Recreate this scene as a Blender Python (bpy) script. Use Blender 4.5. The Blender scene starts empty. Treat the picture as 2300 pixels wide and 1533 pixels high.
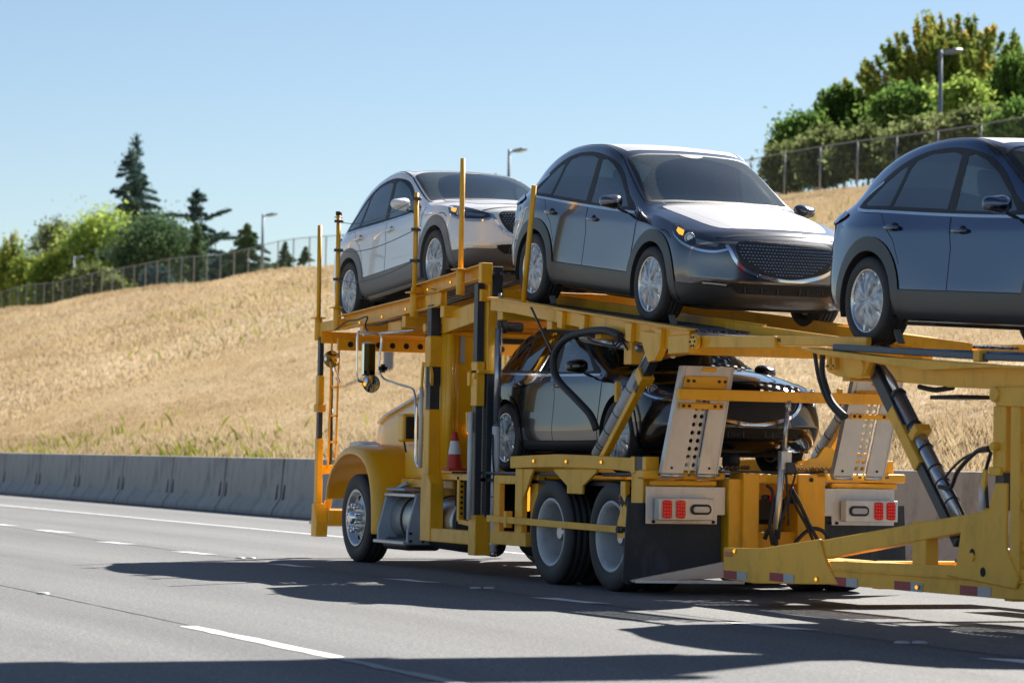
import bpy, bmesh, math, random
import numpy as np
from mathutils import Vector, Matrix
from mathutils.bvhtree import BVHTree
from mathutils.geometry import delaunay_2d_cdt
from mathutils.interpolate import poly_3d_calc
random.seed(7); RNG = np.random.default_rng(7)
PI = math.pi
SC = bpy.context.scene
COL = SC.collection

# ---------------------------------------------------------------- camera
cam = bpy.data.cameras.new('camera'); camo = bpy.data.objects.new('camera', cam); COL.objects.link(camo)
right = Vector((0.391852, 0.919871, 0.016983)); up = Vector((0.03091, -0.031612, 0.999022)); fwd = Vector((-0.919509, 0.390944, 0.04082))
CAMP = Vector((23.394, -10.925, 1.1518))
M = Matrix.Identity(4)
for i in range(3):
    M[i][0] = right[i]; M[i][1] = up[i]; M[i][2] = -fwd[i]; M[i][3] = CAMP[i]
camo.matrix_world = M
cam.sensor_width = 36; cam.lens = 36*6500/2300.0
cam.clip_start = 0.5; cam.clip_end = 5000
cam.dof.use_dof = True; cam.dof.focus_distance = 26.5; cam.dof.aperture_fstop = 3.2
SC.camera = camo

# ---------------------------------------------------------------- world and sun
SUN = Vector((-0.62, 0.89, 1.0)).normalized()
elev = math.asin(SUN.z)
w = bpy.data.worlds.new("World"); SC.world = w; w.use_nodes = True
nt = w.node_tree; bg = nt.nodes['Background']
sky = nt.nodes.new('ShaderNodeTexSky'); sky.sky_type = 'NISHITA'; sky.sun_disc = False
sky.sun_elevation = elev
sky.sun_rotation = math.atan2(SUN.x, SUN.y)
sky.altitude = 50; sky.air_density = 0.95; sky.dust_density = 0.25; sky.ozone_density = 2.3
nt.links.new(sky.outputs[0], bg.inputs['Color']); bg.inputs['Strength'].default_value = 0.0435
sl = bpy.data.lights.new('sun', 'SUN'); so = bpy.data.objects.new('sun', sl); COL.objects.link(so)
sl.energy = 4.7; sl.angle = math.radians(0.5); sl.color = (1.0, 0.95, 0.87)
so.rotation_euler = SUN.to_track_quat('Z', 'Y').to_euler()
SC.view_settings.view_transform = 'Standard'; SC.view_settings.look = 'None'
SC.view_settings.exposure = 1.3; SC.view_settings.gamma = 1.0
SC.cycles.max_bounces = 8; SC.cycles.transparent_max_bounces = 24

# ---------------------------------------------------------------- materials
def nodemat(name):
    m = bpy.data.materials.new(name); m.use_nodes = True
    return m, m.node_tree, m.node_tree.nodes['Principled BSDF']
def setp(b, **k):
    names = dict(color='Base Color', rough='Roughness', metal='Metallic', coat='Coat Weight', coatr='Coat Roughness', spec='Specular IOR Level', ior='IOR', trans='Transmission Weight', alpha='Alpha', em='Emission Color', ems='Emission Strength', sheen='Sheen Weight')
    for a, v in k.items():
        if a in ('color', 'em') and len(v) == 3: v = (*v, 1)
        b.inputs[names[a]].default_value = v
def mat(name, color, rough=0.5, metal=0.0, var=0.0, vscale=3.0, bump=0.0, bscale=40.0, dirt=None, dscale=1.5, damt=0.5, rvar=0.0, coords='Object', **k):
    """plain surface with colour variation, bump and patchy dirt"""
    m, nt, b = nodemat(name)
    setp(b, color=color, rough=rough, metal=metal, **k)
    N = nt.nodes; Lk = nt.links
    if var or bump or dirt or rvar:
        tc = N.new('ShaderNodeTexCoord')
    if var:
        n = N.new('ShaderNodeTexNoise'); n.inputs['Scale'].default_value = vscale; n.inputs['Detail'].default_value = 6
        Lk.new(tc.outputs[coords], n.inputs['Vector'])
        mx = N.new('ShaderNodeMix'); mx.data_type = 'RGBA'
        mx.inputs[6].default_value = (*[c*(1-var) for c in color], 1); mx.inputs[7].default_value = (*[min(1, c*(1+var)) for c in color], 1)
        Lk.new(n.outputs['Fac'], mx.inputs[0]); Lk.new(mx.outputs[2], b.inputs['Base Color'])
        last = mx.outputs[2]
    else: last = None
    if dirt:
        n = N.new('ShaderNodeTexNoise'); n.inputs['Scale'].default_value = dscale; n.inputs['Detail'].default_value = 8; n.inputs['Roughness'].default_value = 0.7
        mp = N.new('ShaderNodeMapping'); mp.inputs['Scale'].default_value = (1, 1, 0.45)
        Lk.new(tc.outputs[coords], mp.inputs['Vector']); Lk.new(mp.outputs[0], n.inputs['Vector'])
        r = N.new('ShaderNodeValToRGB'); r.color_ramp.elements[0].position = 0.5; r.color_ramp.elements[1].position = 0.78
        Lk.new(n.outputs['Fac'], r.inputs[0])
        mu = N.new('ShaderNodeMath'); mu.operation = 'MULTIPLY'; mu.inputs[1].default_value = damt; Lk.new(r.outputs[0], mu.inputs[0])
        mx2 = N.new('ShaderNodeMix'); mx2.data_type = 'RGBA'; mx2.inputs[7].default_value = (*dirt, 1)
        if last: Lk.new(last, mx2.inputs[6])
        else: mx2.inputs[6].default_value = (*color, 1)
        Lk.new(mu.outputs[0], mx2.inputs[0]); Lk.new(mx2.outputs[2], b.inputs['Base Color'])
        ra = N.new('ShaderNodeMapRange'); ra.inputs[3].default_value = rough; ra.inputs[4].default_value = min(1, rough+0.35)
        Lk.new(mu.outputs[0], ra.inputs[0]); Lk.new(ra.outputs[0], b.inputs['Roughness'])
    if bump:
        n = N.new('ShaderNodeTexNoise'); n.inputs['Scale'].default_value = bscale; n.inputs['Detail'].default_value = 4
        Lk.new(tc.outputs[coords], n.inputs['Vector'])
        bp = N.new('ShaderNodeBump'); bp.inputs['Strength'].default_value = bump; bp.inputs['Distance'].default_value = 0.01
        Lk.new(n.outputs['Fac'], bp.inputs['Height']); Lk.new(bp.outputs[0], b.inputs['Normal'])
    return m

YEL = mat('yellow_paint', (0.92, 0.455, 0.012), 0.42, var=0.07, vscale=2.5, dirt=(0.26, 0.13, 0.02), dscale=4.5, damt=0.5, coat=0.25, coatr=0.15, bump=0.05, bscale=14)
YELD = mat('worn_yellow_paint', (0.92, 0.49, 0.045), 0.55, var=0.10, vscale=3.5, dirt=(0.28, 0.17, 0.06), dscale=5.0, damt=0.5, coat=0.1, coatr=0.25, bump=0.08, bscale=20)
YELG = mat('glossy_yellow_paint', (0.92, 0.46, 0.008), 0.34, var=0.05, coat=0.35, coatr=0.1)
FLAP = mat('dirty_rubber_flap', (0.020, 0.027, 0.037), 0.6, var=0.3, vscale=4, dirt=(0.12, 0.13, 0.14), dscale=3.5, damt=0.55, bump=0.15, bscale=8)
BLK = mat('black_rubber', (0.018, 0.019, 0.022), 0.55, var=0.25, vscale=12, bump=0.1, bscale=60)
TYRE = mat('tyre_rubber', (0.028, 0.028, 0.030), 0.62, var=0.25, vscale=9, dirt=(0.09, 0.08, 0.07), dscale=6, damt=0.35, bump=0.15, bscale=90)
DARK = mat('dark_recess', (0.010, 0.010, 0.012), 0.8, var=0.2, vscale=8)
RAILB = mat('blue_steel_rail', (0.055, 0.085, 0.13), 0.35, metal=0.4, var=0.2, vscale=9)
STEELD = mat('dark_painted_steel', (0.026, 0.034, 0.048), 0.38, var=0.25, vscale=8, dirt=(0.08, 0.07, 0.06), damt=0.35, dscale=5)
ALU = mat('aluminium', (0.62, 0.62, 0.61), 0.34, metal=0.85, var=0.1, vscale=5, dirt=(0.25, 0.23, 0.2), damt=0.4, dscale=4, bump=0.08, bscale=25)
ALUM = mat('brushed_aluminium', (0.68, 0.66, 0.63), 0.42, metal=0.6, var=0.08, vscale=8, dirt=(0.3, 0.27, 0.24), damt=0.35, dscale=5)
CHR = mat('chrome', (0.82, 0.82, 0.83), 0.07, metal=1.0, rvar=0)
CHRD = mat('dusty_chrome', (0.70, 0.70, 0.71), 0.2, metal=0.95, var=0.1, vscale=20)
STEEL = mat('steel_rod', (0.42, 0.45, 0.50), 0.22, metal=0.8, var=0.15, vscale=10)
WRIM = mat('white_wheel_paint', (0.50, 0.52, 0.55), 0.35, var=0.15, vscale=6, dirt=(0.15, 0.13, 0.12), damt=0.6, dscale=5)
WDISC = mat('shaded_wheel_disc', (0.13, 0.13, 0.135), 0.55, var=0.3, vscale=12, dirt=(0.05, 0.045, 0.04), damt=0.7, dscale=14)  # dark base puts the deep dish's shade into the colour; dirt patches on top
CORDM = mat('grey_cord', (0.09, 0.09, 0.10), 0.6)
WHT = mat('white_plastic', (0.74, 0.74, 0.72), 0.4, var=0.06, vscale=10, dirt=(0.35, 0.32, 0.28), damt=0.35, dscale=6)
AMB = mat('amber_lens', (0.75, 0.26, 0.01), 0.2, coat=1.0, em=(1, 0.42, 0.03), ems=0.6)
AMBL = mat('lit_amber_lens', (0.9, 0.45, 0.03), 0.2, em=(1, 0.5, 0.05), ems=0.5)
RED = mat('red_lens', (0.30, 0.004, 0.006), 0.18, coat=0.6, em=(1, 0.01, 0.01), ems=0.05)
REDL = mat('red_led', (0.6, 0.03, 0.03), 0.2, em=(1, 0.08, 0.06), ems=0.10)
REDT = mat('red_reflective_tape', (0.34, 0.035, 0.05), 0.45, var=0.08, vscale=30)
WHTT = mat('white_reflective_tape', (0.42, 0.45, 0.47), 0.45, var=0.08, vscale=30)
ORG = mat('orange_reflector', (0.62, 0.16, 0.04), 0.35)
CLR = mat('clear_lens', (0.55, 0.57, 0.60), 0.15, metal=0.3, coat=1.0, var=0.25, vscale=60)
MIR = mat('mirror_glass', (0.75, 0.78, 0.8), 0.03, metal=1.0)
GLD = mat('dark_glass', (0.012, 0.016, 0.020), 0.05, coat=1.0, coatr=0.02, spec=0.6)
CHAIN = mat('rusty_chain', (0.30, 0.17, 0.07), 0.5, metal=0.5, var=0.4, vscale=30)

# ---------------------------------------------------------------- mesh builder
class MB:
    def __init__(s): s.v = []; s.f = []; s.m = []; s.sm = []
    def add(s, vs, fs, mi=0, smooth=False):
        o = len(s.v); s.v += [tuple(map(float, v)) for v in vs]
        for f in fs: s.f.append(tuple(i+o for i in f)); s.m.append(mi); s.sm.append(smooth)
        return s
    def box(s, x0, x1, y0, y1, z0, z1, mi=0, rot=None):
        vs = [Vector((x, y, z)) for z in (z0, z1) for y in (y0, y1) for x in (x0, x1)]
        if rot is not None:
            c = Vector(((x0+x1)/2, (y0+y1)/2, (z0+z1)/2)); vs = [c+rot@(v-c) for v in vs]
        return s.add(vs, [(0, 2, 3, 1), (4, 5, 7, 6), (0, 1, 5, 4), (2, 6, 7, 3), (0, 4, 6, 2), (1, 3, 7, 5)], mi)
    def beam(s, a, b, w, h, mi=0, up=(0, 0, 1), ext=0):
        """rectangular bar from a to b; w across, h along up"""
        a = Vector(a); b = Vector(b); d = (b-a).normalized(); a = a-d*ext; b = b+d*ext
        u = Vector(up); sd = d.cross(u)
        if sd.length < 1e-4: sd = d.cross(Vector((0, 1, 0)))
        sd.normalize(); u = sd.cross(d).normalized()
        q = [(-w/2, -h/2), (w/2, -h/2), (w/2, h/2), (-w/2, h/2)]
        vs = [p+sd*x+u*z for p in (a, b) for x, z in q]
        return s.add(vs, [(0, 1, 2, 3), (7, 6, 5, 4), (0, 4, 5, 1), (1, 5, 6, 2), (2, 6, 7, 3), (3, 7, 4, 0)], mi)
    def cyl(s, a, b, r, n=16, mi=0, r2=None, caps=True, smooth=True):
        a = Vector(a); b = Vector(b); r2 = r if r2 is None else r2
        d = (b-a).normalized(); x = d.orthogonal().normalized(); y = d.cross(x)
        vs = [a+(x*math.cos(t)+y*math.sin(t))*r for t in [2*PI*i/n for i in range(n)]]+[b+(x*math.cos(t)+y*math.sin(t))*r2 for t in [2*PI*i/n for i in range(n)]]
        s.add(vs, [(i, (i+1) % n, n+(i+1) % n, n+i) for i in range(n)], mi, smooth)
        if caps: s.add(vs, [tuple(range(n-1, -1, -1)), tuple(range(n, 2*n))], mi)
        return s
    def tube(s, pts, r, n=8, mi=0, spl=True, sub=6):
        P = [Vector(p) for p in pts]
        if spl and len(P) > 2: P = crom(P, sub)
        t = [(P[min(i+1, len(P)-1)]-P[max(i-1, 0)]).normalized() for i in range(len(P))]
        x = t[0].orthogonal().normalized(); vs = []
        for i, p in enumerate(P):
            x = (x-t[i]*x.dot(t[i])).normalized(); y = t[i].cross(x)
            vs += [p+(x*math.cos(a)+y*math.sin(a))*r for a in [2*PI*k/n for k in range(n)]]
        fs = [(i*n+k, i*n+(k+1) % n, (i+1)*n+(k+1) % n, (i+1)*n+k) for i in range(len(P)-1) for k in range(n)]
        s.add(vs, fs, mi, True); s.add(vs, [tuple(range(n-1, -1, -1)), tuple(range(len(vs)-n, len(vs)))], mi); return s
    def prism(s, poly, axis, a, b, mi=0):
        """poly of 2D points; axis 'y': (x,z) extruded y=a..b ; 'x': (y,z) ; 'z': (x,y)"""
        def P(p, t): return {'y': (p[0], t, p[1]), 'x': (t, p[0], p[1]), 'z': (p[0], p[1], t)}[axis]
        n = len(poly); vs = [P(p, a) for p in poly]+[P(p, b) for p in poly]
        return s.add(vs, [tuple(range(n)), tuple(range(2*n-1, n-1, -1))]+[(i, n+i, n+(i+1) % n, (i+1) % n) for i in range(n)], mi)
    def lathe(s, prof, c, axis='y', n=48, mi=0, smooth=True, a0=0, a1=2*PI):
        """prof: (radius, offset along axis)"""
        c = Vector(c); full = abs(a1-a0-2*PI) < 1e-6; k = n if full else n+1; vs = []
        for i in range(k):
            t = a0+(a1-a0)*i/n; cs, sn = math.cos(t), math.sin(t)
            for r, o in prof:
                vs.append(c+(Vector((r*cs, o, r*sn)) if axis == 'y' else Vector((o, r*cs, r*sn)) if axis == 'x' else Vector((r*cs, r*sn, o))))
        m = len(prof)
        fs = [(i*m+j, i*m+j+1, ((i+1) % k)*m+j+1, ((i+1) % k)*m+j) for i in range(n) for j in range(m-1)]
        return s.add(vs, fs, mi, smooth)
    def ball(s, c, r, mi=0, n=12, sc=(1, 1, 1)):
        c = Vector(c); vs = []; 
        for i in range(n+1):
            a = PI*i/n
            for j in range(n): 
                b = 2*PI*j/n; vs.append(c+Vector((r*sc[0]*math.sin(a)*math.cos(b), r*sc[1]*math.sin(a)*math.sin(b), r*sc[2]*math.cos(a))))
        return s.add(vs, [(i*n+j, (i+1)*n+j, (i+1)*n+(j+1) % n, i*n+(j+1) % n) for i in range(n) for j in range(n)], mi, True)
    def pieces(s):
        """faces grouped into pieces that touch one another"""
        par = list(range(len(s.v)))
        def find(i):
            while par[i] != i: par[i] = par[par[i]]; i = par[i]
            return i
        key = {}
        for i, v in enumerate(s.v):
            k = (round(v[0], 4), round(v[1], 4), round(v[2], 4)); par[i] = find(key.setdefault(k, i))
        for f in s.f:
            for i in f[1:]: par[find(i)] = find(f[0])
        g = {}
        for k, f in enumerate(s.f): g.setdefault(find(f[0]), []).append(k)
        G = list(g.values())
        if len(G) < 2 or len(G) > 40: return [list(range(len(s.f)))]
        bb = []
        for ks in G:
            P = np.array([s.v[i] for k in ks for i in s.f[k]]); bb.append((P.min(0)-0.012, P.max(0)+0.012))
        lab = list(range(len(G)))
        for _ in range(len(G)):
            ch = False
            for a in range(len(G)):
                for b in range(a+1, len(G)):
                    if lab[a] != lab[b] and (bb[a][0] <= bb[b][1]).all() and (bb[b][0] <= bb[a][1]).all():
                        m = lab[b]; lab = [lab[a] if x == m else x for x in lab]; ch = True
            if not ch: break
        out = {}
        for a, ks in zip(lab, G): out.setdefault(a, []).extend(ks)
        out = list(out.values())
        return out if 2 <= len(out) <= 8 else [list(range(len(s.f)))]
    KEEP = ('bolt', 'hole', 'nuts', 'beads', 'grid', 'mesh', 'chain', 'strip', 'cord', 'wheel', 'reflector', 'column', 'post_top')
    def build(s, name, mats, parent=None, bevel=0.0, origin=None, fixn=True, seg=1):
        if parent is not None and not any(k in name for k in s.KEEP):
            P = s.pieces()
            if len(P) > 1:
                first = None
                for ks in P:
                    q = MB(); idx = {}
                    for k in ks:
                        f = []
                        for i in s.f[k]:
                            if i not in idx: idx[i] = len(q.v); q.v.append(s.v[i])
                            f.append(idx[i])
                        q.f.append(tuple(f)); q.m.append(s.m[k]); q.sm.append(s.sm[k])
                    o = q._build(name, mats, parent, bevel, origin, fixn, seg); first = first or o
                return first
        return s._build(name, mats, parent, bevel, origin, fixn, seg)
    def _build(s, name, mats, parent=None, bevel=0.0, origin=None, fixn=True, seg=1):
        me = bpy.data.meshes.new(name)
        off = Vector((0, 0, 0))
        if parent is not None and parent.get('_o') is not None: off = Vector(parent['_o'])
        if origin is not None: off = Vector(origin)
        me.from_pydata([tuple(Vector(v)-off) for v in s.v], [], s.f)
        mats = mats if isinstance(mats, (list, tuple)) else [mats]
        for m in mats: me.materials.append(m)
        me.polygons.foreach_set('material_index', s.m)
        me.polygons.foreach_set('use_smooth', s.sm)
        if fixn:
            bm = bmesh.new(); bm.from_mesh(me); bmesh.ops.remove_doubles(bm, verts=bm.verts, dist=1e-6)
            bmesh.ops.recalc_face_normals(bm, faces=bm.faces); bm.to_mesh(me); bm.free()
        o = bpy.data.objects.new(name, me); COL.objects.link(o)
        if parent is not None: o.parent = parent; o['_o'] = tuple(off)
        else: o.location = off
        if bevel:
            bv = o.modifiers.new('bevel', 'BEVEL'); bv.width = bevel; bv.segments = seg; bv.limit_method = 'ANGLE'; bv.angle_limit = math.radians(40)
        return o
def crom(P, sub=6, closed=False):
    out = []; n = len(P); R = range(n if closed else n-1)
    for i in R:
        p0, p1, p2, p3 = (P[(i-1) % n], P[i], P[(i+1) % n], P[(i+2) % n]) if closed else (P[max(i-1, 0)], P[i], P[i+1], P[min(i+2, n-1)])
        for k in range(sub):
            t = k/sub; out.append(0.5*((2*p1)+(p2-p0)*t+(2*p0-5*p1+4*p2-p3)*t*t+(3*p1-p0-3*p2+p3)*t**3))
    if not closed: out.append(P[-1])
    return out
def thing(name, label, cat, loc=(0, 0, 0), group=None):
    o = bpy.data.objects.new(name, None); COL.objects.link(o); o.location = loc; o.empty_display_size = 0.2
    o['label'] = label; o['category'] = cat; o['_o'] = tuple(loc)
    if group: o['group'] = group
    return o
def tag(o, label, cat, group=None):
    o['label'] = label; o['category'] = cat
    if group: o['group'] = group
    return o
def struct(o): o['kind'] = 'structure'; return o
def grid_mesh(name, V, F, mats, mi=None, smooth=True, kind=None, parent=None):
    me = bpy.data.meshes.new(name)
    V = np.asarray(V, dtype=np.float32); F = np.asarray(F, dtype=np.int32); k = F.shape[1]
    me.vertices.add(len(V)); me.vertices.foreach_set('co', V.ravel())
    me.loops.add(F.size); me.loops.foreach_set('vertex_index', F.ravel())
    me.polygons.add(len(F)); me.polygons.foreach_set('loop_start', np.arange(0, F.size, k, dtype=np.int32)); me.polygons.foreach_set('loop_total', np.full(len(F), k, dtype=np.int32))
    me.update(calc_edges=True)
    for m in (mats if isinstance(mats, (list, tuple)) else [mats]): me.materials.append(m)
    if mi is not None: me.polygons.foreach_set('material_index', np.asarray(mi, dtype=np.int32))
    me.polygons.foreach_set('use_smooth', np.full(len(F), smooth))
    o = bpy.data.objects.new(name, me); COL.objects.link(o)
    if kind: o['kind'] = kind
    if parent is not None:
        o.parent = parent; o.location = -Vector(parent['_o'])
    return o

# ================================================================= setting: ground, road, hill
def asphalt():
    m, nt, b = nodemat('asphalt'); N = nt.nodes; Lk = nt.links; setp(b, rough=0.85)
    tc = N.new('ShaderNodeTexCoord')
    def noise(sc, det, mp=None, rough=0.6):
        n = N.new('ShaderNodeTexNoise'); n.inputs['Scale'].default_value = sc; n.inputs['Detail'].default_value = det; n.inputs['Roughness'].default_value = rough
        if mp:
            q = N.new('ShaderNodeMapping'); q.inputs['Scale'].default_value = mp; Lk.new(tc.outputs['Object'], q.inputs['Vector']); Lk.new(q.outputs[0], n.inputs['Vector'])
        else: Lk.new(tc.outputs['Object'], n.inputs['Vector'])
        return n.outputs['Fac']
    def ramp(f, p0, c0, p1, c1):
        r = N.new('ShaderNodeValToRGB'); e = r.color_ramp.elements; e[0].position = p0; e[1].position = p1; e[0].color = (*c0, 1); e[1].color = (*c1, 1); Lk.new(f, r.inputs[0]); return r.outputs[0]
    def mul(a, c, f=1.0, mode='MULTIPLY'):
        x = N.new('ShaderNodeMix'); x.data_type = 'RGBA'; x.blend_type = mode; x.inputs[0].default_value = f; Lk.new(a, x.inputs[6]); Lk.new(c, x.inputs[7]); return x.outputs[2]
    base = mul(ramp(noise(60, 4, None, 0.8), 0.38, (0.085, 0.088, 0.092), 0.64, (0.285, 0.283, 0.275)), ramp(noise(22, 4, None, 0.85), 0.36, (0.66, 0.66, 0.68), 0.64, (1.24, 1.24, 1.22)))
    vv = N.new('ShaderNodeTexVoronoi'); vv.inputs['Scale'].default_value = 30; Lk.new(tc.outputs['Object'], vv.inputs['Vector'])
    st = ramp(vv.outputs['Distance'], 0.15, (1.22, 1.2, 1.15), 0.5, (0.86, 0.87, 0.88))
    big = ramp(noise(0.35, 5, (0.25, 1, 1)), 0.3, (0.88, 0.88, 0.9), 0.75, (1.08, 1.07, 1.05))
    tracks = ramp(noise(1.0, 3, (0.02, 1.1, 1)), 0.35, (0.83, 0.83, 0.84), 0.7, (1.07, 1.07, 1.06))
    sp = N.new('ShaderNodeSeparateXYZ'); Lk.new(tc.outputs['Object'], sp.inputs[0])
    m1 = N.new('ShaderNodeMath'); m1.operation = 'MULTIPLY_ADD'; m1.inputs[1].default_value = 2*PI/2.1; m1.inputs[2].default_value = 0.9; Lk.new(sp.outputs[1], m1.inputs[0])
    m2 = N.new('ShaderNodeMath'); m2.operation = 'COSINE'; Lk.new(m1.outputs[0], m2.inputs[0])
    m3 = N.new('ShaderNodeMath'); m3.operation = 'MULTIPLY_ADD'; m3.inputs[1].default_value = 0.22; Lk.new(m2.outputs[0], m3.inputs[0]); Lk.new(noise(0.5, 6, (0.12, 1, 1), 0.7), m3.inputs[2])
    path = ramp(m3.outputs[0], 0.3, (0.86, 0.86, 0.865), 0.72, (1.05, 1.05, 1.04))
    oil = ramp(noise(1.6, 5, (0.25, 1, 1), 0.75), 0.60, (1, 1, 1), 0.74, (0.72, 0.72, 0.72))
    c = mul(mul(mul(mul(mul(base, st, 0.75), big), tracks), path), oil)
    Lk.new(c, b.inputs['Base Color'])
    bp = N.new('ShaderNodeBump'); bp.inputs['Strength'].default_value = 0.5; bp.inputs['Distance'].default_value = 0.012; Lk.new(noise(70, 4, None, 0.7), bp.inputs['Height']); Lk.new(bp.outputs[0], b.inputs['Normal'])
    return m
ASPH = asphalt()
PAINTW = mat('road_paint', (0.70, 0.70, 0.68), 0.6, var=0.12, vscale=14, dirt=(0.30, 0.29, 0.28), dscale=7, damt=0.55, bump=0.2, bscale=60)
SEAM = mat('tar_seam', (0.06, 0.058, 0.055), 0.7, var=0.3, vscale=6)
CONC = mat('barrier_concrete', (0.40, 0.385, 0.36), 0.85, var=0.16, vscale=1.6, dirt=(0.10, 0.097, 0.093), dscale=2.6, damt=0.75, bump=0.3, bscale=18)
b = MB(); b.box(-500, 90, -60, 7.45, -0.3, 0); struct(b.build('road', ASPH))
def soil():
    m, nt, b = nodemat('dry_soil'); N = nt.nodes; Lk = nt.links; setp(b, rough=0.95)
    tc = N.new('ShaderNodeTexCoord'); n = N.new('ShaderNodeTexNoise'); n.inputs['Scale'].default_value = 0.12; n.inputs['Detail'].default_value = 9; n.inputs['Roughness'].default_value = 0.65
    q = N.new('ShaderNodeMapping'); q.inputs['Scale'].default_value = (0.45, 1.5, 1); Lk.new(tc.outputs['Object'], q.inputs['Vector']); Lk.new(q.outputs[0], n.inputs['Vector'])
    r = N.new('ShaderNodeValToRGB'); e = r.color_ramp.elements; e[0].position = 0.3; e[1].position = 0.72; e[0].color = (0.28, 0.20, 0.12, 1); e[1].color = (0.62, 0.48, 0.30, 1)
    Lk.new(n.outputs['Fac'], r.inputs[0]); Lk.new(r.outputs[0], b.inputs['Base Color'])
    n2 = N.new('ShaderNodeTexNoise'); n2.inputs['Scale'].default_value = 3; n2.inputs['Detail'].default_value = 6; Lk.new(tc.outputs['Object'], n2.inputs['Vector'])
    bp = N.new('ShaderNodeBump'); bp.inputs['Strength'].default_value = 0.7; bp.inputs['Distance'].default_value = 0.2; Lk.new(n2.outputs['Fac'], bp.inputs['Height']); Lk.new(bp.outputs[0], b.inputs['Normal'])
    return m
SOIL = soil()
HY0, HY1 = 8.2, 45.0
_hr = [(RNG.uniform(0.02, 0.5), RNG.uniform(0, 6.28), RNG.uniform(-1, 1)) for _ in range(14)]
def hill_z(x, y):
    x = np.asarray(x, float); y = np.asarray(y, float)
    t = np.clip((y-HY0)/(HY1-HY0), -0.05, 1); HZ1 = 11.75+np.clip((-79-x)/100, 0, 1.3)*1.0
    z = 0.55+(HZ1-0.55)*(t*0.93+0.07*np.sin(t*PI/2))
    z = np.where(y > HY1, HZ1-(y-HY1)*0.03, z)
    bump = sum(np.sin(f*x*0.6+p+y*f*g)*0.12 for f, p, g in _hr)*0.6
    return z+bump*np.clip((y-HY0)/8, 0, 1)
xs = np.concatenate([np.linspace(-420, -160, 60, endpoint=False), np.linspace(-160, 30, 150)]); ys = np.concatenate([np.linspace(7.9, 46, 50), np.linspace(48, 130, 30)])
XX, YY = np.meshgrid(xs, ys, indexing='ij'); ZZ = hill_z(XX, YY)
Vh = np.stack([XX, YY, ZZ], -1).reshape(-1, 3); ny = len(ys)
ii, jj = np.meshgrid(np.arange(len(xs)-1), np.arange(ny-1), indexing='ij'); a = (ii*ny+jj).ravel()
grid_mesh('hillside', Vh, np.stack([a, a+ny, a+ny+1, a+1], -1), SOIL, kind='structure')
b = MB(); b.box(-1500, 900, -900, 1500, -0.9, -0.35); struct(b.build('ground', SOIL))
# dry grass : one tangle of blades nobody could count
def grassmat(name, stops, tr=0.5, ns=0.09):
    m = bpy.data.materials.new(name); m.use_nodes = True; nt = m.node_tree; N = nt.nodes; Lk = nt.links
    N.remove(N['Principled BSDF']); out = N['Material Output']
    g = N.new('ShaderNodeNewGeometry'); r = N.new('ShaderNodeValToRGB'); e = r.color_ramp.elements
    while len(e) < len(stops): e.new(0.5)
    for k, (p, c) in enumerate(stops): e[k].position = p; e[k].color = (*c, 1)
    tc = N.new('ShaderNodeTexCoord'); n = N.new('ShaderNodeTexNoise'); n.inputs['Scale'].default_value = ns; n.inputs['Detail'].default_value = 7; n.inputs['Roughness'].default_value = 0.7
    q = N.new('ShaderNodeMapping'); q.inputs['Scale'].default_value = (0.6, 1.5, 1); Lk.new(tc.outputs['Object'], q.inputs['Vector']); Lk.new(q.outputs[0], n.inputs['Vector'])
    a_ = N.new('ShaderNodeMath'); a_.operation = 'MULTIPLY_ADD'; a_.inputs[1].default_value = 0.35; Lk.new(g.outputs['Random Per Island'], a_.inputs[0])
    s_ = N.new('ShaderNodeMapRange'); s_.inputs[1].default_value = 0.3; s_.inputs[2].default_value = 0.7; s_.inputs[3].default_value = 0; s_.inputs[4].default_value = 0.65; Lk.new(n.outputs['Fac'], s_.inputs[0]); Lk.new(s_.outputs[0], a_.inputs[2])
    Lk.new(a_.outputs[0], r.inputs[0])
    d = N.new('ShaderNodeBsdfDiffuse'); t = N.new('ShaderNodeBsdfTranslucent'); x = N.new('ShaderNodeMixShader'); x.inputs[0].default_value = tr
    Lk.new(r.outputs[0], d.inputs[0]); Lk.new(r.outputs[0], t.inputs[0]); Lk.new(d.outputs[0], x.inputs[1]); Lk.new(t.outputs[0], x.inputs[2]); Lk.new(x.outputs[0], out.inputs[0])
    return m
GRASS = grassmat('dry_grass', [(0.0, (0.25, 0.17, 0.095)), (0.22, (0.41, 0.305, 0.175)), (0.55, (0.50, 0.39, 0.24)), (1.0, (0.59, 0.49, 0.33))])
WEED = grassmat('green_weed', [(0.0, (0.10, 0.13, 0.02)), (0.5, (0.22, 0.24, 0.04)), (1.0, (0.38, 0.34, 0.08))])
def blades(P, hgt, wid, lean=0.5, per=1):
    """one bent blade (two triangles) at each point of P"""
    n = len(P); a = RNG.uniform(0, 2*PI, n); la = RNG.uniform(0, 2*PI, n); l = RNG.uniform(0, lean, n)*hgt
    dx = np.cos(a)*wid/2; dy = np.sin(a)*wid/2
    V = np.zeros((n, 4, 3)); V[:, 0] = P; V[:, 0, 0] -= dx; V[:, 0, 1] -= dy; V[:, 1] = P; V[:, 1, 0] += dx; V[:, 1, 1] += dy
    mid = P.copy(); mid[:, 0] += np.cos(la)*l*0.35; mid[:, 1] += np.sin(la)*l*0.35; mid[:, 2] += hgt*0.6
    V[:, 2] = mid; V[:, 2, 0] += dx*0.9; V[:, 2, 1] += dy*0.9
    V[:, 3] = P; V[:, 3, 0] += np.cos(la)*l; V[:, 3, 1] += np.sin(la)*l; V[:, 3, 2] += hgt
    F = np.arange(n)[:, None]*4+np.array([0, 1, 2, 3]); return V.reshape(-1, 3), F
def scatter(n, x0, x1, y0, y1):
    x = RNG.uniform(x0, x1, n); y = RNG.uniform(y0, y1, n); return x, y
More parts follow.
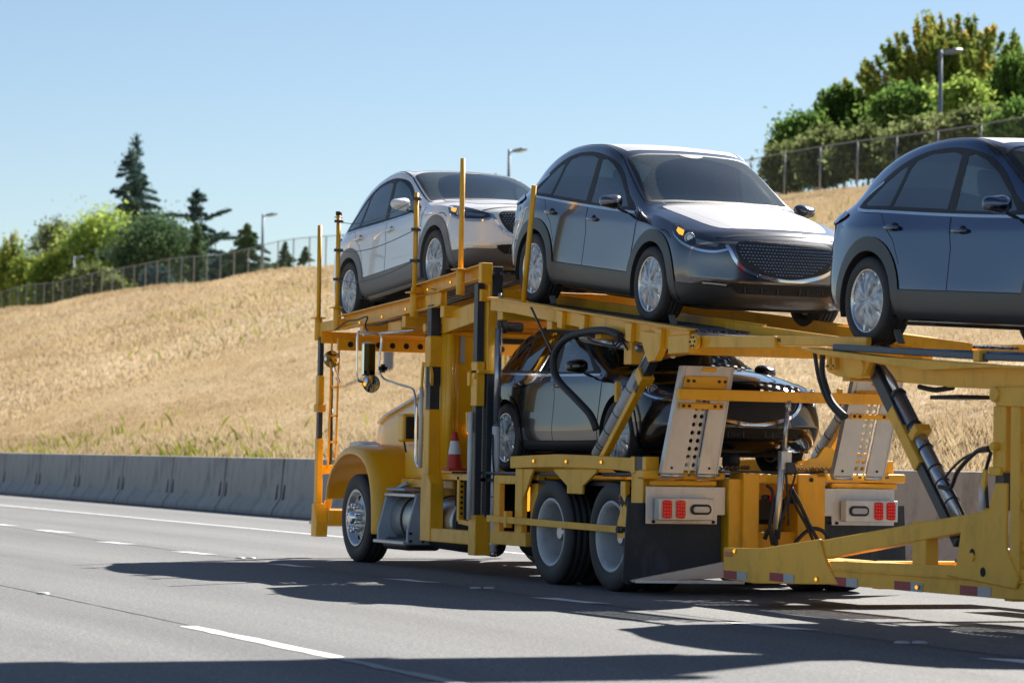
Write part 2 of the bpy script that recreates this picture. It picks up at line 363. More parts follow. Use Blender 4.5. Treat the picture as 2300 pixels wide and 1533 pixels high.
def inview(x, y, z, m=130):
    d = np.stack([x-CAMP.x, y-CAMP.y, z-CAMP.z], -1); u = d@np.array(right); v = d@np.array(up); f = d@np.array(fwd)
    px = 1150+6500*u/f; py = 766.5-6500*v/f
    return (f > 0) & (px > -m*3) & (px < 2300+m*3) & (py > -m) & (py < 1533+m), f
GV = []; GF = []; off_ = 0
for (x0, x1, y0, y1, n, h, w_) in [(-85, -40, 8.1, 46.5, 800000, 0.12, 0.013), (-47, 2, 8.1, 44, 1200000, 0.11, 0.008), (-330, -80, 10, 47, 400000, 0.2, 0.06), (-95, 2, 8.0, 11.5, 200000, 0.25, 0.009)]:
    x, y = scatter(n, x0, x1, y0, y1); z = hill_z(x, y); ok, f = inview(x, y, z); x, y, z = x[ok], y[ok], z[ok]
    # clumping
    c = np.sin(x*1.7+np.sin(y*1.3)*2)*np.sin(y*2.1+np.sin(x*0.7)*2); hh = h*RNG.uniform(0.45, 1.25, len(x))*(1+0.25*c)
    V, F = blades(np.stack([x, y, z-0.03], -1), hh, w_*RNG.uniform(0.6, 1.3, len(x)), 0.55); GV.append(V); GF.append(F+off_); off_ += len(V)
grid_mesh('dry_grass', np.concatenate(GV), np.concatenate(GF), GRASS, kind='stuff', smooth=False)
GV = []; GF = []; off_ = 0
for cx_, cy_, r_, n in [(-30, 9.2, 1.8, 400), (-27, 9, 1.2, 300), (-45, 9.3, 2.5, 500), (-38, 9.0, 1.0, 200), (-60, 9.5, 3.5, 700), (-66, 34, 4, 220), (-93, 26, 5, 200), (-3.6, 13.2, 0.8, 600), (-5.5, 12.2, 1.4, 500), (-120, 34, 7, 250), (-24, 9.2, 1.2, 700)]:
    x = RNG.normal(cx_, r_, n); y = np.maximum(8.15, RNG.normal(cy_, r_*0.45, n)); z = hill_z(x, y)
    V, F = blades(np.stack([x, y, z-0.03], -1), RNG.uniform(0.2, 0.5, n), RNG.uniform(0.02, 0.06, n), 0.8); GV.append(V); GF.append(F+off_); off_ += len(V)
grid_mesh('green_weeds', np.concatenate(GV), np.concatenate(GF), WEED, kind='stuff', smooth=False)

# ----------------------------------------------------------------- road markings
def mark(name, poly, m, z=0.004):
    b = MB(); n = len(poly); b.add([(x, y, z) for x, y in poly], [tuple(range(n))]); o = b.build(name, m, fixn=False)
    if o.data.polygons[0].normal.z < 0: o.data.flip_normals()
    return struct(o)
def strip(name, pts, w_, m, z=0.004, rough=0.0):
    b = MB(); vs = []; 
    P = [Vector((a, c, 0)) for a, c in pts]; Q = []
    for a, c in zip(P, P[1:]):
        n = max(1, int((c-a).length/0.25)); Q += [a+(c-a)*k/n for k in range(n)]
    Q.append(P[-1]); rg = random.Random(3)
    for i, p in enumerate(Q):
        t = (Q[min(i+1, len(Q)-1)]-Q[max(i-1, 0)]).normalized(); s_ = Vector((-t.y, t.x, 0))
        vs += [p+s_*(w_/2+rg.uniform(-rough, rough))+Vector((0, 0, z)), p-s_*(w_/2+rg.uniform(-rough, rough))+Vector((0, 0, z))]
    b.add(vs, [(2*i, 2*i+1, 2*i+3, 2*i+2) for i in range(len(Q)-1)]); o = b.build(name, m, fixn=False)
    if o.data.polygons[0].normal.z < 0: o.data.flip_normals()
    return struct(o)
strip('edge_line', [(-300, 3.28), (-37, 3.28), (-17, 3.2), (40, 3.2)], 0.11, PAINTW, rough=0.006)
strip('pavement_seam', [(-60, -0.45), (-21, -0.6), (-13, -0.98), (-5, -1.07), (5, -1.1), (20, -1.25)], 0.022, SEAM, z=0.003, rough=0.006)
strip('pavement_seam', [(-60, -5.1), (0.3, -5.18), (9.5, -5.3), (22, -5.4)], 0.02, SEAM, z=0.003, rough=0.006)
for xa, xb, ya in [(-26.3, -25.0, -.40), (-21.9, -20.9, -.46), (-18.7, -17.2, -.53), (-13.3, -12.3, -1.0), (-9.75, -8.75, -1.03), (-6.05, -5.2, -1.08), (-2.5, -1.65, -1.08), (1.05, 2.1, -1.09), (4.65, 5.6, -1.11), (8.35, 9.4, -1.3)]:
    w_ = 0.15; mark('lane_dash', [(xa, ya-w_*0.95), (xa+0.13, ya+w_*0.5), ((xa+xb)/2+0.1, ya+w_*0.45), (xb, ya+w_*0.95), (xb-0.12, ya-w_*0.35), ((xa+xb)/2, ya-w_*0.5)], PAINTW)
strip('lane_line', [(4.65, -5.28), (7.7, -5.30)], 0.125, PAINTW, rough=0.014)
strip('worn_lane_line', [(7.72, -5.30), (11.5, -5.36)], 0.10, mat('worn_road_paint', (0.26, 0.26, 0.26), 0.8, var=0.3, vscale=20), rough=0.02)
# raised pavement markers
STUDM = mat('road_marker_ceramic', (0.42, 0.42, 0.41), 0.5, var=0.1, vscale=20, dirt=(0.3, 0.29, 0.27), dscale=20)
for k, (x, y, l) in enumerate([(-7.66, -.92, 'pair of white raised road markers at the far tip of the truck shadow'), (-.53, -1.0, 'pair of white raised road markers in the shadow beside the rear truck wheels'), (6.98, -1.08, 'pair of white raised road markers in the shadow below the trailer side'), (0.25, -5.18, 'single raised road marker in the sunlit lane at the lower left')]):
    t = thing('road_marker', l, 'road marker', (x, y, 0), 'raised road markers')
    for s_ in ((-0.11, 0.11) if k < 3 else (0,)):
        b = MB(); vs = []
        prof = [(0.055, 0.0), (0.048, 0.010), (0.035, 0.014), (0.001, 0.015)]
        b.lathe(prof, (x+s_*0.1, y+s_*0.55, 0.002), axis='z', n=16); b.build('marker_button', STUDM, t)
# ----------------------------------------------------------------- concrete barrier segments
prof = [(0.0, 0), (0.0, 0.075), (0.17, 0.33), (0.235, 1.09), (0.255, 1.11), (0.385, 1.11), (0.40, 1.09), (0.47, 0.33), (0.62, 0.075), (0.62, 0)]
BYX = [(-140, 8.3), (-90, 7.7), (-57, 7.3), (-47, 7.15), (-38, 6.95), (-30, 6.75), (-20, 6.7), (0, 6.8), (30, 6.9)]
def by(x): return float(np.interp(x, [a for a, _ in BYX], [c for _, c in BYX]))
J = [-51.2, -46.9, -42.5, -38.1, -33.9, -29.9]
while J[-1] < 14: J.append(J[-1]+4.25)
while J[0] > -72: J.insert(0, J[0]-4.3)
seg_lab = lambda i, x: 'concrete barrier segment'
vis = [i for i in range(len(J)-1)]
first = None
names = {0: 'first', 1: 'second', 2: 'third', 3: 'fourth', 4: 'fifth', 5: 'sixth'}
for i in vis:
    x0, x1 = J[i], J[i+1]; b = MB()
    def sec(x, dy=0, hz=0): return [(x, by(x)+p[0]+dy, p[1]) for p in prof]
    xs_ = [x0+0.055, (x0+x1)/2, x1-0.055]; n = len(prof); vs = []
    for x in xs_: vs += sec(x)
    fs = [(k*n+j, k*n+(j+1) % n, (k+1)*n+(j+1) % n, (k+1)*n+j) for k in range(2) for j in range(n)]
    b.add(vs, fs+[tuple(range(n)), tuple(range(3*n-1, 2*n-1, -1))])
    o = b.build('concrete_barrier', CONC, bevel=0.012, origin=((x0+x1)/2, by((x0+x1)/2), 0))
    c_ = (x0+x1)/2; v_ = Vector((c_, by(c_), 0.6))-CAMP; px_ = 1150+6500*v_.dot(right)/v_.dot(fwd)
    if x1 < -55: lab = 'grey concrete barrier segment beyond the left edge of the photo'
    elif x0 < -51.5: lab = 'grey concrete barrier segment at the left edge of the photo'
    elif x0 < -29: lab = ['second', 'third', 'fourth', 'fifth', 'sixth', 'seventh'][[-51.2, -46.9, -42.5, -38.1, -33.9, -29.9].index(round(x0, 1))]+' grey concrete barrier segment from the left edge, behind the road'
    elif px_ < 980: lab = 'grey concrete barrier segment hidden behind the front wheel and fuel tank'
    elif px_ < 1200: lab = 'grey concrete barrier segment hidden behind the cab catwalk and lift posts'
    elif px_ < 1490: lab = 'grey concrete barrier segment hidden behind the drive wheels'
    elif px_ < 1825: lab = 'grey concrete barrier segment behind the light plates and the hydraulic hoses'
    elif px_ < 2240: lab = 'grey concrete barrier segment seen between the right ramp and the trailer post'
    elif px_ < 2770: lab = 'grey concrete barrier segment at the right edge behind the trailer post'
    else: lab = 'grey concrete barrier segment beyond the right edge of the photo'
    tag(o, lab, 'barrier', 'concrete roadside barrier segments')
    if x0 > -56 and x1 < -20:   # dark lifting slots and a dark filler block in the joint
        for dx in (-0.22, 0.22):
            for xe in (x0, x1):
                xx = xe+dx
                if xx < x0 or xx > x1: continue
                b = MB(); b.add([(xx-0.035, by(xx)+0.165-0.022, 0.30), (xx+0.035, by(xx)+0.165-0.022, 0.30), (xx+0.02, by(xx)+0.190-0.010, 0.60), (xx-0.02, by(xx)+0.190-0.010, 0.60)], [(0, 1, 2, 3)])
                b.build('drain_slot', DARK, o, origin=((x0+x1)/2, by((x0+x1)/2), 0), fixn=False)
        b = MB(); b.box(x0-0.05, x0+0.05, by(x0)+0.26, by(x0)+0.36, 0, 1.08); b.build('joint_gap', DARK, o, origin=((x0+x1)/2, by((x0+x1)/2), 0))

# ----------------------------------------------------------------- fence on the crest
GALV = mat('galvanised_steel', (0.27, 0.28, 0.29), 0.5, metal=0.6, var=0.1)
def meshmat():
    m, nt, b = nodemat('chain_link'); setp(b, color=(0.20, 0.22, 0.24), rough=0.5, metal=0.5); N = nt.nodes; Lk = nt.links
    tc = N.new('ShaderNodeTexCoord'); sp = N.new('ShaderNodeSeparateXYZ'); Lk.new(tc.outputs['Object'], sp.inputs[0])
    def band(op):
        a_ = N.new('ShaderNodeMath'); a_.operation = op; Lk.new(sp.outputs[0], a_.inputs[0]); Lk.new(sp.outputs[2], a_.inputs[1])
        s_ = N.new('ShaderNodeMath'); s_.operation = 'MULTIPLY'; s_.inputs[1].default_value = 12; Lk.new(a_.outputs[0], s_.inputs[0])
        f = N.new('ShaderNodeMath'); f.operation = 'FRACT'; Lk.new(s_.outputs[0], f.inputs[0])
        l = N.new('ShaderNodeMath'); l.operation = 'LESS_THAN'; l.inputs[1].default_value = 0.045; Lk.new(f.outputs[0], l.inputs[0]); return l.outputs[0]
    mx = N.new('ShaderNodeMath'); mx.operation = 'MAXIMUM'; Lk.new(band('ADD'), mx.inputs[0]); Lk.new(band('SUBTRACT'), mx.inputs[1]); Lk.new(mx.outputs[0], b.inputs['Alpha'])
    return m
LINK = meshmat(); FY = 46.0
fence = thing('chain_link_fence', 'grey chain link fence with steel posts along the crest of the dry hill', 'fence', (-60, FY, 0))
fxs = list(np.arange(-250, 20, 3.0)); vs = []; 
for k, x in enumerate(fxs):
    z = float(hill_z(x, FY)); 
    if k < 92: 
        b = MB(); b.cyl((x, FY, z-0.2), (x, FY, z+2.0), 0.04, 8); b.build('fence_post', GALV, fence)
    vs += [(x, FY, z+0.05), (x, FY, z+1.95)]
b = MB(); b.add(vs, [(2*i, 2*i+2, 2*i+3, 2*i+1) for i in range(len(fxs)-1)]); b.build('wire_mesh', LINK, fence, fixn=False)
b = MB(); b.tube([(x, FY, float(hill_z(x, FY))+1.97) for x in fxs], 0.025, 5, spl=False); b.build('top_rail', GALV, fence)

# ----------------------------------------------------------------- street lamps
LAMPG = mat('lamp_grey_paint', (0.16, 0.20, 0.25), 0.5, metal=0.3)
def ray_at(px, py, Y):
    r = right*((px-1150)/6500)+up*(-(py-766.5)/6500)+fwd; return CAMP+r*((Y-CAMP.y)/r.y)
for px, py, px2, lab in [(1144, 335, 1178, 'grey street lamp rising behind the silver SUV, middle one of three'), (2113, 112, 2155, 'tall grey street lamp in front of the big maple tree on the right'), (591, 480, 619, 'grey street lamp beside the dark pine, between the trees and the truck'), (166, 576, 190, 'distant grey street lamp in front of the yellow green trees on the left')]:
    Yl = 50.0; p = ray_at(px, py, Yl); q = ray_at(px2, py+6, Yl)
    L_ = min(2.6, (q-p).length); z0 = float(hill_z(p.x, Yl))-0.5
    t = thing('street_lamp', lab, 'street lamp', (p.x, Yl, z0), 'street lamps along the hill crest')
    b = MB(); b.cyl((p.x, Yl, z0), (p.x, Yl, p.z), 0.13, 10, r2=0.075); b.build('lamp_pole', LAMPG, t)
    s_ = L_/2.3
    b = MB(); b.tube([(p.x, Yl, p.z-0.18), (p.x+0.4*s_, Yl+0.1, p.z-0.14), (p.x+1.0*s_, Yl+0.1, p.z-0.15)], 0.05, 6); b.build('lamp_arm', LAMPG, t)
    b = MB(); b.prism([(p.x+0.7*s_, p.z-0.20), (p.x+0.8*s_, p.z-0.08), (p.x+2.0*s_, p.z-0.09), (p.x+2.2*s_, p.z-0.16), (p.x+2.0*s_, p.z-0.24), (p.x+0.9*s_, p.z-0.26)], 'y', Yl-0.1, Yl+0.25); b.build('lamp_head', LAMPG, t, bevel=0.03)
# grey sign post behind the truck mirrors
p = ray_at(871, 890, 19.0); ptop = ray_at(871, 700, 19.0)
t = thing('sign_post', 'wide grey post on the grass slope seen between the truck mirrors', 'post', (p.x, 19.0, float(hill_z(p.x, 19.0))))
b = MB(); b.box(p.x-0.16, p.x+0.16, 18.9, 19.1, float(hill_z(p.x, 19))-0.2, ptop.z); b.build('post', mat('weathered_post', (0.22, 0.24, 0.27), 0.6, metal=0.3, var=0.1), t, bevel=0.01)

# ----------------------------------------------------------------- trees
BARK = mat('bark', (0.10, 0.075, 0.055), 0.9, var=0.3, vscale=6, bump=0.4, bscale=12)
def leafmat(name, stops, tr=0.5): return grassmat(name, stops, tr, 0.45)
def noisefree(m): return m
LM = dict(
    dark=leafmat('dark_needles', [(0, (0.038, 0.073, 0.073)), (0.5, (0.073, 0.130, 0.121)), (1, (0.146, 0.208, 0.164))], 0.3), dark_=leafmat('dark_needles', [(0, (0.024, 0.048, 0.045)), (0.5, (0.052, 0.099, 0.086)), (1, (0.105, 0.160, 0.120))], 0.25),
    pine=leafmat('pine_needles', [(0, (0.036, 0.071, 0.039)), (0.5, (0.104, 0.173, 0.084)), (0.9, (0.219, 0.301, 0.142)), (1, (0.341, 0.204, 0.108))], 0.35),
    lime=leafmat('lime_leaves', [(0, (0.117, 0.185, 0.041)), (0.5, (0.310, 0.420, 0.090)), (1, (0.579, 0.661, 0.167))], 0.55),
    green=leafmat('green_leaves', [(0, (0.044, 0.092, 0.027)), (0.5, (0.127, 0.230, 0.052)), (1, (0.327, 0.437, 0.107))], 0.5),
    gold=leafmat('turning_leaves', [(0, (0.069, 0.137, 0.031)), (0.5, (0.229, 0.326, 0.065)), (1, (0.593, 0.483, 0.112))], 0.55),
    maple=leafmat('maple_leaves', [(0.0, (0.055, 0.090, 0.026)), (0.35, (0.150, 0.230, 0.052)), (0.58, (0.291, 0.344, 0.078)), (0.72, (0.500, 0.358, 0.092)), (1.0, (0.605, 0.233, 0.101))], 0.5),
    olive=leafmat('olive_leaves', [(0, (0.075, 0.103, 0.041)), (0.5, (0.181, 0.221, 0.084)), (1, (0.406, 0.433, 0.200))], 0.45))
def leaves(P, size, stretch=1.6):
    n = len(P); a = RNG.normal(size=(n, 3)); a /= np.linalg.norm(a, axis=1)[:, None]; b_ = RNG.normal(size=(n, 3)); b_ -= a*(a*b_).sum(1)[:, None]; b_ /= np.linalg.norm(b_, axis=1)[:, None]
    s_ = size*RNG.uniform(0.6, 1.3, n)[:, None]
    V = np.stack([P-a*s_*stretch*0.5, P+b_*s_*0.4, P+a*s_*stretch*0.5, P-b_*s_*0.4], 1)
    return V.reshape(-1, 3), np.arange(n)[:, None]*4+np.arange(4)
def crown(parent, name, P, size, m, **k):
    V, F = leaves(P, size, **k); return grid_mesh(name, V, F, m, smooth=False, parent=parent)
def tree(px, py_base, py_top, wpx, Y, kind, label, cat='tree', n=9000, group='trees beyond the fence', shape='round', leaf=None, seed=0):
    wpx = wpx*1.3; rg = np.random.default_rng(seed+1000+int(px)); top = ray_at(px, py_top, Y); base = ray_at(px, py_base, Y)
    z0 = base.z; d = (top-CAMP).length; m_px = d/6500; H = (top.z-z0)*1.04; Wd = wpx*m_px
    nm = {'dark': 'conifer_tree', 'pine': 'pine_tree'}.get(kind, 'maple_tree' if kind == 'maple' else ('shrub' if cat == 'shrub' else 'broadleaf_tree'))
    zg = float(hill_z(base.x, Y)); zg = min(zg, z0)
    t = thing(nm, label, cat, (base.x, Y, zg), group)
    leaf = leaf or (0.10+m_px*3.2); n = int(n*1.35)
    C0 = np.array([base.x, Y, z0-(0.18*H if cat == 'shrub' and shape == 'round' else 0)]); H = H*(1.18 if cat == 'shrub' and shape == 'round' else 1); pts = []
    rx = np.array([right.x, right.y, 0]); rx /= np.linalg.norm(rx)
    b = MB()
    if shape in ('cone', 'ragged'):
        b.cyl((base.x, Y, zg), (top.x, Y, top.z-0.1*H), 0.035*H*0.5, 8, r2=0.02)
        nb = 70 if shape == 'cone' else 34
        for k in range(nb):
            f = (k+rg.uniform(0, 1))/nb; z = z0+H*(0.05+0.93*f); L_ = Wd/2*(1-f)**0.8*rg.uniform(0.35, 1.35)+0.02*H
            if shape == 'ragged': L_ *= rg.uniform(0.5, 1.7)
            a = rg.uniform(0, 2*PI); dr = np.array([math.cos(a), math.sin(a), 0])
            up_ = rg.uniform(-0.25, 0.2) if shape == 'cone' else rg.uniform(-0.1, 0.55)
            c0 = C0+np.array([0, 0, z-z0])
            cnt = int(n/nb*max(0.25, 2.2*(1-f)))
            s_ = rg.uniform(0.1, 1, cnt)**0.8; w2 = 0.024*H*(1.15-s_)*1.2
            p = c0+dr*(s_*L_)[:, None]+rg.normal(size=(cnt, 3))*w2[:, None]*np.array([1, 1, 0.45]); p[:, 2] += up_*L_*s_-0.12*L_*s_**2
            pts.append(p); b.beam(c0, c0+dr*L_*0.9+np.array([0, 0, up_*L_*0.9]), 0.012*H*0.3, 0.012*H*0.3)
        pts.append(C0+np.array([0, 0, H*0.97])+rg.normal(size=(60, 3))*np.array([0.012, 0.012, 0.03])*H)
    else:
        b.cyl((base.x, Y, zg), (base.x+0.02*H, Y, z0+0.35*H), 0.035*H*0.6, 9, r2=0.02*H*0.6)
        fork = np.array([base.x+0.02*H, Y, z0+0.2*H]); ncl = 60 if shape == 'round' else 130
        for k in range(ncl):
            if shape == 'upright':      # limbs fan up like a vase
                a = rg.uniform(0, 2*PI); e = rg.uniform(0, 1)**0.7; rad = Wd/2*e; hmax = 1-0.55*e**2.2
                tip = C0+np.array([math.cos(a)*rad, math.sin(a)*rad, H*hmax*rg.uniform(0.82, 1.02)]); foot = C0+np.array([math.cos(a)*rad*0.25, math.sin(a)*rad*0.25, H*0.12])
                cnt = int(n/ncl); s_ = rg.uniform(0.05, 1, cnt); w2 = Wd*0.021*(1.25-s_)
                p = foot+(tip-foot)*s_[:, None]+rg.normal(size=(cnt, 3))*w2[:, None]*np.array([1, 1, 1.6]); p[:, :2] += (math.cos(a)*np.sin(s_*PI)*rad*0.18)[:, None]*np.array([1, 0])
                pts.append(p); b.beam(foot, foot+(tip-foot)*0.8, 0.03, 0.03)
            else:
                a = rg.uniform(0, 2*PI); u_ = rg.uniform(-0.9, 1); r_ = math.sqrt(max(0, 1-u_*u_))*rg.uniform(0.55, 1)
                c = C0+np.array([math.cos(a)*r_*Wd/2*0.82, math.sin(a)*r_*Wd/2*0.82, H*(0.52+0.38*u_)])
                sz = min(Wd, H)*rg.uniform(0.055, 0.12); cnt = int(n/ncl*(sz/(0.1*min(Wd, H)))**1.5)
                p = c+rg.normal(size=(cnt, 3))*sz*np.array([1, 1, 0.8]); pts.append(p)
                b.beam(fork, fork+(c-fork)*0.85, 0.02*min(Wd, H)*0.4, 0.02*min(Wd, H)*0.4)
        if shape == 'round': pts.append(C0+np.array([0, 0, H*0.5])+rg.normal(size=(n//5, 3))*np.array([Wd*0.2, Wd*0.2, H*0.2]))
    P_ = np.concatenate(pts); P_ = P_[P_[:, 2] > zg+0.02]
    b.build('trunk', BARK, t); crown(t, 'crown', P_, leaf, LM[kind])
    return t
# left group
tree(287, 672, 352, 215, 60, 'dark', 'tall dark blue green conifer, tallest tree on the left', shape='cone', n=15000)
tree(300, 600, 325, 90, 61, 'dark', 'thin dark conifer spire just behind the tallest conifer', shape='cone', n=4500)
tree(436, 650, 437, 235, 58, 'dark', 'ragged dark conifer with branches sweeping to the right', shape='ragged', n=14000)
tree(225, 690, 482, 150, 55, 'lime', 'light lime green broadleaf tree in front of the tall conifer', n=12000)
tree(122, 680, 500, 110, 56, 'olive', 'thin open broadleaf tree with gaps of sky left of the lime green tree', n=4200)
tree(345, 668, 486, 150, 53, 'pine', 'bushy blue green pine tree between the two dark conifers', n=12000, shape='round')
tree(438, 650, 510, 56, 52, 'pine', 'narrow pointed cypress in front of the ragged conifer', shape='cone', n=5000)
tree(552, 628, 510, 150, 52, 'pine', 'dense cone shaped pine standing alone left of the street lamp', shape='cone', n=9000)
tree(135, 700, 570, 120, 52, 'gold', 'yellow green bushy tree behind the left lamp', n=9000)
tree(72, 712, 585, 90, 53, 'gold', 'low golden green tree near the left edge', n=5200)
tree(22, 722, 522, 80, 54, 'gold', 'upright green and yellow tree cut by the left edge', n=6000, shape='upright')
tree(-25, 722, 560, 90, 55, 'green', 'green tree at the left edge of the photo', n=5000)
tree(205, 700, 600, 110, 51, 'olive', 'low olive green tree under the lime green tree', n=6000)
tree(256, 676, 622, 40, 48, 'olive', 'small round shrub at the fence below the tall conifer', cat='shrub', n=1800)
tree(350, 662, 600, 60, 48, 'dark', 'dark low shrub at the fence under the pine', cat='shrub', n=2200)
tree(500, 640, 575, 60, 52, 'dark', 'small dark shrub between the cypress and the lone pine', cat='shrub', n=2200)
tree(640, 600, 548, 34, 48, 'pine', 'small sapling on the crest right of the lamp', cat='shrub', n=900, shape='cone')
tree(686, 590, 558, 30, 48, 'pine', 'tiny sapling on the crest near the front of the truck', cat='shrub', n=600, shape='cone')
tree(1118, 452, 402, 46, 49, 'olive', 'small shrub top showing between the silver and the grey SUV', cat='shrub', n=1500)
# right group
tree(2130, 345, 42, 385, 60, 'maple', 'big maple tree with green, yellow and rust red leaves on the right', cat='tree', n=42000, shape='upright')
tree(2290, 345, 120, 170, 57, 'green', 'green tree cut by the right edge beside the big maple', n=11000, shape='upright')
tree(1895, 390, 190, 185, 56, 'green', 'dark green spreading tree left of the big maple', n=17000, shape='upright')
tree(1800, 400, 262, 110, 53, 'green', 'lower green tree at the left end of the right hand group', n=9000)
tree(2050, 350, 205, 170, 54, 'green', 'bright green bushy tree in front of the maple trunk', n=14000)
tree(2165, 330, 190, 110, 53, 'lime', 'light green bushy crown beside the tall street lamp', n=8000)
tree(1765, 425, 330, 90, 50, 'olive', 'olive shrub behind the fence at the left end of the right group', cat='shrub', n=5000)
tree(1850, 408, 300, 120, 50, 'olive', 'olive green shrub behind the fence, second from the left in the right group', cat='shrub', n=7000)
tree(1950, 390, 285, 130, 50, 'olive', 'grey green shrub behind the fence left of the slate SUV roof', cat='shrub', n=7500)
tree(2060, 365, 270, 130, 50, 'olive', 'grey green shrub behind the fence above the slate SUV', cat='shrub', n=7500)
tree(2180, 345, 250, 140, 50, 'olive', 'grey green shrub behind the fence at the foot of the tall lamp', cat='shrub', n=7500)
tree(2290, 330, 230, 120, 50, 'green', 'green shrub behind the fence cut by the right edge', cat='shrub', n=6000)

# ================================================================= passenger cars
def paint(name, col, metal=0.5, rough=0.35, coatr=0.03):
    m, nt, b = nodemat(name); setp(b, color=col, metal=metal, rough=rough, coat=1.0, coatr=coatr)
    N = nt.nodes; Lk = nt.links
    tc = N.new('ShaderNodeTexCoord'); n = N.new('ShaderNodeTexNoise'); n.inputs['Scale'].default_value = 900; n.inputs['Detail'].default_value = 1
    Lk.new(tc.outputs['Object'], n.inputs['Vector'])
    r = N.new('ShaderNodeMapRange'); r.inputs[3].default_value = 0.8; r.inputs[4].default_value = 1.25; Lk.new(n.outputs['Fac'], r.inputs[0])
    mx = N.new('ShaderNodeMix'); mx.data_type = 'RGBA'; mx.blend_type = 'MULTIPLY'; mx.inputs[0].default_value = 1; mx.inputs[6].default_value = (*col, 1)
    Lk.new(r.outputs[0], mx.inputs[7]); Lk.new(mx.outputs[2], b.inputs['Base Color'])
    return m
P_GREY = paint('graphite_metallic_paint', (0.145, 0.145, 0.155), metal=0.97, rough=0.2)
P_BLUE = paint('slate_metallic_paint', (0.062, 0.088, 0.145), metal=0.97, rough=0.18)
P_SILV = paint('pearl_white_paint', (0.86, 0.85, 0.82), metal=0.12, rough=0.4)
P_BLCK = paint('black_brown_paint', (0.060, 0.055, 0.052), metal=0.9, rough=0.2)
CLAD = mat('satin_cladding', (0.060, 0.062, 0.067), 0.36, metal=0.3, var=0.05, vscale=4)
CLADL = mat('light_satin_cladding', (0.16, 0.165, 0.175), 0.40, metal=0.25, var=0.05, vscale=4)
FILM = mat('white_protective_film', (0.44, 0.435, 0.45), 0.38, var=0.03, vscale=4, bump=0.25, bscale=7, coat=0.25, coatr=0.3)
FILMR = mat('grey_protective_film', (0.26, 0.25, 0.25), 0.3, var=0.03, vscale=4, bump=0.15, bscale=7, coat=0.4, coatr=0.2)
CABIN = mat('cabin_fabric', (0.22, 0.22, 0.22), 0.8, var=0.15, vscale=6)
def tinted(name, tint, dust_sheen=0.0, dcol=(0.5, 0.52, 0.5)):
    m = bpy.data.materials.new(name); m.use_nodes = True; nt = m.node_tree; N = nt.nodes; Lk = nt.links; N.remove(N['Principled BSDF'])
    t = N.new('ShaderNodeBsdfTransparent'); t.inputs[0].default_value = (*tint, 1); g = N.new('ShaderNodeBsdfGlossy'); g.inputs['Roughness'].default_value = 0.015; fz = N.new('ShaderNodeFresnel'); fz.inputs[0].default_value = 2.8
    x = N.new('ShaderNodeMixShader'); Lk.new(fz.outputs[0], x.inputs[0]); Lk.new(t.outputs[0], x.inputs[1]); Lk.new(g.outputs[0], x.inputs[2]); out = x
    if dust_sheen:
        d = N.new('ShaderNodeBsdfDiffuse'); d.inputs[0].default_value = (*dcol, 1); tr = N.new('ShaderNodeBsdfTranslucent'); tr.inputs[0].default_value = (*dcol, 1); y = N.new('ShaderNodeMixShader'); Lk.new(d.outputs[0], y.inputs[1]); Lk.new(tr.outputs[0], y.inputs[2])
        z = N.new('ShaderNodeMixShader'); tc = N.new('ShaderNodeTexCoord'); n = N.new('ShaderNodeTexNoise'); n.inputs['Scale'].default_value = 4; n.inputs['Detail'].default_value = 6; Lk.new(tc.outputs['Object'], n.inputs['Vector'])
        mr = N.new('ShaderNodeMapRange'); mr.inputs[3].default_value = dust_sheen*0.7; mr.inputs[4].default_value = dust_sheen*1.3; Lk.new(n.outputs['Fac'], mr.inputs[0]); Lk.new(mr.outputs[0], z.inputs[0]); Lk.new(x.outputs[0], z.inputs[1]); Lk.new(y.outputs[0], z.inputs[2]); out = z
    Lk.new(out.outputs[0], N['Material Output'].inputs[0]); return m
GLF = tinted('front_glass', (0.74, 0.86, 0.84), dust_sheen=0.05, dcol=(0.25, 0.46, 0.55)); GLR = tinted('privacy_glass', (0.20, 0.24, 0.26))  # blue-teal diffuse share of the front glass paints in the sky's reflection
WSH = tinted('dusty_windshield', (0.70, 0.80, 0.76), dust_sheen=0.20, dcol=(0.42, 0.50, 0.47))
HLB = mat('headlamp_housing', (0.03, 0.035, 0.045), 0.15, coat=1.0)
def wheelfilm(name='wheel_film', k=1.0):
    m, nt, b = nodemat(name); setp(b, color=(0.55, 0.58, 0.62), rough=0.3, metal=0.2, coat=0.6, coatr=0.12)
    N = nt.nodes; Lk = nt.links; tc = N.new('ShaderNodeTexCoord')
    v = N.new('ShaderNodeTexNoise'); v.inputs['Scale'].default_value = 6; v.inputs['Detail'].default_value = 3; v.inputs['Distortion'].default_value = 1.6
    Lk.new(tc.outputs['Object'], v.inputs['Vector'])
    w_ = N.new('ShaderNodeTexVoronoi'); w_.inputs['Scale'].default_value = 11; w_.feature = 'DISTANCE_TO_EDGE'
    Lk.new(tc.outputs['Object'], w_.inputs['Vector'])
    a = N.new('ShaderNodeMath'); a.operation = 'ADD'; Lk.new(v.outputs['Fac'], a.inputs[0]); Lk.new(w_.outputs['Distance'], a.inputs[1])
    bp = N.new('ShaderNodeBump'); bp.inputs['Strength'].default_value = 0.5; bp.inputs['Distance'].default_value = 0.02
    Lk.new(a.outputs[0], bp.inputs['Height']); Lk.new(bp.outputs[0], b.inputs['Normal'])
    r = N.new('ShaderNodeValToRGB'); r.color_ramp.elements[0].position = 0.38; r.color_ramp.elements[1].position = 0.6
    r.color_ramp.elements[0].color = (0.34*k, 0.36*k, 0.39*k, 1); r.color_ramp.elements[1].color = (0.66*k, 0.70*k, 0.76*k, 1)
    Lk.new(v.outputs['Fac'], r.inputs[0]); Lk.new(r.outputs[0], b.inputs['Base Color']); return m
WFILM = wheelfilm(); WFILM2 = wheelfilm('wheel_film_over_gap', 0.55)

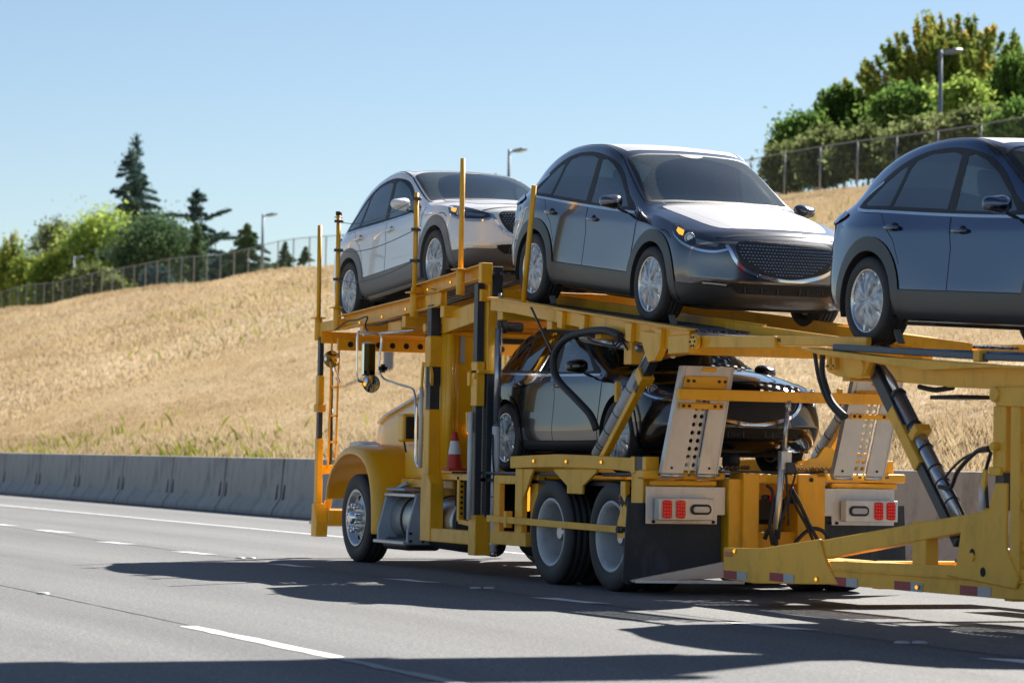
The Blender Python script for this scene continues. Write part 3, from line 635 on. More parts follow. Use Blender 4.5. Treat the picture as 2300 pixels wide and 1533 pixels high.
XS = [1.62, 1.34, 1.08, 0.93, 0.55, 0.12, -0.35, -0.8, -1.25, -1.62, -1.90]
def cage(p):
    """lattice of control points for half a car: top, side, bottom loops at stations, and front / rear grids"""
    zt = p['ztop']; 
    loops = []
    for i, x in enumerate(XS):
        c = p['C'][i]; r = p['R'][i]; b = p['B'][i]; s1 = p['S1'][i]; s2 = p['S2'][i]; s3 = p['S3'][i]; s4 = p['S4'][i]
        loops.append([(x+0.03*p['bow'][i], 0, c), (x+0.02*p['bow'][i], r[0]*0.55, c-0.012-(c-r[1])*0.10), (x, r[0], r[1]), (x, b[0], b[1]),
                      (x, *s1), (x, *s2), (x, *s3), (x, *s4), (x, 0.66, 0.19), (x, 0.33, 0.18), (x, 0, 0.18)])
    return loops
def make_surface(p):
    loops = cage(p); F = p['front']; Rr = p['rear']
    verts = []; faces = []; idx = {}
    def V(pt):
        k = (round(pt[0], 5), round(pt[1], 5), round(pt[2], 5))
        if k not in idx: idx[k] = len(verts); verts.append(k)
        return idx[k]
    def ringof(G):  # perimeter of a 5x4 grid (rows top->bottom, cols centre->side) as an 11 loop
        return [G[0][0], G[0][1], G[0][2], G[0][3], G[1][3], G[2][3], G[3][3], G[4][3], G[4][2], G[4][1], G[4][0]]
    L = [ringof(F)]+loops+[ringof(Rr)]
    for sgn in (1, -1):
        def q(a, b, c, d):
            f = [V((t[0], t[1]*sgn, t[2])) for t in (a, b, c, d)]
            if sgn < 0: f = f[::-1]
            if len(set(f)) > 2: faces.append(f)
        for i in range(len(L)-1):
            for j in range(10): q(L[i][j], L[i+1][j], L[i+1][j+1], L[i][j+1])
        for r in range(4):
            for c in range(3):
                q(F[r][c], F[r][c+1], F[r+1][c+1], F[r+1][c]); q(Rr[r][c+1], Rr[r][c], Rr[r+1][c], Rr[r+1][c+1])
    me = bpy.data.meshes.new('cage'); me.from_pydata(verts, [], faces)
    bm = bmesh.new(); bm.from_mesh(me); bmesh.ops.recalc_face_normals(bm, faces=bm.faces)
    cl = bm.edges.layers.float.new('crease_edge'); want = {}
    for sgn in (1, -1):
        def ce(a, b, v): want[frozenset((V((a[0], a[1]*sgn, a[2])), V((b[0], b[1]*sgn, b[2]))))] = v
        for c in range(3): ce(F[0][c], F[0][c+1], 0.45); ce(F[3][c], F[3][c+1], 0.6); ce(Rr[1][c], Rr[1][c+1], 0.5)
        for i in range(0, 3): ce(L[i][3], L[i+1][3], 0.55)
        for i in range(1, 11): ce(L[i][4], L[i+1][4], 0.5); ce(L[i][6], L[i+1][6], 0.4)
        for i in range(6, 11): ce(L[i][2], L[i+1][2], 0.45)
    bm.verts.ensure_lookup_table()
    for e in bm.edges:
        k = frozenset((e.verts[0].index, e.verts[1].index))
        if k in want: e[cl] = want[k]
    bm.to_mesh(me); bm.free()
    o = bpy.data.objects.new('cage', me); COL.objects.link(o)
    s = o.modifiers.new('s', 'SUBSURF'); s.levels = 4; s.render_levels = 4
    dg = bpy.context.evaluated_depsgraph_get(); dg.update()
    ev = bpy.data.meshes.new_from_object(o.evaluated_get(dg))
    bpy.data.objects.remove(o)
    return ev
def pinp(x, y, P):
    c = False; j = len(P)-1
    for i in range(len(P)):
        if (P[i][1] > y) != (P[j][1] > y) and x < (P[j][0]-P[i][0])*(y-P[i][1])/(P[j][1]-P[i][1])+P[i][0]: c = not c
        j = i
    return c
def shrink(P, d):
    cx = sum(p[0] for p in P)/len(P); cy = sum(p[1] for p in P)/len(P); out = []; n = len(P)
    A = sum(P[i][0]*P[(i+1) % n][1]-P[(i+1) % n][0]*P[i][1] for i in range(n)); sg = 1 if A > 0 else -1
    for i in range(n):
        t = (Vector(P[(i+1) % n])-Vector(P[i-1])).normalized(); nn = Vector((-t.y, t.x))*sg; out.append((P[i][0]+nn.x*d, P[i][1]+nn.y*d))
    return out
class Surf:
    def __init__(s, me):
        s.me = me; s.co = [v.co.copy() for v in me.vertices]; s.no = [Vector(n.vector) for n in me.vertex_normals]
        s.poly = [tuple(f.vertices) for f in me.polygons]; s.bvh = BVHTree.FromPolygons(s.co, s.poly)
    def hit(s, o, d):
        h = s.bvh.ray_cast(o, d)
        if h[0] is None: return None
        vs = s.poly[h[2]]; w_ = poly_3d_calc([s.co[i] for i in vs], h[0]); n = Vector((0, 0, 0))
        for k, i in zip(w_, vs): n += s.no[i]*k
        n.normalize()
        if n.dot(d) > 0: n = -n
        return h[0], n
    def basis(s, proj):
        if proj == 'side': return Vector((1, 0, 0)), Vector((0, 0, 1)), Vector((0, 1, 0))
        if proj == 'front': return Vector((0, 1, 0)), Vector((0, 0, 1)), Vector((1, 0, 0))
        if proj == 'top': return Vector((1, 0, 0)), Vector((0, 1, 0)), Vector((0, 0, 1))
        if proj == 'diag': k = 0.7071; return Vector((-k, k, 0)), Vector((0, 0, 1)), Vector((k, k, 0))
        if proj == 'rdiag': k = 0.7071; return Vector((-k, -k, 0)), Vector((0, 0, 1)), Vector((-k, k, 0))
    def lift(s, proj, pts, off):
        U, W, Nn = s.basis(proj); out = []
        for a, b in pts:
            o = U*a+W*b+Nn*6; h = s.hit(o, -Nn)
            if h is None: out.append(None); continue
            out.append((h[0]+h[1]*off, h[1]))
        return out
    def patch(s, mb, proj, poly, off=0.002, step=0.03, sub=6, smooth=True, mirror=False, mi=0, mirror_only=False, holes=()):
        P = [Vector((a, b, 0)) for a, b in poly]
        if smooth: P = crom(P, sub, True)
        B = []
        for i in range(len(P)):
            a, b = P[i], P[(i+1) % len(P)]; n = max(1, int((b-a).length/step+0.5))
            for k in range(n): B.append(a+(b-a)*k/n)
        B2 = [Vector((p.x, p.y)) for p in B]; n = len(B2)
        xs = [p.x for p in B2]; ys = [p.y for p in B2]; I = []
        def inside(x, y):
            c = False; j = n-1
            for i in range(n):
                if (B2[i].y > y) != (B2[j].y > y) and x < (B2[j].x-B2[i].x)*(y-B2[i].y)/(B2[j].y-B2[i].y)+B2[i].x: c = not c
                j = i
            return c
        y = min(ys)+step/2
        while y < max(ys):
            x = min(xs)+step/2
            while x < max(xs):
                if inside(x, y) and min((Vector((x, y))-q_).length_squared for q_ in B2) > (step*0.45)**2: I.append(Vector((x, y)))
                x += step
            y += step
        E_ = [(i, (i+1) % n) for i in range(n)]; HB = []
        for h in holes:
            k0 = n+len(HB); hh = []
            for i in range(len(h)):
                a, b = Vector(h[i]), Vector(h[(i+1) % len(h)]); m_ = max(1, int((b-a).length/step+0.5)); hh += [a+(b-a)*k/m_ for k in range(m_)]
            HB += hh; E_ += [(k0+i, k0+(i+1) % len(hh)) for i in range(len(hh))]
        if holes: I = [p for p in I if not any(pinp(p.x, p.y, h) for h in holes)]
        r = delaunay_2d_cdt(B2+HB+I, E_, [], 1, 1e-5)
        pts = r[0]; L = s.lift(proj, [(p.x, p.y) for p in pts], off)
        for sgn in ((1, -1) if mirror else ((-1,) if mirror_only else (1,))):
            base = len(mb['v'])
            for h in L:
                if h is None: mb['v'].append((0, 0, 0)); mb['n'].append((0, 0, 1))
                else: mb['v'].append((h[0].x, h[0].y*sgn, h[0].z)); mb['n'].append((h[1].x, h[1].y*sgn, h[1].z))
            for f in r[2]:
                if any(L[i] is None for i in f): continue
                if holes:
                    cc = sum((Vector(pts[i]) for i in f), Vector((0, 0)))/len(f)
                    if any(pinp(cc.x, cc.y, h) for h in holes): continue
                a, b, c = [Vector(mb['v'][base+i]) for i in f[:3]]
                if max((a-b).length, (b-c).length, (a-c).length) > 0.45: continue
                g = [base+i for i in f]
                if (b-a).cross(c-a).dot(Vector(mb['n'][g[0]])) < 0: g = g[::-1]
                mb['f'].append(g); mb['m'].append(mi)
    def ribbon(s, mb, proj, line, w=0.006, off=0.002, mirror=False, sub=8, mi=0, smooth=True, taper=False):
        P = [Vector((a, b, 0)) for a, b in line]
        if smooth and len(P) > 2: P = crom(P, sub)
        else:
            Q = []
            for a, b in zip(P, P[1:]):
                n = max(1, int((b-a).length/0.03)); Q += [a+(b-a)*k/n for k in range(n)]
            P = Q+[P[-1]]
        pts = []; n = len(P)
        for i, p in enumerate(P):
            t = (P[min(i+1, n-1)]-P[max(i-1, 0)]).normalized(); q_ = Vector((-t.y, t.x, 0))
            ww = w*(0.15+0.85*math.sin(PI*min(1, (n-1-i)/(n*0.6)+0.02)/2)) if taper else w
            for k in (-0.5, 0, 0.5): pts.append((p.x+q_.x*ww*k, p.y+q_.y*ww*k))
        L = s.lift(proj, pts, off)
        for i in range(1, len(L), 3):
            if L[i]: L[i] = (L[i][0]+L[i][1]*min(w*0.2, 0.004), L[i][1])
        for sgn in ((1, -1) if mirror else (1,)):
            base = len(mb['v'])
            for h in L:
                if h is None: mb['v'].append((0, 0, 0)); mb['n'].append((0, 0, 1))
                else: mb['v'].append((h[0].x, h[0].y*sgn, h[0].z)); mb['n'].append((h[1].x, h[1].y*sgn, h[1].z))
            for i in range(n-1):
                for k in (0, 1):
                    f = [3*i+k, 3*i+k+1, 3*i+k+4, 3*i+k+3]
                    if any(L[j] is None for j in f): continue
                    g = [base+j for j in f]; a, b, c = [Vector(mb['v'][j]) for j in g[:3]]
                    if (a-c).length > 0.3: continue
                    if (b-a).cross(c-a).dot(Vector(mb['n'][g[0]])) < 0: g = g[::-1]
                    mb['f'].append(g); mb['m'].append(mi)
def NB(): return dict(v=[], n=[], f=[], m=[])
def nbuild(mb, name, mats, parent, thick=0.0):
    nv = len(mb['v']); par = list(range(nv))
    def find(i):
        while par[i] != i: par[i] = par[par[i]]; i = par[i]
        return i
    for f in mb['f']:
        r = find(f[0])
        for i in f[1:]: par[find(i)] = r
    groups = {}
    for k, f in enumerate(mb['f']): groups.setdefault(find(f[0]), []).append(k)
    first = None
    gl_ = list(groups.values()) if name not in ('panel_gap',) else [list(range(len(mb['f'])))]
    for ks in gl_:
        idx = {}; V = []; Nn = []; F = []
        for k in ks:
            g = []
            for i in mb['f'][k]:
                if i not in idx: idx[i] = len(V); V.append(mb['v'][i]); Nn.append(mb['n'][i])
                g.append(idx[i])
            F.append(g)
        me = bpy.data.meshes.new(name); me.from_pydata(V, [], F)
        for m in (mats if isinstance(mats, (list, tuple)) else [mats]): me.materials.append(m)
        me.polygons.foreach_set('use_smooth', [True]*len(F))
        me.normals_split_custom_set_from_vertices(Nn)
        o = bpy.data.objects.new(name, me); COL.objects.link(o); o.parent = parent
        o['_o'] = tuple(parent.get('_o', (0, 0, 0))); first = first or o
    return first
def tyre_mb(c, R=0.345, w=0.215, rr=0.245, n=56):
    b = MB(); h = w/2
    prof = [(rr-0.012, -h*0.80), (rr, -h*0.95), (rr+0.02, -h*1.04), (R-0.045, -h*1.06), (R-0.018, -h*0.97), (R-0.004, -h*0.80), (R, -h*0.55), (R, -h*0.42), (R-0.008, -h*0.40), (R-0.008, -h*0.34), (R, -h*0.32), (R, -0.04*h), (R-0.008, -0.03*h), (R-0.008, 0.03*h), (R, 0.04*h), (R, h*0.32), (R-0.008, h*0.34), (R-0.008, h*0.4), (R, h*0.42), (R, h*0.55), (R-0.004, h*0.80), (R-0.018, h*0.97), (R-0.045, h*1.06), (rr+0.02, h*1.04), (rr, h*0.95), (rr-0.012, h*0.80)]
    b.lathe(prof, c, n=n)
    return b
def car_wheel(car, x, side, kind):
    y = side*0.785; c = (x, y, 0.345); o_ = side
    wh = tyre_mb(c).build('wheel', TYRE, car)
    b = MB(); b.lathe([(0.20, -o_*0.09), (0.235, -o_*0.09), (0.237, o_*0.07), (0.248, o_*0.098), (0.242, o_*0.104), (0.230, o_*0.085), (0.222, o_*0.03), (0.20, -o_*0.05)], c, n=48)
    for k in range(10):   # spokes
        a = 2*PI*k/10+(0.12 if k % 2 else -0.12); d = Vector((math.cos(a), 0, math.sin(a)))
        b.beam(Vector(c)+d*0.04+Vector((0, o_*0.075, 0)), Vector(c)+d*0.232+Vector((0, o_*0.08, 0)), 0.022, 0.02, up=(0, 1, 0))
    b.cyl(Vector(c)+Vector((0, o_*0.04, 0)), Vector(c)+Vector((0, o_*0.092, 0)), 0.055, 20)
    b.build('rim', CHRD, wh)
    b = MB(); b.lathe([(0.001, -o_*0.03), (0.238, -o_*0.03)], c, n=40); b.build('brake', DARK, wh)
    if kind == 'film':
        prof = [(0.001, o_*0.103)]+[(0.232*t, o_*(0.103-0.02*t*t)) for t in (0.15, 0.3, 0.45, 0.6, 0.75, 0.9, 1.0)]+[(0.240, o_*0.070)]
        b = MB(); b.lathe(prof, c, n=60); b.m = [1 if (k//7) % 6 >= 3 and 1 <= k % 7 <= 5 else 0 for k in range(len(b.f))]; f = b.build('film_cover', [WFILM, WFILM2], wh)
        me = f.data   # crinkle with spoke relief showing through
        for v in me.vertices:
            p = v.co-Vector(c); r = math.hypot(p.x, p.z); a = math.atan2(p.z, p.x)
            if 0.05 < r < 0.225: v.co.y += o_*(0.010*(math.cos(a*5+0.5) > 0.1)+0.006*math.sin(a*23+r*60)*min(1, r/0.15)+0.004*math.sin(a*41+1.3))
    return wh
SUV = dict(
    ztop=0, bow=[1, 1, 1.5, 2, 2, 1.5, 0, 0, -1, -2, -2],
    C=[0.995, 1.040, 1.070, 1.085, 1.345, 1.565, 1.615, 1.605, 1.555, 1.475, 1.27],
    R=[(0.64, .955), (.68, 1.0), (.74, 1.035), (.78, 1.04), (.745, 1.27), (.70, 1.54), (.69, 1.585), (.685, 1.57), (.665, 1.50), (.64, 1.375), (.64, 1.19)],
    B=[(.82, .895), (.835, .955), (.822, .975), (.815, .98), (.808, .99), (.808, 1.0), (.812, 1.01), (.815, 1.025), (.815, 1.05), (.795, 1.075), (.735, 1.07)],
    S1=[(.885, .80), (.89, .86), (.868, .885), (.860, .885), (.852, .885), (.850, .885), (.852, .89), (.862, .90), (.89, .92), (.885, .92), (.825, .95)],
    S2=[(.90, .60), (.905, .62), (.895, .62), (.888, .62), (.876, .62), (.872, .62), (.874, .62), (.885, .63), (.905, .64), (.90, .64), (.86, .64)],
    S3=[(.905, .42), (.91, .42), (.90, .42), (.896, .42), (.893, .42), (.893, .42), (.893, .42), (.897, .42), (.91, .43), (.905, .43), (.87, .43)],
    S4=[(.87, .21), (.88, .20), (.875, .20), (.875, .20), (.875, .20), (.875, .20), (.875, .20), (.875, .20), (.88, .20), (.88, .22), (.86, .26)],
    front=[[(2.06, 0, .885), (2.04, .36, .88), (1.96, .66, .855), (1.80, .82, .835)],
           [(2.25, 0, .775), (2.22, .36, .77), (2.12, .68, .755), (1.90, .885, .745)],
           [(2.27, 0, .58), (2.24, .36, .58), (2.13, .68, .58), (1.92, .905, .58)],
           [(2.29, 0, .44), (2.26, .36, .44), (2.16, .68, .445), (1.94, .91, .45)],
           [(2.20, 0, .20), (2.17, .36, .20), (2.06, .66, .20), (1.88, .86, .21)]],
    rear=[[(-2.03, 0, 1.17), (-2.02, .36, 1.16), (-1.99, .60, 1.14), (-1.94, .70, 1.08)],
          [(-2.27, 0, 1.00), (-2.26, .36, 1.00), (-2.20, .68, .995), (-2.08, .81, .97)],
          [(-2.22, 0, .66), (-2.20, .36, .66), (-2.14, .66, .66), (-2.05, .83, .66)],
          [(-2.26, 0, .45), (-2.24, .36, .45), (-2.17, .68, .45), (-2.05, .84, .45)],
          [(-2.18, 0, .25), (-2.16, .36, .25), (-2.10, .66, .25), (-1.98, .82, .26)]])
import copy as _cp
SED = _cp.deepcopy(SUV)
def _sq(z): return z if z < 0.5 else 0.5+(z-0.5)*0.90
SED['C'] = [_sq(z) for z in SED['C']]
for k in ('R', 'B', 'S1', 'S2'): SED[k] = [(y, _sq(z)) for y, z in SED[k]]
for k in ('front', 'rear'): SED[k] = [[(x+(0.04 if x > 0 else 0), y, _sq(z)) for x, y, z in row] for row in SED[k]]
AX = 1.3275; HZ = 0.345
def circ(cx, cz, r, a0, a1, n): return [(cx+r*math.cos(a0+(a1-a0)*i/n), cz+r*math.sin(a0+(a1-a0)*i/n)) for i in range(n+1)]
def make_car(name, label, P, body_mat, kind='suv', film=FILM, roof_film=True, wheelkind='film'):
    Z = (lambda z: z) if kind == 'suv' else _sq
    def zz(pts): return [(a, Z(b)) for a, b in pts]
    S = Surf(make_surface(P)); car = thing(name, label, 'car')
    me = S.me.copy(); bm = bmesh.new(); bm.from_mesh(me)
    DLO = [(0.76, .985), (0.53, 1.135), (0.28, 1.315), (0.02, 1.438), (-0.34, 1.500), (-0.75, 1.492), (-1.10, 1.425), (-1.39, 1.31), (-1.61, 1.165), (-1.66, 1.09), (-1.60, 1.062), (-1.2, 1.045), (-0.6, 1.02), (0.1, 1.0)]
    DLO_S = [(p.x, p.y) for p in crom([Vector((a, c, 0)) for a, c in zz(DLO)], 4, True)]
    PANES = [zz(q_) for q_ in ([(0.52, 1.015), (0.60, 1.02), (0.45, 1.145), (0.235, 1.29), (0.03, 1.395), (-0.12, 1.443), (-0.20, 1.43), (-0.215, 1.03), (0.1, 1.018)],
               [(-0.33, 1.04), (-0.30, 1.44), (-0.42, 1.467), (-0.72, 1.463), (-0.95, 1.42), (-1.02, 1.35), (-1.12, 1.07)],
               [(-1.17, 1.075), (-1.09, 1.30), (-1.07, 1.385), (-1.18, 1.352), (-1.36, 1.262), (-1.52, 1.15), (-1.585, 1.098), (-1.5, 1.08)])]
    ws = [(1.00, 0), (0.985, 0.30), (0.93, 0.62), (0.89, 0.715), (0.87, 0.73), (0.83, 0.73), (0.50, 0.69), (0.19, 0.645), (0.15, 0.635), (0.135, 0.61), (0.15, 0.30), (0.16, 0)]
    WS = ws+[(a, -c) for a, c in ws[-2:0:-1]]; WSI = shrink(WS, 0.035)
    wp = [(0.925, -0.55), (0.80, -0.585), (0.60, -0.545), (0.42, -0.45), (0.30, -0.24), (0.26, 0.03), (0.30, 0.26), (0.38, 0.40), (0.52, 0.48), (0.70, 0.52), (0.88, 0.52), (0.925, 0.45), (0.945, 0.2), (0.95, 0), (0.945, -0.25)]
    WP = [(p.x, p.y) for p in crom([Vector((a, c, 0)) for a, c in wp], 3, True)]
    rw = [(-1.58, 0), (-1.58, 0.46), (-1.64, 0.54), (-1.93, 0.56), (-1.97, 0.48), (-1.98, 0)]; RW = rw+[(a, -c) for a, c in rw[-2:0:-1]]
    D2 = shrink(DLO_S, 0.022); W2 = shrink(WS, 0.02); R2_ = shrink(RW, 0.03)
    def cutf(f):
        c = f.calc_center_median()
        if abs(c.y) > 0.52 and any(math.hypot(c.x-s_*AX, c.z-HZ) < 0.40 for s_ in (1, -1)): return True
        if c.z > 0.8 and abs(c.y) > 0.4 and abs(f.normal.y) > 0.35 and pinp(c.x, c.z, D2): return True
        if c.z > 0.9 and pinp(c.x, c.y, W2): return True
        return c.z > 0.9 and pinp(c.x, c.y, R2_)
    dele = [f for f in bm.faces if cutf(f)]
    bmesh.ops.delete(bm, geom=dele, context='FACES'); bm.to_mesh(me); bm.free()
    me.materials.clear(); me.materials.append(body_mat); me.materials.append(DARK)
    for f in me.polygons: f.use_smooth = True; f.material_index = 1 if f.center.z < 0.2 and abs(f.normal.z) > 0.7 else 0
    body = bpy.data.objects.new('body', me); COL.objects.link(body); body.parent = car
    # wheel arch liners
    b = MB()
    for s_ in (1, -1):
        for sd in (1, -1):
            b.lathe([(0.405, sd*0.52), (0.405, sd*0.87)], (s_*AX, 0, HZ), n=36, a0=-0.3, a1=PI+0.3)
            b.lathe([(0.001, sd*0.52), (0.405, sd*0.52)], (s_*AX, 0, HZ), n=24, a0=-0.3, a1=PI+0.3)
    b.box(-1.9, 1.9, -0.62, 0.62, 0.17, 0.30)
    b.build('underbody', DARK, car)
    # arch cladding + lower door cladding
    cl = CLAD if kind == 'suv' else body_mat
    mb = NB()
    ro = 0.495 if kind == 'suv' else 0.43
    for s_ in (1, -1):
        S.patch(mb, 'side', circ(s_*AX, HZ, ro, -0.25, PI+0.25, 26)+circ(s_*AX, HZ, 0.385, PI+0.38, -0.38, 26), off=0.009, step=0.04, smooth=False, mirror=True)
    nbuild(mb, 'arch_trim', cl, car)
    b = MB()
    for s_ in (1, -1):    # inner lips of the arches
        for sd in (1, -1):
            b.lathe([(0.386, sd*0.80), (0.384, sd*(0.905 if kind == 'suv' else 0.90))], (s_*AX, 0, HZ), n=40, a0=-0.35, a1=PI+0.35)
    b.build('arch_lip', CLAD, car)
    mb = NB()
    zc = 0.425 if kind == 'suv' else 0.30
    S.patch(mb, 'side', [(0.86, zc), (-0.85, zc+0.01), (-0.93, 0.23), (0.95, 0.22)], off=0.008, step=0.04, smooth=False, mirror=True)
    S.patch(mb, 'side', [(0.98, 0.205), (-0.96, 0.205), (-0.96, 0.175), (0.98, 0.175)], off=0.02, step=0.04, smooth=False, mirror=True)
    nbuild(mb, 'sill_cladding', cl if kind == 'suv' else BLK, car)
    # doors
    for nm, pl in (('front_door', [(0.90, 0.965), (0.895, 0.70), (0.86, zc+0.01), (-0.16, zc+0.01), (-0.17, 0.75), (-0.25, 1.0)]),
                   ('rear_door', [(-0.262, 1.0), (-0.182, 0.75), (-0.172, zc+0.01), (-0.80, zc+0.01), (-0.86, 0.62), (-0.97, 0.80), (-1.22, 0.99), (-1.3, 1.04)])):
        for sg in (False, True):
            mb = NB(); S.patch(mb, 'side', zz(pl), off=0.0025, step=0.05, smooth=False, mirror_only=sg)
            d = nbuild(mb, nm, body_mat, car)
            hx, hz = ((-0.06, 0.875) if nm == 'front_door' else (-1.0, 0.905)); hz = Z(hz)
            h = S.lift('side', [(hx, hz)], 0.0)[0]; sgn = -1 if sg else 1; hp = Vector((h[0].x, h[0].y*sgn, h[0].z))
            b = MB(); b.ball(hp+Vector((0.015, -sgn*0.004, -0.0)), 0.055, sc=(1.0, 0.12, 0.75), n=16); b.build('handle_recess', DARK, d)
            b = MB(); b.ball(hp+Vector((0.0, sgn*0.03, 0.0)), 0.095, sc=(1.0, 0.13, 0.20), n=14)
            b.ball(hp+Vector((0.085, sgn*0.012, 0)), 0.03, sc=(0.6, 0.8, 0.6)); b.ball(hp+Vector((-0.085, sgn*0.012, 0)), 0.03, sc=(0.6, 0.8, 0.6))
            b.build('handle', body_mat, d)
    mb = NB()     # shut lines under the panels
    for ln in ([(0.905, 0.99), (0.90, 0.70), (0.862, zc), (0.93, 0.21)], [(-0.255, 1.02), (-0.175, 0.75), (-0.166, zc), (-0.15, 0.21)], [(-1.35, 1.07), (-1.22, 1.0), (-0.98, 0.81), (-0.87, 0.63)], [(0.9, zc), (-0.86, zc+0.01)]):
        S.ribbon(mb, 'side', zz(ln), 0.013, 0.0012 if ln[0][1] > 0.5 else 0.004, mirror=True, smooth=False)
    for ln in ([(0.93, 0.62), (1.30, 0.565), (1.65, 0.50), (1.96, 0.40), (2.06, 0.22)],):
        S.ribbon(mb, 'top', ln, 0.012, 0.0012, mirror=True)
    S.ribbon(mb, 'side', [(1.46, 0.84), (1.56, 0.83), (1.66, 0.78)], 0.008, 0.0012, mirror=True)
    S.ribbon(mb, 'diag', [(-0.37, 0.78), (-0.42, 0.72), (-0.50, 0.60), (-0.52, 0.44)], 0.006, 0.0012, mirror=True)
    S.ribbon(mb, 'front', [(-0.62, 0.80), (-0.4, 0.835), (0, 0.845), (0.4, 0.835), (0.62, 0.80)], 0.011, 0.0012)
    nbuild(mb, 'panel_gap', DARK, car)
    # side windows: black surround with real openings, tinted panes
    mb = NB(); S.patch(mb, 'side', DLO_S, off=0.003, step=0.045, smooth=False, mirror=True, holes=PANES); nbuild(mb, 'window_surround', BLK, car)
    for k, pl in enumerate(PANES):
        for sg in (False, True):
            mb = NB(); S.patch(mb, 'side', shrink(pl, -0.006), off=0.001, step=0.04, smooth=False, mirror_only=sg); nbuild(mb, 'window', GLF if k == 0 else GLR, car)
    mb = NB(); S.ribbon(mb, 'side', zz([(0.80, .968), (0.45, .975), (0.0, .985), (-0.6, 1.005), (-1.2, 1.03), (-1.6, 1.045), (-1.69, 1.075), (-1.66, 1.12), (-1.56, 1.19), (-1.40, 1.27)]), 0.022, 0.006, mirror=True)
    nbuild(mb, 'chrome_strip', CHRD, car)
    mb = NB(); S.patch(mb, 'top', WS, off=0.002, step=0.05, smooth=False, holes=[WSI]); wsd = nbuild(mb, 'windshield', BLK, car)
    mb = NB(); S.patch(mb, 'top', shrink(WSI, -0.004), off=0.001, step=0.05, smooth=False, holes=[WP]); nbuild(mb, 'dusty_glass', WSH if kind == 'suv' else GLF, wsd)
    mb = NB(); S.patch(mb, 'top', WP, off=0.001, step=0.05, smooth=False); nbuild(mb, 'wiped_area', GLF, wsd)
    mb = NB(); S.patch(mb, 'top', [(0.17, -0.12), (0.24, -0.09), (0.27, 0), (0.24, 0.09), (0.17, 0.12)], off=0.004, step=0.03, sub=3); nbuild(mb, 'sensor_patch', BLK, wsd)
    mb = NB(); S.patch(mb, 'top', RW, off=0.002, step=0.06, smooth=False, holes=[shrink(RW, 0.05)]); rwd = nbuild(mb, 'rear_window', BLK, car)
    mb = NB(); S.patch(mb, 'top', shrink(RW, 0.045), off=0.001, step=0.06, smooth=False); nbuild(mb, 'pane', GLF, rwd)
    # interior
    zi = Z(1.0)-1.0
    b = MB(); b.box(-1.7, 0.95, -0.72, 0.72, 0.32, 0.44); b.build('cabin_floor', CABIN, car)
    b = MB(); b.prism([(0.30, 0.55), (0.30, 0.90+zi), (0.38, 0.97+zi), (0.8, 0.985+zi), (0.95, 0.95+zi), (0.95, 0.55)], 'y', -0.70, 0.70); b.build('dashboard', CABIN, car, bevel=0.02)
    for y in (-0.37, 0.37):
        b = MB(); b.prism([(-0.10, 0.45), (-0.22, 0.50), (-0.42, 1.10+zi), (-0.36, 1.16+zi), (-0.28, 1.12+zi), (-0.02, 0.62), (0.32, 0.62), (0.32, 0.45)], 'y', y-0.24, y+0.24)
        b.prism([(-0.43, 1.15+zi), (-0.47, 1.33+zi), (-0.42, 1.36+zi), (-0.36, 1.33+zi), (-0.34, 1.15+zi)], 'y', y-0.13, y+0.13); b.build('seat', CABIN, car, bevel=0.03, seg=2)
    b = MB(); b.prism([(-1.0, 0.5), (-1.12, 0.6), (-1.38, 1.08+zi), (-1.30, 1.12+zi), (-0.98, 0.70), (-0.6, 0.68), (-0.6, 0.5)], 'y', -0.62, 0.62)
    for y in (-0.36, 0.36): b.prism([(-1.36, 1.10+zi), (-1.38, 1.22+zi), (-1.30, 1.22+zi), (-1.28, 1.10+zi)], 'y', y-0.12, y+0.12)
    b.build('rear_seat', CABIN, car, bevel=0.03, seg=2)
    b = MB(); c_ = Vector((0.26, 0.37, 0.93+zi)); u_ = Vector((0.35, 0, 0.94)).normalized(); b.tube([c_+Vector((0, 1, 0))*0.185*math.cos(t)+u_*0.185*math.sin(t) for t in [2*PI*k/24 for k in range(25)]], 0.016, 6, spl=False); b.beam(c_-Vector((0, 0.18, 0)), c_+Vector((0, 0.18, 0)), 0.03, 0.05); b.beam(c_, c_+Vector((0.14, 0, -0.10)), 0.05, 0.05)
    b.build('steering_wheel', BLK, car)
    b = MB(); b.beam((0.34, -0.11, 1.40+zi), (0.34, 0.11, 1.40+zi), 0.02, 0.06); b.build('inside_mirror', BLK, car)
    mb = NB(); S.ribbon(mb, 'top', [(1.015, -0.62), (1.02, -0.3), (1.03, 0), (1.02, 0.3), (1.015, 0.62)], 0.05, 0.003); nbuild(mb, 'cowl', BLK, car)
    mb = NB(); S.ribbon(mb, 'top', [(0.13, 0.655), (0.48, 0.71), (0.82, 0.75), (0.93, 0.735)], 0.012, 0.002, mirror=True)
    S.ribbon(mb, 'top', [(0.11, 0.655), (-0.4, 0.65), (-1.0, 0.635), (-1.5, 0.60)], 0.014, 0.002, mirror=True); nbuild(mb, 'roof_seam', BLK, car)
    # hood and roof film
    if film is not None:
        hp = [(1.045, 0), (1.04, 0.35), (1.02, 0.62), (1.08, 0.68), (1.30, 0.68), (1.6, 0.64), (1.84, 0.57), (1.95, 0.46), (2.0, 0.20), (2.005, 0)]
        hp = hp+[(a, -b) for a, b in hp[-2:0:-1]]
        mb = NB(); S.patch(mb, 'top', hp, off=0.003, step=0.05, sub=2); nbuild(mb, 'hood_film', film, car)
        rp = [(0.07, 0), (0.05, 0.35), (0.03, 0.58), (-0.15, 0.615), (-1.2, 0.59), (-1.5, 0.52), (-1.55, 0)]
        rp = rp+[(a, -b) for a, b in rp[-2:0:-1]]
        mb = NB(); S.patch(mb, 'top', rp, off=0.003, step=0.06, smooth=False); nbuild(mb, 'roof_film', film, car)
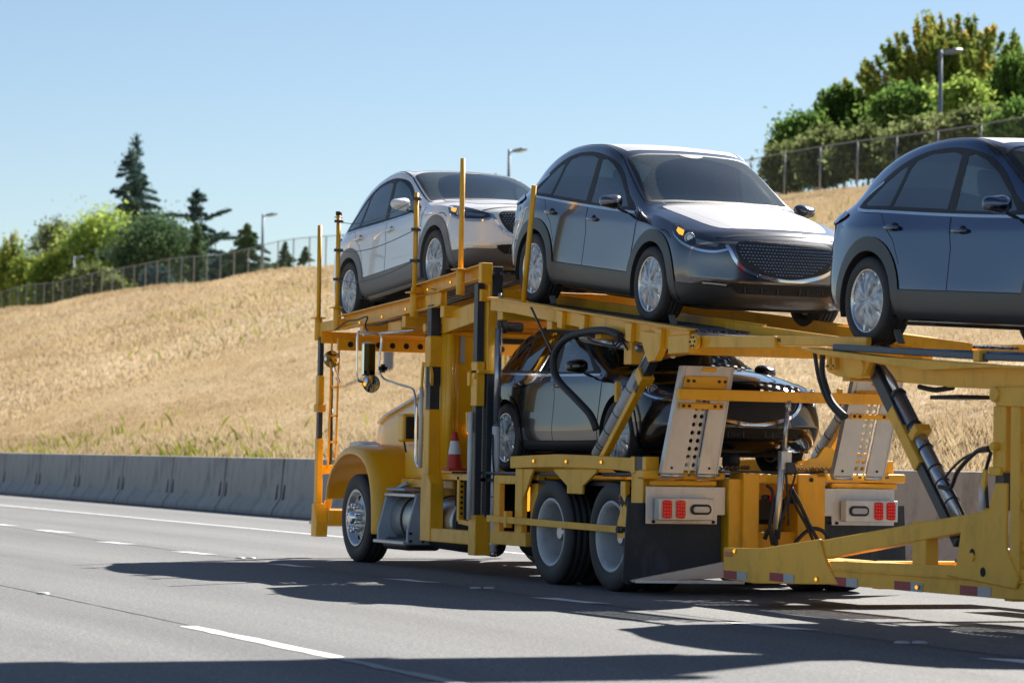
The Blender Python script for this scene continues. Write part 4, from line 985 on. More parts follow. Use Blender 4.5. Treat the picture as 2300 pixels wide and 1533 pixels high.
    # grille
    gl = [(0.0, .798), (.25, .795), (.42, .785), (.475, .755), (.485, .71), (.455, .63), (.39, .555), (.25, .508), (0.0, .474)]
    gl = gl+[(-a, b) for a, b in gl[-2:0:-1]]; gl = [(a, Z(b)) for a, b in gl]
    mb = NB(); S.patch(mb, 'front', gl, off=0.003, step=0.05, sub=4); gr = nbuild(mb, 'grille', BLK, car)
    b = MB()      # honeycomb of little fins
    for r in range(11):
        z = .51+r*0.0265
        for k in range(-17, 18):
            y = (k+0.5*(r % 2))*0.031; 
            zlo = .474+(abs(y)/0.485)**2*0.19
            if abs(y) > 0.46 or z < zlo+0.018 or z > .775-0.02*(abs(y)/0.5)**3: continue
            h = S.lift('front', [(y, Z(z))], 0.008)[0]
            if h is None: continue
            p = h[0]; b.add([(p.x, p.y-0.012, p.z), (p.x+0.006, p.y, p.z-0.006), (p.x, p.y+0.012, p.z), (p.x, p.y, p.z+0.005), ], [(0, 1, 3), (1, 2, 3), (0, 3, 2), (0, 2, 1)])
    b.build('grille_mesh', STEEL if kind == 'suv' else STEELD, gr)
    mb = NB()
    low = [(-0.56, .742), (-.535, .70), (-.495, .62), (-.42, .545), (-.26, .488), (0, .452), (.26, .488), (.42, .545), (.495, .62), (.535, .70), (.56, .742)]
    S.ribbon(mb, 'front', [(a, Z(b)) for a, b in low], 0.030, 0.014); nbuild(mb, 'grille_surround', CHR, car)
    mb = NB(); S.ribbon(mb, 'diag', zz([(-1.15, .715), (-1.02, .682), (-0.87, .692), (-0.73, .732), (-0.62, .79), (-0.575, .83)]), 0.020, 0.010, mirror=True, taper=True)
    nbuild(mb, 'chrome_wing', CHR, car)
    # headlights
    hl = [(-1.14, .735), (-0.98, .795), (-0.80, .852), (-0.64, .895), (-0.555, .905), (-0.56, .865), (-0.62, .80), (-0.74, .745), (-0.88, .708), (-1.04, .700)]
    for sg in (False, True):
        mb = NB(); S.patch(mb, 'diag', zz(hl), off=0.004, step=0.03, sub=4, mirror_only=sg); h_ = nbuild(mb, 'headlight', HLB, car); sgn = -1 if sg else 1
        mb = NB(); S.patch(mb, 'diag', zz([(-0.615, .870), (-0.612, .84), (-0.655, .81), (-0.70, .80), (-0.695, .845)]), off=0.007, step=0.03, smooth=False, mirror_only=sg); nbuild(mb, 'turn_signal', AMB, h_)
        b = MB(); q_ = S.lift('diag', [(-0.775, Z(.785))], 0.006)[0]; q0 = Vector((q_[0].x, q_[0].y*sgn, q_[0].z)); nn = Vector((0.8, 0.55*sgn, 0.1)).normalized()
        ring = [q0+((nn.orthogonal().normalized())*math.cos(t)+nn.cross(nn.orthogonal().normalized())*math.sin(t))*0.042 for t in [2*PI*k/20 for k in range(21)]]
        b.tube(ring, 0.006, 6, spl=False); b.cyl(q0-nn*0.01, q0+nn*0.008, 0.028, 18); b.build('lamp_ring', CLR, h_)
        mb = NB(); S.patch(mb, 'diag', zz([(-0.83, .785), (-0.85, .74), (-1.03, .722), (-1.05, .745)]), off=0.007, step=0.03, smooth=False, mirror_only=sg); nbuild(mb, 'reflector', mat_hlr, h_)
    # lower front: cladding, intake, fog strip
    lc = [(0.80, .40), (0.55, .385), (0.42, .43), (-0.42, .43), (-0.55, .385), (-0.80, .40), (-0.82, .21), (-0.4, .20), (0.4, .20), (0.82, .21)]
    if kind == 'suv':
        mb = NB(); S.patch(mb, 'front', lc, off=0.006, step=0.04, smooth=False)
        S.patch(mb, 'diag', [(-1.05, .385), (-0.61, .40), (-0.66, .22), (-1.05, .21)], off=0.0065, step=0.05, smooth=False, mirror=True)
        nbuild(mb, 'bumper_cladding', CLAD, car)
    it = [(-.53, .415), (-.47, .425), (.47, .425), (.53, .415), (.50, .37), (.44, .335), (-.44, .335), (-.50, .37)]
    mb = NB(); S.patch(mb, 'front', it, off=0.010, step=0.04, smooth=False); ik = nbuild(mb, 'air_intake', DARK, car)
    b = MB()
    for y in (-.40, -.25, -.10, .12, .2, .36):
        h = S.lift('front', [(y, .38)], 0.012)[0]; b.box(h[0].x-0.004, h[0].x+0.006, y-0.006, y+0.006, .338, .423)
    for r in range(6):
        for y0, y1 in ((-.38, -.27), (-.23, -.12), (.14, .34)):
            h = S.lift('front', [((y0+y1)/2, .38)], 0.012)[0]; b.box(h[0].x-0.004, h[0].x+0.002, y0, y1, .348+r*0.012, .352+r*0.012)
    b.build('intake_grid', STEELD, ik)
    mb = NB(); S.ribbon(mb, 'front', [(-0.56, .435), (-.3, .44), (0, .44), (.3, .44), (.56, .435)], 0.02, 0.012, mi=0); nbuild(mb, 'bumper_edge', body_mat, car)
    if kind == 'suv':
        mb = NB(); S.ribbon(mb, 'front', [(-0.74, .412), (-.66, .41), (-0.56, .405)], 0.014, 0.012, mirror=True); nbuild(mb, 'bumper_strip', ALUM, car)
    # tail lamp (wraps round the rear quarter)
    mb = NB(); S.patch(mb, 'rdiag', [(0.74, 1.015), (0.90, 1.045), (1.25, 1.035), (1.25, .96), (0.93, .94), (0.80, .975)], off=0.012, step=0.04, sub=3, mirror=True); nbuild(mb, 'tail_lamp', mat_tail, car)
    # mirrors
    for sgn in (1, -1):
        b = MB(); c = Vector((0.66, sgn*0.985, Z(1.055)))
        vs = []
        prof = [(-0.085, 0.60), (-0.06, 0.92), (-0.02, 1.0), (0.03, 0.85), (0.07, 0.55), (0.095, 0.2)]
        n = 18
        for dx, k in prof:
            for j in range(n):
                a = 2*PI*j/n; cy = math.copysign(abs(math.cos(a))**0.7, math.cos(a)); cz = math.copysign(abs(math.sin(a))**0.7, math.sin(a))
                vs.append(c+Vector((dx, sgn*(0.115*k*cy+0.015), 0.068*k*cz*(1.12 if cy*1 < 0 else 0.9)+0.0)))
        fs = [(i*n+j, i*n+(j+1) % n, (i+1)*n+(j+1) % n, (i+1)*n+j) for i in range(len(prof)-1) for j in range(n)]
        b.add(vs, fs, 0, True); b.add(vs, [tuple(range(len(vs)-n, len(vs)))], 0, True); b.add(vs, [tuple(range(n))], 1)
        b.beam(c+Vector((0.0, -sgn*0.03, -0.055)), c+Vector((0.02, -sgn*0.17, -0.105)), 0.07, 0.03, mi=1)
        o = b.build('mirror', [body_mat, BLK], car); sb = o.modifiers.new('s', 'SUBSURF'); sb.levels = 1; sb.render_levels = 2
    for x in (AX, -AX):
        for sd in (1, -1): car_wheel(car, x, sd, wheelkind if sd < 0 else 'rim')
    return car
mat_hlr = mat('lamp_reflector', (0.30, 0.33, 0.38), 0.12, metal=0.8, coat=1.0)
mat_tail = mat('dark_red_lamp', (0.09, 0.006, 0.008), 0.12, coat=1.0)
def dup_tree(o, parent=None, swap=None):
    c = o.copy(); COL.objects.link(c); c.parent = parent
    if swap and c.type == 'MESH':
        for i, sl_ in enumerate(c.material_slots):
            if sl_.material in swap:
                new = swap[sl_.material]; sl_.link = 'OBJECT'; sl_.material = new
    for ch in list(o.children): dup_tree(ch, c, swap)
    return c
def place_car(car, rear, pitch, sc=0.993, yaw=0, yc=1.09):
    """rear = (x, z) of the rear tyre contact; pitch positive = nose up"""
    car.rotation_euler = (0, -pitch, yaw); car.scale = (sc,)*3
    x = rear[0]+AX*sc*math.cos(pitch); z = rear[1]+AX*sc*math.sin(pitch)
    car.location = (x, yc, z)
suv = make_car('sport_utility_car', 'dark graphite small SUV with white hood film, in the middle of the upper deck', SUV, P_GREY)
place_car(suv, (-2.35, 2.67), math.radians(-6.2))
suv2 = dup_tree(suv, None, {P_GREY: P_SILV, CLAD: CLADL})
suv2['label'] = 'pearl white small SUV at the front of the upper deck over the cab'
place_car(suv2, (-7.53, 2.69), math.radians(4.2))
suv3 = dup_tree(suv, None, {P_GREY: P_BLUE})
suv3['label'] = 'slate grey small SUV cut off by the right edge of the photo, on the trailer'
place_car(suv3, (4.10, 2.07), math.radians(-3.4))
for c in (suv, suv2, suv3): c['group'] = 'small SUVs carried on the upper deck'
sedan = make_car('sedan_car', 'glossy black sedan carried on the lower deck behind the cab', SED, P_BLCK, kind='sedan', film=None)
place_car(sedan, (-3.18, 1.03), math.radians(0.3), yc=1.2)

# ================================================================= the truck
TW = 2.46      # overall width; near side plane is y = 0
T = thing('car_carrier_truck', 'yellow car carrier truck tractor with ramps, seen from behind and loaded with three cars', 'truck', (-3.0, TW/2, 0))
def far(y): return TW-y
def tread_mat():
    m, nt, b = nodemat('deck_tread'); setp(b, color=(0.10, 0.115, 0.135), rough=0.38, metal=0.75); N = nt.nodes; Lk = nt.links
    tc = N.new('ShaderNodeTexCoord'); v = N.new('ShaderNodeTexVoronoi'); v.inputs['Scale'].default_value = 26; v.inputs['Randomness'].default_value = 0.15; Lk.new(tc.outputs['Object'], v.inputs['Vector'])
    r = N.new('ShaderNodeValToRGB'); e = r.color_ramp.elements; e[0].position = 0.22; e[1].position = 0.34; e[0].color = (0.008, 0.009, 0.011, 1); e[1].color = (0.16, 0.18, 0.21, 1); Lk.new(v.outputs['Distance'], r.inputs[0]); Lk.new(r.outputs[0], b.inputs['Base Color'])
    bp = N.new('ShaderNodeBump'); bp.inputs['Strength'].default_value = 0.8; bp.inputs['Distance'].default_value = 0.02; Lk.new(v.outputs['Distance'], bp.inputs['Height']); Lk.new(bp.outputs[0], b.inputs['Normal'])
    return m
TREAD = tread_mat()
def perforated(name, a, b_, y0, y1, parent, th=0.02, nh=None, pitch=0.075, hole=0.62):
    """deck plate between (x,z) a and b_, from y0 to y1, with rows of real slots so that light falls through"""
    a = Vector((a[0], 0, a[1])); b_ = Vector((b_[0], 0, b_[1])); L_ = (b_-a).length; n = max(1, int(L_/pitch)); d = (b_-a)/n
    w_ = y1-y0; m_ = max(1, int(w_/0.085)); cw = w_/m_; mb = MB()
    vs = []; nrm = Vector((-d.z, 0, d.x)).normalized()
    for i in range(n):          # cross bars
        p = a+d*i
        for (p0, p1) in ((p, p+d*(1-hole)),):
            q = [p0+Vector((0, y0, 0)), p1+Vector((0, y0, 0)), p1+Vector((0, y1, 0)), p0+Vector((0, y1, 0))]
            mb.add([v for v in q]+[v-nrm*th for v in q], [(0, 1, 2, 3), (7, 6, 5, 4), (0, 4, 5, 1), (2, 6, 7, 3), (1, 5, 6, 2), (3, 7, 4, 0)])
    for j in range(m_+1):       # long bars
        y = y0+cw*j; k = 0.014 if 0 < j < m_ else 0.02
        q = [a+Vector((0, y-k, 0))+nrm*0.003, b_+Vector((0, y-k, 0))+nrm*0.003, b_+Vector((0, y+k, 0))+nrm*0.003, a+Vector((0, y+k, 0))+nrm*0.003]
        mb.add([v for v in q]+[v-nrm*(th+0.006) for v in q], [(0, 1, 2, 3), (7, 6, 5, 4), (0, 4, 5, 1), (2, 6, 7, 3), (1, 5, 6, 2), (3, 7, 4, 0)])
    return mb.build(name, TREAD, parent)
def bolts(name, pts, d, r, m, parent, h=0.012):
    b = MB(); d = Vector(d).normalized()
    for p in pts: b.cyl(Vector(p)-d*0.004, Vector(p)+d*h, r, 8)
    return b.build(name, m, parent)
def light(p, parent, r=0.016, m=None, name='marker_light', d=(0, -1, 0)):
    b = MB(); d = Vector(d); b.cyl(Vector(p), Vector(p)+d*0.012, r*1.35, 10, mi=1); b.ball(Vector(p)+d*0.014, r, n=8, sc=(1, 0.7, 1)); return b.build(name, [m or AMBL, YEL], parent)

# ---- chassis
b = MB()
for y in (0.78, 1.62): b.box(-7.3, 0.7, y-0.04, y+0.04, 0.62, 0.88)
for x in (-7.2, -5.2, -3.4, -2.2, -0.7, 0.6): b.box(x-0.06, x+0.06, 0.74, 1.66, 0.66, 0.84)
b.build('chassis', BLK, T, bevel=0.006)
b = MB(); b.cyl((-6.69, 0.3, 0.48), (-6.69, 2.16, 0.48), 0.06); 
for x in (-1.33, 0): b.cyl((x, 0.3, 0.485), (x, 2.16, 0.485), 0.10); b.ball((x, 1.23, 0.485), 0.22)
b.build('axle', BLK, T)
# ---- truck wheels
def truck_tyre(c, R=0.485, w=0.255):
    b = MB(); h = w/2; rr = 0.295
    prof = [(rr-0.01, -h*0.7), (rr+0.01, -h*0.88), (rr+0.05, -h*1.0), (R-0.09, -h*1.06), (R-0.04, -h*1.0), (R-0.012, -h*0.9), (R-0.003, -h*0.8)]
    for k in (-0.5, 0, 0.5): prof += [(R, h*(k-0.1)), (R-0.014, h*(k-0.06)), (R-0.014, h*(k+0.06)), (R, h*(k+0.1))]
    prof += [(R-0.003, h*0.8), (R-0.012, h*0.9), (R-0.04, h*1.0), (R-0.09, h*1.06), (rr+0.05, h*1.0), (rr+0.01, h*0.88), (rr-0.01, h*0.7)]
    b.lathe(prof, c, n=72); return b
def drive_wheel(x, near):
    s_ = 1 if near else -1; Y0 = 0.0 if near else TW
    c1 = (x, Y0+s_*0.13, 0.485); wh = truck_tyre(c1).build('wheel', TYRE, T)
    c2 = (x, Y0+s_*0.46, 0.485); truck_tyre(c2).build('inner_tyre', TYRE, wh)
    b = MB(); 
    prof = [(0.285, s_*0.13), (0.292, -s_*0.10), (0.318, -s_*0.112), (0.322, -s_*0.118), (0.312, -s_*0.126), (0.292, -s_*0.118), (0.272, -s_*0.085), (0.262, s_*0.0), (0.256, s_*0.12), (0.250, s_*0.15)]
    b.lathe(prof, c1, n=64); b.build('rim', WRIM, wh)
    b = MB(); b.lathe([(0.250, s_*0.15), (0.242, s_*0.172), (0.20, s_*0.185), (0.09, s_*0.185)], c1, n=48); b.build('wheel_disc', WDISC, wh)
    b = MB()
    for k in range(10):
        a = 2*PI*k/10; p = Vector(c1)+Vector((0.165*math.cos(a), s_*0.19, 0.165*math.sin(a))); b.cyl(p, p-Vector((0, s_*0.065, 0)), 0.021, 8)
        a += PI/10; p = Vector(c1)+Vector((0.215*math.cos(a), s_*0.178, 0.215*math.sin(a))); b.cyl(p, p-Vector((0, s_*0.006, 0)), 0.026, 12, mi=1)
    b.build('lug_nuts', [STEEL, DARK], wh)
    b = MB(); b.cyl(Vector(c1)+Vector((0, s_*0.19, 0)), Vector(c1)-Vector((0, s_*0.01, 0)), 0.10, 20, r2=0.085); b.cyl(Vector(c1)-Vector((0, s_*0.01, 0)), Vector(c1)-Vector((0, s_*0.03, 0)), 0.085, 20, r2=0.06); b.build('hub', STEEL, wh)
    b = MB(); b.lathe([(0.001, s_*0.20), (0.25, s_*0.20)], c1, n=24); b.build('brake_drum', DARK, wh)
for x in (-1.33, 0.0):
    for nr in (True, False): drive_wheel(x, nr)
def steer_wheel(near):
    s_ = 1 if near else -1; Y0 = 0.02 if near else TW-0.02; c1 = (-6.69, Y0+s_*0.14, 0.485)
    wh = truck_tyre(c1, w=0.27).build('wheel', TYRE, T)
    b = MB(); prof = [(0.285, s_*0.10), (0.295, -s_*0.11), (0.318, -s_*0.128), (0.31, -s_*0.136), (0.285, -s_*0.125), (0.272, -s_*0.07), (0.25, -s_*0.055), (0.19, -s_*0.075), (0.15, -s_*0.095), (0.11, -s_*0.10), (0.001, -s_*0.10)]
    b.lathe(prof, c1, n=64); b.build('rim', ALU, wh)
    b = MB()
    for k in range(10):
        a = 2*PI*k/10; p = Vector(c1)+Vector((0.222*math.cos(a), -s_*0.058, 0.222*math.sin(a))); b.cyl(p, p-Vector((0, s_*0.012, 0)), 0.030, 14)
    b.build('hand_holes', DARK, wh)
    b = MB()
    for k in range(10):
        a = 2*PI*k/10+0.3; p = Vector(c1)+Vector((0.142*math.cos(a), -s_*0.09, 0.142*math.sin(a))); q = p-Vector((0, s_*0.085, 0)); b.cyl(p, q, 0.020, 12); b.cyl(q, q-Vector((0, s_*0.014, 0)), 0.026, 12, r2=0.014)
    b.build('lug_nuts', CHR, wh)
    b = MB(); b.cyl(Vector(c1)-Vector((0, s_*0.09, 0)), Vector(c1)-Vector((0, s_*0.20, 0)), 0.075, 24, r2=0.068); b.cyl(Vector(c1)-Vector((0, s_*0.20, 0)), Vector(c1)-Vector((0, s_*0.215, 0)), 0.068, 24, r2=0.04); b.build('hub', CHR, wh)
steer_wheel(True); steer_wheel(False)

# ---- fenders, hood, cab
def fender(near):
    s_ = 1 if near else -1; Y0 = 0.0 if near else TW
    ctr = [(-7.66, 0.66), (-7.60, 0.86), (-7.42, 1.06), (-7.12, 1.20), (-6.78, 1.235), (-6.45, 1.17), (-6.24, 1.02), (-6.13, 0.80), (-6.09, 0.55), (-6.08, 0.32)]
    P = crom([Vector((x, 0, z)) for x, z in ctr], 4); vs = []; ws = [(-0.035, 0.0), (0.0, 0.045), (-0.02, 0.012), (0.02, 0.0), (0.055, 0.0), (0.12, 0.030), (0.30, 0.045), (0.50, 0.05), (0.62, 0.02)]
    ws = [(-0.05, 0.02), (-0.02, 0.0), (0.015, 0.012), (0.03, 0.04), (0.10, 0.062), (0.30, 0.07), (0.55, 0.06), (0.62, 0.02)]
    for i, p in enumerate(P):
        t = (P[min(i+1, len(P)-1)]-P[max(i-1, 0)]).normalized(); n_ = Vector((-t.z, 0, t.x))
        if n_.dot(p-Vector((-6.69, 0, 0.485))) < 0: n_ = -n_
        for o_, y in ws: vs.append(Vector((p.x, Y0+s_*y, p.z))+n_*o_ if False else Vector((p.x, Y0+s_*(o_ if o_ > 0 else 0), p.z))+n_*(y if o_ > 0 else o_))
    m_ = len(ws); fs = [(i*m_+j, i*m_+j+1, (i+1)*m_+j+1, (i+1)*m_+j) for i in range(len(P)-1) for j in range(m_-1)]
    b = MB(); b.add(vs, fs, 0, True); o = b.build('fender', YELG, T); sd = o.modifiers.new('s', 'SOLIDIFY'); sd.thickness = 0.012; ss = o.modifiers.new('ss', 'SUBSURF'); ss.levels = 1; ss.render_levels = 1
    b = MB(); c = Vector((-7.05, Y0+s_*0.22, 1.285)); b.prism([(c.x-0.16, c.z-0.015), (c.x-0.12, c.z+0.03), (c.x+0.16, c.z+0.045), (c.x+0.30, c.z+0.02), (c.x+0.3, c.z-0.02)], 'y', c.y-0.11, c.y+0.11); b.box(c.x-0.185, c.x-0.14, c.y-0.07, c.y+0.07, c.z-0.01, c.z+0.03, mi=1); b.build('fender_lamp', [WHT, ORG], T, bevel=0.012)
fender(True); fender(False)
# hood loft: stations along x, half profile mirrored about y = 1.23
st = [(-7.55, 0.62, 0.70, 1.50), (-7.50, 0.68, 0.66, 1.60), (-7.2, 0.70, 0.66, 1.68), (-6.6, 0.74, 0.66, 1.78), (-6.0, 0.80, 0.66, 1.87), (-5.55, 0.86, 0.68, 1.93), (-5.0, 0.90, 0.7, 1.96)]
vs = []; 
for x, hw, zb, zt in st:
    for u, z in [(-1, zb), (-1, zb+0.5*(zt-zb)), (-0.99, zt-0.22), (-0.95, zt-0.07), (-0.85, zt), (-0.4, zt+0.03), (0, zt+0.04), (0.4, zt+0.03), (0.85, zt), (0.95, zt-0.07), (0.99, zt-0.22), (1, zb+0.5*(zt-zb)), (1, zb)]: vs.append((x, 1.23+u*hw, z))
b = MB(); m_ = 13; b.add(vs, [(i*m_+j, i*m_+j+1, (i+1)*m_+j+1, (i+1)*m_+j) for i in range(len(st)-1) for j in range(m_-1)]+[tuple(range(m_-1, -1, -1)), tuple(range((len(st)-1)*m_, len(st)*m_))], 0, True)
b.build('hood', YELG, T, bevel=0.02)
b = MB()      # painted highlight: white tubes along the hood's rounded top edges, where sky reflects
for s_ in (-1, 1): b.tube([(x-0.0, 1.23+s_*(hw*0.955+0.004), zt-0.05) for x, hw, zb, zt in st[1:]], 0.02, 6)
b.build('hood_highlight', WHT, T)
# fender skirt joining fender and hood
b = MB(); b.add([(-6.5, 0.5, 1.24), (-6.2, 0.5, 1.12), (-6.06, 0.5, 0.6), (-6.06, 0.5, 0.33), (-5.2, 0.42, 0.92), (-5.2, 0.42, 1.3), (-6.0, 0.47, 1.30)], [(0, 1, 6), (1, 2, 4, 5, 6), (2, 3, 4)], 0, True); o = b.build('cowl_side', YELG, T)
b = MB(); b.box(-5.95, -4.75, 0.30, 2.16, 0.92, 1.30); b.build('cab_floor', YELG, T, bevel=0.05, seg=3)
# cab shell
CX0, CX1, CY0, CY1, CZ0, CZ1 = -5.06, -4.34, 0.10, 2.36, 0.95, 2.46
b = MB(); b.box(CX0, CX1-0.06, CY0+0.08, CY0+0.12, CZ0, CZ1); b.box(CX0, CX1-0.06, CY1-0.12, CY1-0.08, CZ0, CZ1); b.box(CX0, CX1, CY0+0.08, CY1-0.08, CZ1-0.04, CZ1)
b.box(CX0, CX1-0.06, CY0+0.08, CY1-0.08, CZ0, CZ0+0.05)
b.cyl((CX1-0.10, CY0+0.12, CZ0), (CX1-0.10, CY0+0.12, CZ1-0.02), 0.10, 20); b.cyl((CX1-0.10, CY1-0.12, CZ0), (CX1-0.10, CY1-0.12, CZ1-0.02), 0.10, 20)
b.cyl((CX0+0.02, CY0+0.15, CZ0), (CX0+0.02, CY0+0.15, CZ1-0.02), 0.07, 16)
b.build('cab', YELG, T)
RX = CX1-0.03; wy0, wy1, wz0, wz1 = 0.48, 1.98, 1.88, 2.41
def rrect(y0, y1, z0, z1, r, n=5):
    out = []
    for cy, cz, a0 in ((y1-r, z1-r, 0), (y0+r, z1-r, PI/2), (y0+r, z0+r, PI), (y1-r, z0+r, 1.5*PI)):
        for i in range(n+1): a = a0+PI/2*i/n; out.append((cy+r*math.cos(a), cz+r*math.sin(a)))
    return out
inner = rrect(wy0, wy1, wz0, wz1, 0.14); outer = rrect(CY0+0.12, CY1-0.12, CZ0, CZ1-0.02, 0.03); n = len(inner); b = MB()
b.add([(RX, y, z) for y, z in outer]+[(RX, y, z) for y, z in inner]+[(RX-0.05, y, z) for y, z in inner], [(i, (i+1) % n, n+(i+1) % n, n+i) for i in range(n)]+[(n+i, n+(i+1) % n, 2*n+(i+1) % n, 2*n+i) for i in range(n)]); b.build('cab_rear_wall', YELG, T)
fr = rrect(wy0+0.05, wy1-0.05, wz0+0.05, wz1-0.05, 0.10); b = MB(); b.add([(RX+0.004, y, z) for y, z in inner]+[(RX+0.004, y, z) for y, z in fr]+[(RX-0.03, y, z) for y, z in fr], [(i, (i+1) % n, n+(i+1) % n, n+i) for i in range(n)]+[(n+i, n+(i+1) % n, 2*n+(i+1) % n, 2*n+i) for i in range(n)]); wf = b.build('rear_window', BLK, T)
def clear_glass():
    m = bpy.data.materials.new('tinted_glass'); m.use_nodes = True; nt = m.node_tree; N = nt.nodes; Lk = nt.links; N.remove(N['Principled BSDF'])
    t = N.new('ShaderNodeBsdfTransparent'); t.inputs[0].default_value = (0.72, 0.80, 0.68, 1); g = N.new('ShaderNodeBsdfGlossy'); g.inputs['Roughness'].default_value = 0.02; fz = N.new('ShaderNodeFresnel'); fz.inputs[0].default_value = 1.5
    x = N.new('ShaderNodeMixShader'); Lk.new(fz.outputs[0], x.inputs[0]); Lk.new(t.outputs[0], x.inputs[1]); Lk.new(g.outputs[0], x.inputs[2]); Lk.new(x.outputs[0], N['Material Output'].inputs[0]); return m
TGL = clear_glass()
b = MB(); b.add([(RX-0.012, y, z) for y, z in fr], [tuple(range(n))]); b.build('pane', TGL, wf)
b = MB(); b.box(-4.85, -4.5, 0.5, 0.95, 1.2, 1.92); b.box(-4.85, -4.5, 1.5, 1.95, 1.2, 1.92); b.build('cab_seats', DARK, T, bevel=0.05, seg=3)
b = MB(); b.prism([(-5.06, 2.44), (-4.98, 2.44), (-5.16, 1.94), (-5.24, 1.94)], 'y', 0.24, 0.30); b.prism([(-5.06, 2.44), (-4.98, 2.44), (-5.16, 1.94), (-5.24, 1.94)], 'y', 2.16, 2.22); b.box(-5.07, -4.96, 0.24, 2.22, 2.38, 2.44); b.build('windshield_frame', YELG, T)
b = MB(); b.box(-4.365, -4.355, 0.295, 0.345, 2.14, 2.42); b.build('reflector_strip', WHTT, T)
b = MB(); b.cyl((-4.31, 0.17, 1.0), (-4.31, 0.17, 2.44), 0.045, 16); b.build('exhaust_guard', YELG, T)
b = MB(); b.box(-5.03, -4.6, 0.165, 0.185, 1.9, 2.36); b.build('door_window', GLD, T, bevel=0.01)
light((-4.350, 0.397, 1.453), T, r=0.045, m=AMBL, d=(1, 0, 0))
# cowl box with black back, grab rail, wiper
b = MB(); c = (-5.732, 0.200, 1.477); b.box(c[0]-0.10, c[0]+0.08, 0.17, 0.36, c[2]-0.15, c[2]+0.15); o = b.build('cowl_box', YELG, T, bevel=0.03, seg=3)
b = MB(); b.box(c[0]+0.081, c[0]+0.095, 0.20, 0.34, c[2]-0.12, c[2]+0.12); b.beam((-5.698, 0.200, 1.343), (-5.625, 0.200, 1.214), 0.02, 0.02); b.build('cowl_vent', BLK, o, bevel=0.01)
b = MB(); b.tube([(-4.960, 0.060, 1.728), (-4.963, 0.060, 1.285), (-4.915, 0.060, 1.098), (-4.823, 0.060, 1.062)], 0.011, 8); b.build('grab_rail', CHR, T)
b = MB(); b.cyl((-4.762, 0.030, 1.898), (-4.758, 0.030, 1.053), 0.022, 12); b.build('white_tube', WHT, T)
# ---- fuel tank, steps, lower bits
b = MB(); b.cyl((-6.0, 0.42, 0.50), (-4.2, 0.42, 0.50), 0.265, 40); tk = b.build('fuel_tank', ALU, T, bevel=0.02, seg=2)
b = MB()
for x in (-5.62, -4.75): b.cyl((x-0.025, 0.42, 0.50), (x+0.025, 0.42, 0.50), 0.272, 40)
b.build('tank_strap', BLK, tk)
STEPG = mat('blue_grey_step_plate', (0.40, 0.46, 0.54), 0.45, metal=0.3, var=0.1)
for x in (-5.98, -5.10):
    b = MB(); b.prism([(0.12, 0.78), (0.30, 0.80), (0.62, 0.76), (0.70, 0.24), (0.02, 0.24), (0.02, 0.38)], 'x', x-0.015, x+0.015); b.build('step_bracket', STEPG, T, bevel=0.01)
bolts('step_bolts', [(-5.085, 0.06, 0.28), (-5.085, 0.20, 0.28), (-5.085, 0.18, 0.72), (-5.085, 0.5, 0.72), (-5.085, 0.06, 0.36)], (1, 0, 0), 0.016, DARK, T)
b = MB(); b.box(-6.0, -5.09, -0.02, 0.16, 0.24, 0.275); b.build('lower_step', ALUM, T, bevel=0.006)
b = MB(); b.box(-6.0, -5.09, 0.10, 0.26, 0.74, 0.775); b.build('upper_step', ALUM, T, bevel=0.006)
b = MB(); b.box(-5.95, -5.4, 0.1, 0.55, 0.80, 0.83); b.beam((-5.967, 0.200, 0.803), (-5.568, 0.200, 0.881), 0.05, 0.04); b.build('tank_cover', STEPG, T, bevel=0.01)
b = MB(); b.box(-6.05, -5.3, 0.10, 0.5, 0.17, 0.30); b.build('mud_guard', STEELD, T, bevel=0.05, seg=3)
b = MB(); b.cyl((-4.9, 0.30, 0.33), (-3.35, 0.30, 0.30), 0.12, 24); b.build('air_tank', BLK, T)
b = MB(); b.box(-4.25, -3.45, 0.22, 0.9, 0.42, 0.98); b.build('battery_box', DARK, T, bevel=0.01)
b = MB(); b.box(-5.9, -4.4, 0.25, 0.75, 0.84, 0.93); b.build('cab_sill', YEL, T, bevel=0.01)
b = MB(); b.beam((-3.9, 0.14, 0.98), (-3.9, 0.14, 0.52), 0.06, 0.06); b.beam((-3.9, 0.14, 0.52), (-3.55, 0.14, 0.50), 0.05, 0.05); b.beam((-4.35, 0.14, 0.97), (-3.3, 0.14, 0.97), 0.06, 0.07); b.build('catwalk_bracket', YEL, T, bevel=0.006)
bolts('bracket_holes', [(-3.868, 0.14, 0.60+0.055*i) for i in range(7)], (1, 0, 0), 0.014, DARK, T, h=0.003)
b = MB(); b.box(-4.3, -3.4, 0.08, 0.7, 1.005, 1.03); b.build('catwalk', YEL, T, bevel=0.004)
